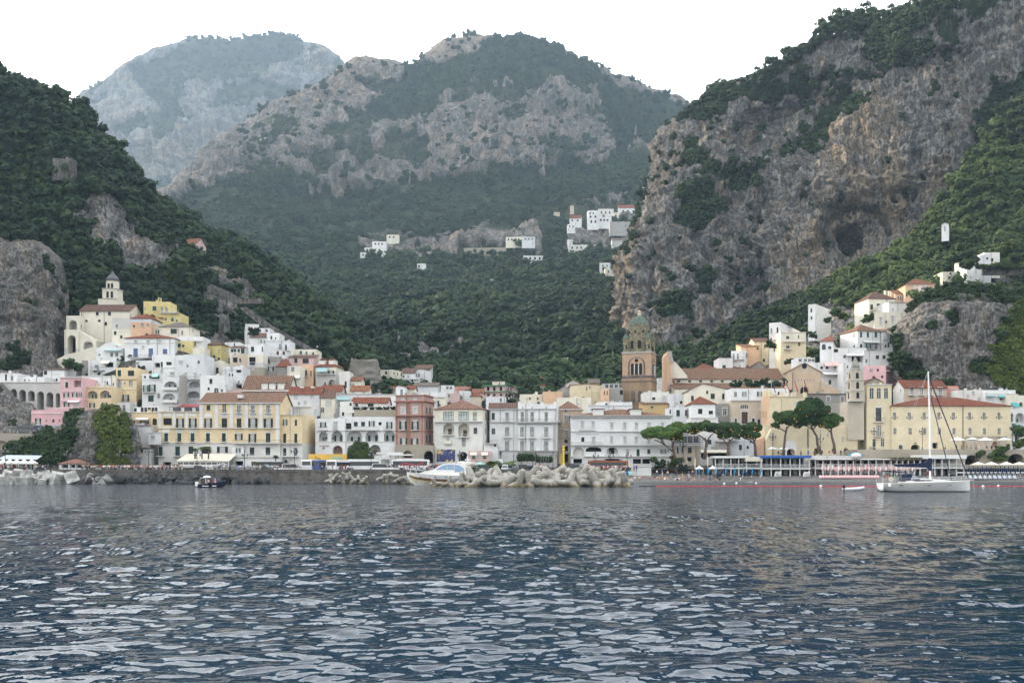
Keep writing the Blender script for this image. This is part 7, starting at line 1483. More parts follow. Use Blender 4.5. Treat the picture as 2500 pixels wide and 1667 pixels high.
for k in range(46):
 u=rg.uniform(1510,1690)if k<38 else rg.uniform(1690,1760);Y=rg.uniform(239.5,244.5)
 person(xat(u,Y),Y,bz(Y)-.12,rg.uniform(0,6.28),'sit',None if rg.random()<.7 else rg.choice(TOPS),rg.choice(['red','blue','black','green','orange','pink']),'on the pebble beach','bathers on the beach')
crowd(7,1595,1700,245,249,lambda u,Y:bz(Y),'on the upper beach','people on the upper beach')
person(xat(1808,240),240,bz(240),.4,'walk','black','white','alone near the waterline','beach walkers')
# ------------------------------------------------------------------ small open boat with two people
sb=empty('motor_boat',(xat(515,181),181,0),R(3));tag(sb,'small dark hulled open boat with a white bow and outboard','motor boat')
b=MB();st=[(-2.2,.85,-.15,.55,.35),(-1,.98,-.25,.58,.4),(.4,.95,-.25,.72,.5),(1.7,.6,-.1,.98,.75),(2.6,.06,.3,1.22,1)];hull(b,st,NAVY,deck=GEL);hb_=b.build('hull',sb,smooth=True)
b=MB();hull(b,[(x,h_*1.03,z1-.2 if x<1 else z1-.3,z1+.03,1)for x,h_,z0,z1,pw in st],GEL,n=3);b.build('gunwale',hb_)
b=MB();b.box(-1.35,-.99,.18,-.2,-.97,.3,GEL);b.box(.45,-.985,.2,1.2,-.93,.34,GEL);b.build('lettering',hb_)
b=MB();b.box(-2.75,-.28,.2,-2.25,.28,1.0,GEL);b.build('outboard',sb);b=MB();b.box(-1.7,-.5,.55,-.95,.5,1.55,M_FD);b.tube([(-1.85,-.55,.5),(-1.8,-.55,1.7),(-.9,-.55,1.7),(-.7,-.55,.6)],.04,GEL,5);b.box(.0,-.3,.55,.5,.3,1.25,plain('boat_console',(.10,.03,.045),.6));b.build('console',sb)
b=MB();b.lathe([(.75,0),(.6,.22),(.3,.34),(.03,.38)],CANV['white'],10,(-.7,0,1.75));b.tube([(-.7,0,.6),(-.7,0,2.1)],.03,GEL,5);b.build('sunshade',sb)
for dx,c_ in((-.45,'white'),(.75,'violet')):person(xat(515,181)+dx,181,-.02,2.6 if dx<0 else 1.4,'stand',c_,'black' if dx<0 else 'beige','aboard the small dark boat','people in the small boat')
# ------------------------------------------------------------------ vehicles
PAINT={k:plain('paint_'+k,v,.25,.04,1,.55)for k,v in dict(white=(.72,.72,.72),black=(.012,.012,.014),grey=(.09,.095,.1),silver=(.42,.43,.44),blue=(.025,.06,.2),green=(.06,.1,.09)).items()}
TYRE=plain('tyre',(.015,.015,.015),.8);RIM=plain('rim',(.4,.4,.42),.35,.05,metal=.8)
def wheel_mesh():
 b=MB();b.tube([(0,-.1,0),(0,.1,0)],.32,TYRE,14);b.tube([(0,-.115,0),(0,-.1,0)],.2,RIM,10);return b.mesh('wheel')
WH=wheel_mesh();CAR={}
def car_parts(kind,col):
 if(kind,col)in CAR:return CAR[kind,col]
 h={'hatch':1.48,'suv':1.72,'van':2.0}[kind];L={'hatch':2.05,'suv':2.25,'van':2.45}[kind];p_=PAINT[col]
 b=MB();lo=[(-L,.35),(-L+.05,.85),(-L+.2,.95),(L-1.15 if kind!='van' else L-.6,.98),(L-.15,.82),(L,.6),(L-.02,.3)];b.prism(lo,-.86,.86,p_)
 ro=[(-L+.12,.94),(-L+.42,h-.06),(-L+.7,h),(L-2.2 if kind!='van' else L-1.3,h),(L-1.25 if kind!='van' else L-.55,.97)];b.prism(ro,-.72,.72,p_)
 body=b.mesh('body');g=MB();r2=[(x*.93+(.02),1.0 if z<1.1 else h-.12)for x,z in ro];g.prism([r2[0],r2[1],r2[3],r2[4]],-.735,.735,TINT);g.add([(-L+.13,-.6,1.0),(-L+.13,.6,1.0),(-L+.40,.55,h-.12),(-L+.40,-.55,h-.12)],[(0,1,2,3)],TINT)
 f4=ro[4];f3=ro[3];g.add([(f4[0]+.02,-.62,1.02),(f4[0]+.02,.62,1.02),(f3[0]+.1,.56,h-.08),(f3[0]+.1,-.56,h-.08)],[(0,1,2,3)],TINT);gl=g.mesh('window')
 hl=MB();hl.box(-.18,-.03,-.08,.18,.03,.08,M_FR);CAR[kind,col]=(body,gl,hl.mesh('headlight'),L);return CAR[kind,col]
CN={'hatch':'hatchback','suv':'tall car','van':'people carrier'}
def car(u,Y,rz,kind,col,where,grp='cars parked along the quay',z=2.79):
 bo,gl,hl,L=car_parts(kind,col);r=empty('parked_car',(xat(u,Y),Y,z),rz);tag(r,'%s %s parked %s'%(col,CN[kind],where),'car',grp)
 obj('body',bo,r);obj('window',gl,r)
 for sx in(-1,1):
  for s in(-1,1):obj('wheel',WH,r,(sx*(L-.75),s*.8,.32),(0,0,0 if s<0 else R(180)))
 for s in(-1,1):obj('headlight',hl,r,(L-.06,s*.62,.68),(0,0,R(90)))
PAL='before the yellow palazzo'
for u,Y,rz,k,c in((437,241,.3,'suv','black'),(491,240,.2,'hatch','grey'),(510,239,-1.2,'hatch','silver'),(526,240,-1.4,'hatch','black'),(545,243,-1.5,'van','white'),(548,239.5,-1.3,'suv','grey'),(570,239.5,-1.2,'suv','black'),(588,239.5,-1.4,'hatch','blue'),(608,239.5,-1.3,'hatch','grey'),(626,239.5,-1.2,'hatch','black'),(650,239.5,-.5,'suv','green'),(677,239.5,-.2,'hatch','white'),(690,243,.1,'hatch','silver'),(712,242,0,'van','white')):car(u,Y,rz,k,c,PAL)
for u,Y,rz,k,c,w in((931,238.5,.05,'van','white','beneath the petrol canopy'),(953,239,-.3,'suv','white','next to the painted coach'),(966,240,.2,'suv','black','next to the painted coach'),(1062,240,.1,'hatch','silver','behind the motor yacht'),(1072,243,0,'van','white','before the tiled map house'),(1090,241,.4,'suv','black','before the tiled map house'),(1185,241,.2,'suv','green','by the statue'),(1195,243,.4,'hatch','grey','by the statue'),(1240,240,1.2,'suv','silver','before the low palms'),(1222,241,.9,'hatch','black','before the low palms'),(1262,241,1.4,'hatch','grey','before the clipped hedge'),(1283,241,.1,'suv','black','before the clipped hedge'),(1300,242,.2,'hatch','blue','before the clipped hedge'),(1385,240,.25,'van','black','near the yellow beacon'),(1412,241,.15,'van','silver','near the yellow beacon'),(1425,246,.1,'hatch','blue','near the orange coach')):car(u,Y,rz,k,c,w)
fr('B');car(px(330),254.8,0,'van','grey','on the stone wall road above the tents','cars on the wall road',zat(py(826),254.8));fr('Z')
def coach(u,Y,rz,L,h,col,label,stripe=None,roofm=None,z=2.79):
 r=empty('coach',(xat(u,Y),Y,z),rz);tag(r,label,'bus','coaches on the quay');m=col
 b=MB();b.prism([(-L/2,.4),(-L/2,h-.15),(-L/2+.2,h),(L/2-.25,h),(L/2,h-.4),(L/2+.04,.4)],-1.25,1.25,m);b.build('body',r)
 b=MB();b.box(-L/2+.35,-1.27,h*.5,L/2-.5,1.27,h-.42,TINT);b.box(-L/2-.02,-1.05,h*.55,-L/2+.05,1.05,h-.3,TINT);b.box(L/2-.02,-1.1,h*.42,L/2+.07,1.1,h-.55,TINT);b.build('window',r)
 if stripe:stripe(r,L,h)
 for x in(-L/2+2,L/2-2.2):
  for s in(-1,1):w=obj('wheel',WH,r,(x,s*1.14,.5),(0,0,0 if s<0 else R(180)));w.scale=(1.5,)*3
 b=MB();b.box(-L/2+1,-1,h,L/2-1.5,1,h+.14,roofm or M_FR);b.build('roof_unit',r)
W_,O_=PAINT['white'],plain('paint_orange',(.30,.085,.03),.35,.05)
coach(765,239,R(80),9,2.75,W_,'white coach seen from behind under the yellow billboard')
coach(784,239.4,R(80),9,2.75,PAINT['blue'],'blue coach standing between two white coaches')
coach(830,240,R(74),9.5,2.7,W_,'white coach turned away next to the blue coach')
coach(885,244,R(6),9,2.9,W_,'white coach side on beyond the round green tree')
def swoosh(r,L,h):
 b=MB();rd=plain('coach_red',(.45,.04,.06),.5)
 b.tube([(-3.4,-1.285,.9),(-2.6,-1.285,1.6),(-1.4,-1.285,2.0),(0,-1.285,1.75),(1.4,-1.285,1.6),(2.8,-1.285,2.0),(3.4,-1.285,2.6)],[.08,.14,.16,.14,.12,.14,.06],rd,5);b.tube([(-.4,-1.285,1.1),(.2,-1.285,2.4),(.6,-1.285,1.3)],.1,rd,5);b.build('graphic',r)
coach(1003,243.5,0,9.2,3.0,W_,'white coach painted with red ribbons behind a crowd',swoosh)
coach(667,243,0,7.4,2.4,PAINT['black'],'black coach parked beside the little palm')
coach(1484,254,R(3),10,2.8,O_,'orange coach in front of the long white hotel',roofm=M_IRON)
# ------------------------------------------------------------------ street furniture
def lamp_mesh(n,h):
 b=MB();b.lathe([(.16,0),(.12,.5),(.07,.6),(.06,h)],M_IRON,7);b2=MB()
 P_=[(0,0,h)]+[(.75*math.cos(6.283*k/(n-1)),.75*math.sin(6.283*k/(n-1)),h-.75)for k in range(n-1)]
 for x,y,z in P_[1:]:b.tube([(0,0,h-1.1),(x*.6,y*.6,h-1.25),(x,y,h-.8)],.04,M_IRON,4)
 for x,y,z in P_:b2.lathe([(.1,0),(.2,.35),(.22,.4),(.06,.58),(.02,.66)],LAMPG,6,(x,y,z))
 return b.mesh('post'),b2.mesh('lantern')
LAMPG=plain('lantern_glass',(.16,.17,.17),.3,.1)
LM=[lamp_mesh(4,4.4),lamp_mesh(5,5.2),lamp_mesh(1,3.6)]
def lamp(u,v,Y,k,lab):
 c=at(u,v,Y);r=empty('street_lamp',c);tag(r,lab,'street lamp','lantern posts along the front');obj('post',LM[k][0],r);obj('lantern',LM[k][1],r)
for u,Y,k,lab in((13,235,1,'dark lantern post standing among the white tents'),(164,234,0,'lantern post before the white kiosk at the crag'),(212,234,0,'lantern post beside the crag with ivy'),(293,234,0,'lantern post at the edge of the crag'),(363,234,1,'lantern post by the pergola of the white corner house'),(481,234,0,'lantern post between palms and parked cars'),(597,234,0,'lantern post before the ivory shop'),(719,234,1,'crowded lantern post near the billboard'),(906,234,0,'lantern post beside the round green tree'),(1122,235,0,'short lantern post before the tiled map'),(1254,240,2,'single tall lamp above the low palms'),(1308,240,0,'lantern post behind the clipped hedge'),(1350,240,0,'lantern post left of the yellow beacon'),(1453,246,0,'lantern post by the orange coach front'),(1490,246,0,'lantern post before the hotel arches'),(1533,246,0,'lantern post by the hotel awnings')):lamp(u,1150-(2.79-H)*F/Y,Y,k,lab)
for u,v,Y,k,lab in((1668,1129,257.2,1,'lantern post below the first umbrella pine'),(1887,1111,258,1,'lantern post between parasols at the castle'),(2003,1108,258,0,'lantern post by the leaning pine trunk'),(2134,1097,259,1,'lantern post under the monastery block'),(2252,1097,259,1,'lantern post before the monastery wing'),(2472,1080,262,0,'twin lantern post by the arched balcony house')):lamp(u,v,Y,k,lab)
c=at(753,1150,251);s1=251/F;bb=empty('billboard',(c.x,251,2.79));tag(bb,'long yellow billboard behind the coaches','billboard');yb=plain('board_yellow',(.72,.46,.10),.7,.06,.5);zz=lambda v:zat(v,251)-2.79
b=MB();b.box(0,0,zz(1127),95*s1,.25,zz(1108),yb);b.build('panel',bb);b=MB();b.box(58*s1,-.03,zz(1120),82*s1,-.005,zz(1115.5),plain('board_teal',(.25,.55,.52),.7));b.tube([(18*s1,-.02,zz(1121)),(16.5*s1,-.02,zz(1118)),(18*s1,-.02,zz(1115)),(20*s1,-.02,zz(1115.4))],.06,M_IRON,4);b.box(20*s1,-.03,zz(1121),30*s1,-.005,zz(1120),M_IRON);b.box(21*s1,-.03,zz(1118.6),29*s1,-.005,zz(1118),M_IRON);b.build('lettering',bb)
b=MB()
for k in range(5):b.box(95*s1*k/4-.1,.26,0,95*s1*k/4+.1,.46,zz(1112),M_IRON)
b.build('post',bb)
pc=empty('petrol_canopy',(xat(926,246),246,2.79));tag(pc,'white flat petrol station canopy on slim pillars','canopy');b=MB();b.box(-.5,-2,4.3,5.6,3,4.75,M_FR);b.box(2.2,-2.6,3.95,8.2,2.5,4.28,M_FR);b.build('roof',pc);b=MB()
for x in(.5,2.9,5.3):b.box(x-.17,-1.6,0,x+.17,-1.26,4.3,M_FR)
b.build('pillar',pc);MB().box(-1.5,3,0,11,6.5,3.1,wallmat('cool')).build('office',pc)
fr('F');B=Bld('kiosk','pink striped kiosk with two rounded awnings beside the archway',254,533,828,1048,1215,D=5,col='rose',cat='kiosk',base=.3)
for y in(1075,1102,1130,1155):B.trim(y,6,.04,M_TRIM,name='stripe')
B.win('d',1108,1150,[608,748],38).awn(565,648,1065,1106,'cream',.9).awn(706,790,1065,1106,'cream',.9).done()
fr('Z')
stt=empty('statue',at(1222,1149,247));tag(stt,'dark statue on a tall white flared pedestal between palms','statue');b=MB();b.lathe([(1.3,0),(1.2,.3),(.75,1.6),(.5,2.9),(.55,3.0)],wallmat('white'),8);b.build('pedestal',stt);st_=obj('figure',BODY['stand'].copy(),stt,(0,0,3.0));[st_.data.materials.__setitem__(k,plain('bronze',(.05,.055,.05),.5,metal=.5))for k in range(4)];st_.scale=(1.2,)*3
be=empty('beacon',at(1376,1150,197));tag(be,'yellow harbour beacon with a cage ladder on the breakwater','beacon');ye=plain('beacon_yellow',(.72,.52,.02),.5,.05)
b=MB();b.tube([(0,0,-1),(0,0,4.2)],.16,ye,8);b.box(-.26,-.26,.7,.26,.26,1.5,ye);b.build('mast',be);b=MB();b.lathe([(.14,3.9),(.3,4.3),(.12,4.5),(.34,4.9),(.1,5.0)],ye,8);b.build('lantern',be)
b=MB()
for k in range(6):b.tube([(-.75,0,1.5+k*.36),(-.15,0,1.5+k*.36)],.03,ye,4)
for x in(-.75,-.45):b.tube([(x,0,1.4),(x,0,3.5)],.035,ye,4)
b.build('ladder',be)
for k,(u,h_)in enumerate(((1321,8.5),(1327,6.5),(1333,7.0),(1339,5.5),(1307,6))):
 o=MB().tube([(0,0,0),(0,0,h_)],[.07,.04],plain('pole_grey',(.2,.2,.2),.5),6).build('flagpole',None,at(u,1150,240));tag(o,'slim bare grey flagpole by the white palazzo','flagpole','bare poles by the white palazzo')
fr('B');B=Bld('kiosk','white seaside kiosk with low hipped roof under the crag',238,752,1066,1205,1290,D=5,col='white',roof=('hip',1150,'pinkish'),cat='kiosk',base=.3);B.loggia(785,870,1225,1262,1,'dark',False).loggia(895,960,1225,1262,1,'dark',False).loggia(975,1040,1225,1262,1,'dark',False).done()
fr('Z')
def tent(u,v,Y,w,h,lab,grp,col='white',ridge=0.7):
 r=empty('tent',at(u,v,Y));tag(r,lab,'tent',grp);b=MB();a=w/2;m=CANV[col]
 b.add([(-a,-a,h),(a,-a,h),(a,a,h),(-a,a,h),(-a*.35,-a*.35,h+ridge*.45),(a*.35,-a*.35,h+ridge*.45),(a*.35,a*.35,h+ridge*.45),(-a*.35,a*.35,h+ridge*.45),(0,0,h+ridge*1.2),(-a,-a,h-.3),(a,-a,h-.3),(a,a,h-.3),(-a,a,h-.3)],[(0,1,5,4),(1,2,6,5),(2,3,7,6),(3,0,4,7),(4,5,8),(5,6,8),(6,7,8),(7,4,8),(0,9,10,1),(1,10,11,2),(2,11,12,3),(3,12,9,0)],m);b.build('canopy',r)
 b=MB();[b.tube([(x*a*.96,y*a*.96,0),(x*a*.96,y*a*.96,h)],.05,M_FR,5)for x in(-1,1)for y in(-1,1)];b.build('frame',r)
vq=1150-(2.79-H)*F/236
for k,u in enumerate((8,24,41,59,78)):tent(u,vq,236.5,2.0,2.1,['white peaked tent at the photo edge','second white peaked tent from the photo edge','middle white peaked tent of the five','white peaked tent beside the end tent','end white peaked tent nearest the ivy crag'][k],'white promenade tents',ridge=1.1)
for u in(1707,1740):tent(u,1157,247.5,1.8,1.5,'small white gazebo on the beach %s'%('nearest the shed' if u<1720 else 'nearest the white beach club'),'white beach gazebos',ridge=.6)
ro=MB();ro.add([(0,0,3.1),(9.5,0,3.0),(9.0,4,4.0),(0,4,4.1),(0,0,3.0),(9.5,0,2.9),(9,4,3.9),(0,4,4)],[(0,1,2,3),(4,7,6,5),(0,4,5,1),(1,5,6,2),(2,6,7,3),(3,7,4,0)],CANV['sky']);[ro.tube([(x,y,0),(x,y,3)],.06,M_FR,5)for x in(.4,4.5,9)for y in(.2,3.8)];tag(ro.build('market_roof',None,(xat(-6,240),240,2.79)),'long pale sheet roof behind the white tents','shelter')
def par_mesh(w,h,col,n=8):
 b=MB();m=CANV[col];V=[(0,0,h)];V+=[(w/2*math.cos(6.283*k/n),w/2*math.sin(6.283*k/n),h-w*.18)for k in range(n)];V+=[(x,y,z-.18)for x,y,z in V[1:]]
 b.add(V,[(0,1+k,1+(k+1)%n)for k in range(n)]+[(1+k,1+n+k,1+n+(k+1)%n,1+(k+1)%n)for k in range(n)],m);c_=b.mesh('canopy');b=MB();b.tube([(0,0,0),(0,0,h-.02)],.045,M_FR,5);return c_,b.mesh('pole')
def closed_mesh(h,col):
 b=MB();b.lathe([(.05,.75),(.13,.95),(.2,h*.55),(.12,h*.85),(.04,h)],CANV[col],8);c_=b.mesh('canopy');b=MB();b.tube([(0,0,0),(0,0,.8)],.04,M_FR,5);return c_,b.mesh('pole')
PM={}
def parasol(u,v,Y,key,lab,grp,rz=0,cat='parasol',tilt=0):
 if key not in PM:PM[key]=par_mesh(*key[1:])if key[0]=='open' else closed_mesh(*key[1:])
 r=empty('parasol',at(u,v,Y),rz);r.rotation_euler.y=tilt;tag(r,lab,cat,grp);obj('canopy',PM[key][0],r);obj('pole',PM[key][1],r)
for u,lab in((1886,'round white parasol by the castle lantern post'),(1913,'round white parasol touching the portal pine')):parasol(u,1110,260,('open',2.9,2.1,'white'),lab,'castle terrace parasols')
for u,Y,w,lab in((2338,259.5,4.0,'biggest white terrace parasol by the yacht forestay'),(2373,261,3.2,'white terrace parasol second from the yacht mast'),(2374,258.8,2.6,'lower white terrace parasol beside the stone wall'),(2405,261,4.2,'tall white terrace parasol before the stone wall'),(2452,261,3.6,'flat white terrace parasol near the arched door')):parasol(u,1098,Y,('open',w,3.3,'white'),lab,'restaurant terrace parasols')
for u,lab in((2388,'pale green tinged parasol by the dark arch'),(2420,'cream beach parasol under the climber'),(2457,'cream beach parasol in the middle of the row'),(2489,'cream beach parasol at the photo edge')):parasol(u,1152,251,('open',3.9,2.6,'cream'),lab,'cream beach parasols')
parasol(1136,1150,250,('open',3.0,2.4,'cream'),'cream cafe parasol before the archway','cafe parasols');parasol(1172,1150,250,('open',2.6,2.3,'green'),'pale green cafe parasol before the pink kiosk','cafe parasols')
parasol(2088,1122,252,('open',4.2,2.0,'azure'),'big turquoise parasol above the pink beach club','large parasols')
for u,v,lab in((1697,1150,'tall closed cream parasol at the beach stairs'),(1728,1146,'taller closed cream parasol beside the white club')):parasol(u,v,252,('closed',3.4,'cream'),lab,'closed cream parasols')
for k,u in enumerate((1707,1729,1748,1770,1792,1813,1835,1856)):parasol(u,1166,244,('closed',2.6,'azure'),'closed blue beach parasol, %s from the hotel side'%['first','second','third','fourth','fifth','sixth','seventh','eighth'][k],'closed blue beach parasols',tilt=.12*(k>2))
rg=random.Random(31);CANV['blush']=plain('canvas_blush',(.66,.42,.42),.8,.2,6)
for k in range(54):parasol(2008+k*4.3+rg.uniform(-1,1),1155+rg.uniform(0,5),246+rg.uniform(-1.5,2),('closed',2.3,'white' if k%3==0 else 'blush'),'closed %s parasol in the packed rows of the pink beach club'%('white' if k%3==0 else 'pale red'),'parasols of the pink beach club',tilt=rg.uniform(-.06,.06))
for k in range(24):parasol(2366+k*5.4+rg.uniform(-1,1),1160+4*(k%2),245-1.5*(k%2),('closed',2.3,'navy'),'closed navy parasol in the rows of the last beach','navy beach parasols')
def lounger_mesh(col):
 b=MB();m=CANV[col];b.box(-.9,-.3,.25,.35,.3,.32,m);b.add([(.35,-.3,.3),(.35,.3,.3),(.9,.3,.62),(.9,-.3,.62),(.35,-.3,.24),(.35,.3,.24),(.9,.3,.56),(.9,-.3,.56)],[(0,3,2,1),(4,5,6,7),(0,1,5,4),(2,3,7,6),(0,4,7,3),(1,2,6,5)],m)
 for x in(-.8,.3):b.box(x,-.28,0,x+.06,-.22,.25,M_FR);b.box(x,.22,0,x+.06,.28,.25,M_FR)
 return b.mesh('sun_lounger')
LB,LW=lounger_mesh('blush'),lounger_mesh('sky')
for k in range(60):Y=243.2+1.2*(k%3);u=2005+(k//3)*7.4;tag(obj('sun_lounger',LB,None,(xat(u,Y),Y,bz(Y)),(0,0,R(90))),'pale pink sun lounger in the rows of the pink beach club','sun lounger','pink sun loungers')
for k in range(30):Y=242.4+1.4*(k%3);u=2372+(k//3)*12;tag(obj('sun_lounger',LW,None,(xat(u,Y),Y,bz(Y)),(0,0,R(90))),'pale blue sun lounger among the navy parasols','sun lounger','pale sun loungers')
for u,v,c_,lab in((1728,1160,'navy','dark stack of deck chairs by the second blue parasol'),(1750,1166,'navy','dark stack of deck chairs nearest the water'),(1766,1156,'navy','small dark chair stack before the club wall'),(1820,1162,'navy','dark stack of deck chairs behind the beach walker'),(1833,1158,'navy','dark stack of deck chairs by the seventh parasol'),(1897,1163,'white','white heap of folded deck chairs before the blue roofed club'),(1967,1163,'white','white heap of folded deck chairs at the end of the blue roofed club'),(2268,1160,'red','red lifeguard float stored behind the yacht mast')):
 r=empty('chair_stack',at(u,v,245));tag(r,lab,'stack');b=MB();rr=random.Random(u)
 for k in range(5):x=-.6+k*.3;b.add([(x,-.4,0),(x+.1,-.4,0),(x+.45,-.3,1.0+rr.random()*.4),(x+.33,-.3,1.0+rr.random()*.4),(x,.4,0),(x+.1,.4,0),(x+.45,.4,1.1),(x+.33,.4,1.1)],[(0,1,2,3),(4,7,6,5),(0,4,5,1),(1,5,6,2),(2,6,7,3),(3,7,4,0)],CANV[c_])
 b.build('folded_chairs',r)
def club(name_lab,u0,u1,v0,vd,vb,Y,n,roofc,roof_h=.5,depth=5,fill=None,rail=M_FR,inner='grey',low='pale'):
 s=Y/F;c=at(u0,vb,Y);r=empty('beach_club',c);tag(r,name_lab,'beach club');L_=(u1-u0)*s;zd=(vb-vd)*s;zt=(vb-v0)*s;wm=M_FR
 b=MB();b.box(-.3,-.6,zd-.3,L_+.3,depth,zd,wm);b.build('deck',r)
 b=MB();b.box(-.4,-.9,zt-roof_h,L_+.4,depth+.2,zt,CANV[roofc]if roofc in CANV else roofc);b.build('roof',r)
 b=MB()
 for k in range(n+1):x=L_*k/n;b.box(x-.11,-.3,zd,x+.11,-.08,zt-roof_h,wm);b.box(x-.13,-.3,-1.2,x+.13,-.04,zd-.3,wm)
 b.build('post',r)
 b=MB();b.box(0,depth-.8,zd,L_,depth-.6,zt-roof_h,wallmat(inner));b.box(0,depth-1.2,-1.2,L_,depth-1.0,zd-.3,wallmat(low));b.build('wall',r)
 b=MB();rr=random.Random(int(u0))
 for k in range(n):
  x0,x1=L_*k/n+.35,L_*(k+1)/n-.35
  if rr.random()<.8:b.box(x0,depth-.86,zd+.35,x1,depth-.81,zt-roof_h-.25,M_DK)
  if rr.random()<.8:b.box(x0+.2,depth-1.26,0,x1-.2,depth-1.21,zd-.6,M_DK if rr.random()<.6 else(fill or SH['brown']))
 b.build('window',r)
 b=MB();b.box(-.2,-.5,zd+.88,L_+.2,-.44,zd+.95,rail);m_=int(L_/.32)
 for k in range(m_):x=L_*k/m_;b.box(x-.03,-.49,zd+.001,x+.03,-.45,zd+.88,rail)
 b.build('railing',r)
 b=MB()
 for k in range(n*3):x=rr.uniform(.3,L_-.3);y=rr.uniform(.4,depth-2);b.box(x-.35,y-.35,zd+.68,x+.35,y+.35,zd+.74,wm);b.box(x-.04,y-.04,zd,x+.04,y+.04,zd+.68,wm)
 b.build('table',r);return r
club('white beach club with a sloping white awning roof',1746,1822,1113,1141.5,1160,251,4,'white')
club('narrow cream club pavilion with a rolled awning',1822,1856,1115,1141.5,1161,250.6,1,'cream',1.1)
club('white beach club under a bright blue roof',1859,1975,1112,1142.5,1163,250,5,'blue',.55,fill=M_FR)
club('pink and white beach club with red doors',1990,2175,1119,1141.5,1160,251,10,'white',.3,fill=CANV['blush'],inner='rose',low='rose')
club('thatched club pavilion in terracotta beside the pink club',2175,2245,1116,1141.5,1160,250.8,5,plain('thatch',(.11,.10,.065),.95,.4,2),.7,inner='peach',low='rose')
club('white two storey club with a navy awning behind the yacht mast',2246,2352,1110,1140.5,1158,251,6,'white',1.0,fill=SH['blue'])
o=MB().lathe([(.05,0),(1.0,.25),(1.35,.8),(1.1,1.35),(.4,1.6)],M_FR,14).build('water_tank',None,at(2090,1121,250));tag(o,'round white tank top above the pink beach club','tank')
sh_=empty('beach_shed',at(1545,1157.5,249));tag(sh_,'white boat shed on the beach with a flat roof','shed');b=MB();b.box(-.6,0,-.5,4.6,3,1.9,M_FR);b.build('wall',sh_);MB().box(-1.9,-.2,1.9,5.0,3.2,2.05,M_TRIM).build('roof',sh_);b=MB();b.box(.9,-.02,0,.94,-.001,1.8,M_IRON);b.build('door',sh_)
for k,(u,c_,w)in enumerate(((1524,'blue',1.6),(1535,'green',.9))):o=obj('tarpaulin',rock_src(60+k,CANV[c_]),None,at(u,1156,247.5));o.scale=(w,.9,.8);tag(o,'blue tarpaulin over a boat beside the shed' if k==0 else 'green tarpaulin bundle against the shed','tarpaulin')
rd=plain('float_red',(.5,.03,.04),.5,.1);Yf=190
o=MB().tube([(xat(1600+k*20,Yf),Yf+.6*math.sin(k*.7),.03+.02*math.sin(k*2.1))for k in range(60)],.09,rd,6).build('float_line');tag(o,'long red float line across the bathing water','float line')
o=MB().tube([(xat(1561+k*8,Yf),Yf+.4*math.sin(k),.04)for k in range(6)],.12,M_IRON,6).build('float_line');tag(o,'short dark start of the float line near the breakwater','float line')
for u,v in((1768,1181),(1798,1180),(1828,1179.5),(1834,1179.5),(1846,1180),(1939,1179),(2043,1178),(2004,1187),(2400,1188),(2437,1187)):
 Y=7047/(v-1150);tag(MB().lathe([(.02,-.2),(.28,0),(.2,.2),(.02,.28)],GEL,8).build('buoy',None,(xat(u,Y),Y,.05)),'small white buoy floating off the beach','buoy','white buoys off the beach')
fr('J')
for x,cols,lab in((1062,('navy','navy','navy'),'dark blue flag on the castle tower'),(1198,('red','white','red'),'white and red flag on the castle tower'),(1245,('green','white','red'),'green white and red tricolour on the castle tower'),(1350,('red','red','red'),'plain red flag with white mark on the castle tower'),(1475,('brown','red','brown'),'brownish red flag on the castle tower')):
 r=empty('flag',(xat(px(x),275),275,zat(py(320),275)));tag(r,lab,'flag','flags on the castle tower');h_=(320-150)/5.226*275/F;MB().tube([(0,0,0),(0,0,h_)],.05,M_FR,5).build('pole',r)
 FC=dict(navy=CM['navy'],red=CM['red'],white=CM['white'],green=CM['green'],brown=plain('flag_brown',(.2,.05,.03),.8));b=MB()
 for k in range(3):
  for j in range(4):
   f_=lambda q_:(.1+.25*q_+.05*k,.08*math.sin(q_*2.2),h_-.15-.75*q_-.12*k);a,c_=f_(j),f_(j+1);b.quad((a[0]-.12,a[1],a[2]),(a[0]+.12,a[1],a[2]),(c_[0]+.12,c_[1],c_[2]),(c_[0]-.12,c_[1],c_[2]),FC[cols[k]])
 b.build('cloth',r)
fr('Z')
# ------------------------------------------------------------------ trees of the seafront
def blobtree(name,label,cat,base,trunk,blobs,mat,size=.2,per=120,rad=.3,group=None,lights=0,Y=None):
 r=empty(name,base);tag(r,label,cat,group);o=Vector(base)
 b=MB()
 for path,rs in trunk:b.tube([p_-o for p_ in path],rs,bark,8)
 b.build('trunk',r,smooth=True)
 L_=[(*(p_-o),rx,rz_)for p_,rx,rz_ in blobs];tot=sum(4*l[3]**1.5 for l in L_)
 V,Fc,T=leafcloud(L_,int(per*1.5*tot),size*.85,int(abs(o.x)*10)%999,.58,.5)
 obj('crown',npmesh('crown',V,[tuple(f)for f in Fc],[mat],False,{'tint':T}),r)
 if lights:
  rr=random.Random(int(abs(o.x)));b=MB()
  for k in range(lights):
   l=rr.choice(L_);a=rr.uniform(0,6.28);q_=rr.uniform(.3,1.0);x,y,z=l[0]+l[3]*q_*math.cos(a),l[1]-abs(l[3]*q_*math.sin(a))*1.05,l[2]-l[4]*math.sqrt(max(0,1-q_*q_))*.95-.05;b.lathe([(.01,-.06),(.055,0),(.01,.06)],MATS['fairy'],4,(x,y,z))
  tag(b.build('fairy_lights',r),kind='stuff')
 return r
t=newmat('fairy');em=t.n('ShaderNodeEmission',i_Color=(1,.55,.18,1),i_Strength=2.2);t.l(em.outputs[0],t.out.inputs[0])
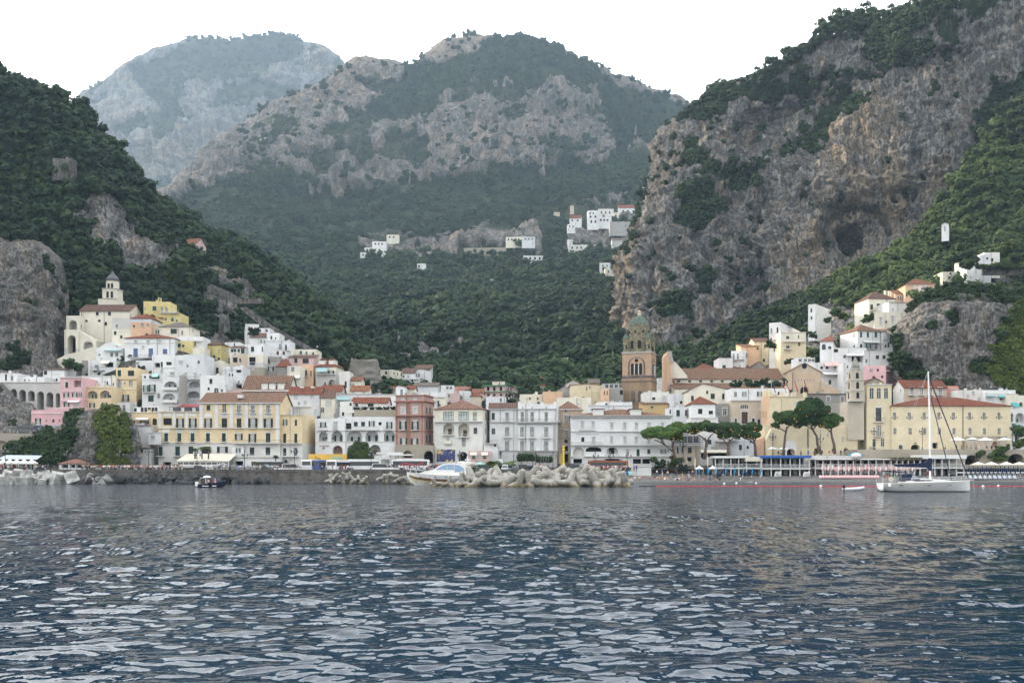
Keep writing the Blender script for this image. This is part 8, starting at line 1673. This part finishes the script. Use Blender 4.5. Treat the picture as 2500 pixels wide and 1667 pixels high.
def upine(label,Y,base,path,blobs,limbs=(),lights=70):
 "umbrella pine from photo pixels: base (u,v), trunk bends, flat crown lobes (u,v,ru,rv)"
 s=Y/F;rr=random.Random(int(base[0]));B0=at(*base,Y);P_=[B0]+[at(u,v,Y)for u,v in path];n=len(P_)
 tr=[(P_,[.42-.2*k/(n-1)for k in range(n)])]
 for l in limbs:tr.append(([at(u,v,Y+rr.uniform(-.8,.8))for u,v in l],[.2-.1*k/(len(l)-1)for k in range(len(l))]))
 bl=[]
 for u,v,ru,rv in blobs:
  ru*=1.18;rv*=1.28
  for k in range(9):
   a=6.283*k/9+rr.random();d=rr.uniform(.35,.85)if k else 0;bl.append((at(u+ru*d*math.cos(a),v+rv*rr.uniform(-.35,.45)-rv*.3*(1-d),Y+ru*s*.8*d*math.sin(a)),ru*s*rr.uniform(.34,.5),rv*s*rr.uniform(.42,.62)))
 return blobtree('umbrella_pine',label,'pine tree',B0,tr,bl,leaf_pine2,.2,130,lights=lights,group='umbrella pines on the front')
leaf_pine2=leafmat('leaves_umbrella',(.016,.040,.012),(.075,.135,.030))
fr('I');I_=lambda*a:[(px(x),py(y))for x,y in a];bl_=lambda*a:[(px(x),py(y),rx/FR[2],ry/FR[2])for x,y,rx,ry in a]
upine('broad umbrella pine leaning over the hotel front',256,(px(1685),py(985)),I_((1688,900),(1665,800),(1665,700)),bl_((1400,580,160,75),(1560,560,170,80),(1730,520,170,85),(1690,620,100,60),(1310,620,70,45)),[I_((1655,830),(1560,750),(1480,700),(1400,665)),I_((1560,750),(1500,680),(1480,640)),I_((1668,720),(1740,640),(1800,600))],90)
fr('J')
upine('umbrella pine with a forked trunk before the white house',256.5,(px(200),py(1155)),I_((225,1020),(232,930),(210,880)),bl_((120,750,110,60),(240,730,130,62),(340,760,100,58),(60,790,60,45)),[I_((230,930),(180,870),(130,840)),I_((232,930),(290,850),(330,820))],90)
upine('umbrella pine standing before the dark cafe terrace',256.5,(px(505),py(1120)),I_((512,1020),(520,960),(530,900)),bl_((440,770,90,65),(540,760,120,70),(620,800,90,60),(480,850,80,40)),[I_((512,980),(470,930),(440,890)),I_((525,930),(580,880),(620,850))],90)
upine('last umbrella pine of the low row beside the apricot wall',257,(px(858),py(1110)),I_((855,1010),(845,930),(820,880)),bl_((720,770,90,62),(800,760,95,60),(860,770,60,60),(800,850,95,50)),[I_((852,960),(780,910),(730,880)),I_((845,930),(870,880),(880,840))],80)
upine('slender umbrella pine in front of the castle portal',259,(px(1215),py(1102)),I_((1225,980),(1240,850),(1262,740)),bl_((1190,640,90,75),(1300,610,120,75),(1330,670,80,60),(1120,720,45,40)),[I_((1240,800),(1190,770),(1140,745)),I_((1255,760),(1320,700),(1350,680))],60)
upine('tallest umbrella pine with a bent trunk before the castle',259.5,(px(1700),py(1090)),I_((1650,960),(1640,860),(1590,780),(1572,730)),bl_((1560,520,150,120),(1600,450,100,80),(1690,560,110,80),(1470,600,90,90),(1560,660,130,70),(1450,700,80,50),(1740,520,60,50)),[I_((1590,780),(1530,740),(1480,720)),I_((1590,780),(1640,720),(1680,680))],110)
upine('smaller umbrella pine right of the tallest pine',259.3,(px(1875),py(1085)),I_((1860,960),(1835,870),(1825,800),(1830,740)),bl_((1800,650,100,70),(1870,670,85,65),(1760,720,70,45),(1830,720,70,40)),[I_((1815,810),(1780,770),(1755,730))],40)
fr('Z')
c=at(880,1128,249);blobtree('broadleaf_tree','dense round green tree beside the yellow billboard','tree',(c.x,249,2.79),[([Vector((c.x,249,2.7)),Vector((c.x,249,5))],[.3,.2])],[(at(u,v,249+dy),r_,r_*.9)for u,v,r_,dy in((878,1095,2.0,0),(866,1106,1.8,-.6),(892,1104,1.7,-.5),(880,1112,2.0,-1),(862,1116,1.5,0),(897,1116,1.5,0),(890,1088,1.1,.4),(872,1084,1.0,.2))],leaf_broad,.17,130)
def palm(u,v,Y,h,n,fl,label,group='palms on the front'):
 c=at(u,v,Y);r=empty('palm_tree',c);tag(r,label,'palm tree',group);MB().tube([(0,0,0),(.05,0,h*.5),(0,0,h)],[.2,.17,.16],bark,7).build('trunk',r);rr=random.Random(int(u));V=[];Fc=[];T=[]
 for k in range(n):
  a=6.283*k/n+rr.uniform(-.2,.2);el=rr.uniform(-.3,1.1);tt=rr.random()
  for j in range(6):
   q0,q1=j/6,(j+1)/6;P0,P1=[Vector((math.cos(a)*fl*q*math.cos(el*(1-q*.5)),math.sin(a)*fl*q*math.cos(el*(1-q*.5)),h+fl*(math.sin(el)*q-.75*q*q)))for q in(q0,q1)]
   sd=Vector((-math.sin(a),math.cos(a),0));w0,w1=.3*fl*(math.sin(math.pi*min(.98,q0+.12))**.6)*.6,.3*fl*(math.sin(math.pi*min(.98,q1+.02))**.6)*.6
   for s_ in(-1,1):
    i=len(V);V+=[P0,P1,P1+sd*s_*w1-Vector((0,0,w1*.5)),P0+sd*s_*w0-Vector((0,0,w0*.5))];Fc.append((i,i+1,i+2,i+3));T+=[tt]*4
 obj('crown',npmesh('crown',V,Fc,[leaf_broad],False,{'tint':T}),r)
for u,v,h,lab in((476,1120,2.5,'small palm nearest the white corner house'),(493,1120,2.7,'middle small palm on the veranda roof'),(509,1120,2.6,'small palm before the black shuttered window')):palm(u,v,249,h,22,1.15,lab)
palm(673,1128,251,1.6,18,1.0,'little palm beside the black coach');palm(1205,1150,246,2.0,30,2.6,'bushy palm on the near side of the statue');palm(1244,1150,246,2.0,30,2.7,'bushy palm between statue and hedge');palm(1165,1152,248,.8,14,1.2,'low palm by the pink kiosk')
def hedge(u0,u1,v0,v1,Y,lab):
 c=at((u0+u1)/2,v1,Y);r=empty('hedge',(c.x,Y,2.79));tag(r,lab,'hedge');w=(u1-u0)*Y/F;zt=zat(v0,Y)-2.79;zb_=max(.2,zat(v1,Y)-2.79);k=max(3,int(w/.9))
 L_=[(-w/2+w*(i+.5)/k,dy,(zt+zb_)/2+dz,.75,(zt-zb_)*.36)for i in range(k)for dy in(0,.8)for dz in(-.25,.25)];V,Fc,T=leafcloud(L_,2200,.13,int(u0),.85,.3);obj('leaves',npmesh('leaves',V,[tuple(f)for f in Fc],[leaf_far],False,{'tint':T}),r);MB().tube([(-w*.3,.4,0),(-w*.3,.4,zb_+.3)],.1,bark,5).build('trunk',r);MB().tube([(w*.3,.4,0),(w*.3,.4,zb_+.3)],.1,bark,5).build('trunk',r)
hedge(1264,1310,1105,1127,248,'tall clipped hedge before the white palazzo');hedge(1310,1347,1113,1129,248,'lower clipped hedge behind the thin flagpoles')
for u,v,s_,fam,lab in((1652,1140,3.6,'broad','leafy shrub on the bank under the first pine'),(1640,1150,2.4,'broad','low shrub at the foot of the beach bank'),(1594,1130,2.2,'broad','small bright shrub behind the boat shed'),(1612,1148,3.0,'wood','dark shrub on the stone bank beside the shed'),(1665,1155,2.6,'wood','shrub beside the beach stairs'),(2495,1075,5,'wood','dark leafy tree at the photo edge beyond the restaurant'),(2492,1100,4,'broad','green shrub at the photo edge over the arches'),(1705,832,5,'wood','dark round bush behind the red hipped roof'),(2042,778,4.5,'wood','round tree beside the white tower house'),(2022,792,3,'wood','bushy tree before the white tower house'),(2062,785,4,'broad','clipped bush on the terrace by the white tower house'),(1985,828,3.5,'broad','shrub on the stone terraces above the cream house'),(2120,792,4.5,'wood','cypress like tree before the large cream house'),(2235,735,6,'broad','leafy tree before the orange peach house'),(1880,855,4,'broad','bright shrub beside the stilted house'),(1925,892,3,'broad','shrub row under the cream balcony house'),(2365,668,9,'wood','dark clipped hedge mass under the highest white house'),(2460,622,6,'ivy','bright yellow green tree beside the highest terrace'),(565,835,4,'wood','dark tree behind the yellow hipped roof'),(620,825,4,'wood','round bush before the white shed roofed house'),(170,905,4.5,'wood','dark tree between convent ramp and pink house'),(190,912,4,'wood','second dark tree beside the bare stone wall house'),(2255,905,7,'wood','dark tree mass behind the railed beige house'),(2370,915,7,'wood','dark palm like tree mass at the crag foot')):
 Y={5:262,3:257}.get(0,256.4 if u<1700 and v>1100 else(300 if v>895 else(330 if u>1690 else 318)));Y=261 if u>2480 else Y;Y=338 if(u>1900 and v<830)else Y;Y=352 if v<700 else Y;Y=302 if lab.startswith(('dark tree between','second dark'))else Y
 r=obj('shrub' if s_<3.7 else 'leafy_tree',SRC[fam][int(u)%4].data,None,at(u,v,Y),(0,0,u));r.scale=(s_,s_,s_*.95);tag(r,lab,'shrub' if s_<3.7 else 'tree')
rg=random.Random(41);sky_l=np.array([(1582,262),(1610,240),(1650,213),(1720,188),(1780,166),(1840,131),(1890,95),(1960,68),(2040,58),(2100,46),(2140,34),(2200,2),(2260,-25)])*S
k=0
for u0,u1,n,hm in((1612,1672,5,20),(1672,1745,4,12),(1740,1880,13,26),(1880,1990,12,34),(1960,2140,22,26),(2120,2260,13,42),(2020,2200,9,30)):
 for j in range(n):
  u=(u0+(u1-u0)*(j+rg.uniform(.1,.9))/n)*S;v=np.interp(u,sky_l[:,0],sky_l[:,1])+rg.uniform(0,16)+(30 if n==9 else 0)
  Y=surf(cliffG,u,v);h_=hm*rg.uniform(1.15,1.75)*S*Y/F;sx=h_*rg.uniform(.8,1.1);m_=SRC['pine'][rg.randrange(3)]
  o=obj('pine_tree',m_.data,None,at(u,v+hm*.18,Y),(0,0,rg.uniform(0,6.28)));o.scale=(sx,sx,h_*1.15);tag(o,'dark pine standing on the rim of the great cliff','pine tree','pines on the cliff rim')
for j in range(26):
 u,v=rg.uniform(1985,2130)*S,rg.uniform(95,165)*S;Y=surf(cliffG,u,v);h_=46*rg.uniform(.8,1.25)*S*Y/F;o=obj('pine_tree',SRC['pine'][j%3].data,None,at(u,v+6,Y-1),(0,0,j));o.scale=(h_*.95,h_*.95,h_*1.1);tag(o,'pine in the grove below the cliff rim','pine tree','pine grove below the cliff rim')
for u,v,hp,lab in((395,515,34,'spreading pine leaning out from the wooded hill'),(2325,300,70,'tall pine at the top of the wooded slope'),(2345,330,60,'pine at the photo edge on the wooded slope'),(2290,330,50,'pine just below the tallest slope pine')):
 G_=leftG if u<800 else slopeG;Y=surf(G_,u*S,v*S)-3;h_=hp*S*Y/F;o=obj('pine_tree',SRC['pine'][1].data,None,at(u*S,v*S,Y),(0,0,1));o.scale=(h_*(1.5 if u<800 else 1),h_,h_);tag(o,lab,'pine tree')
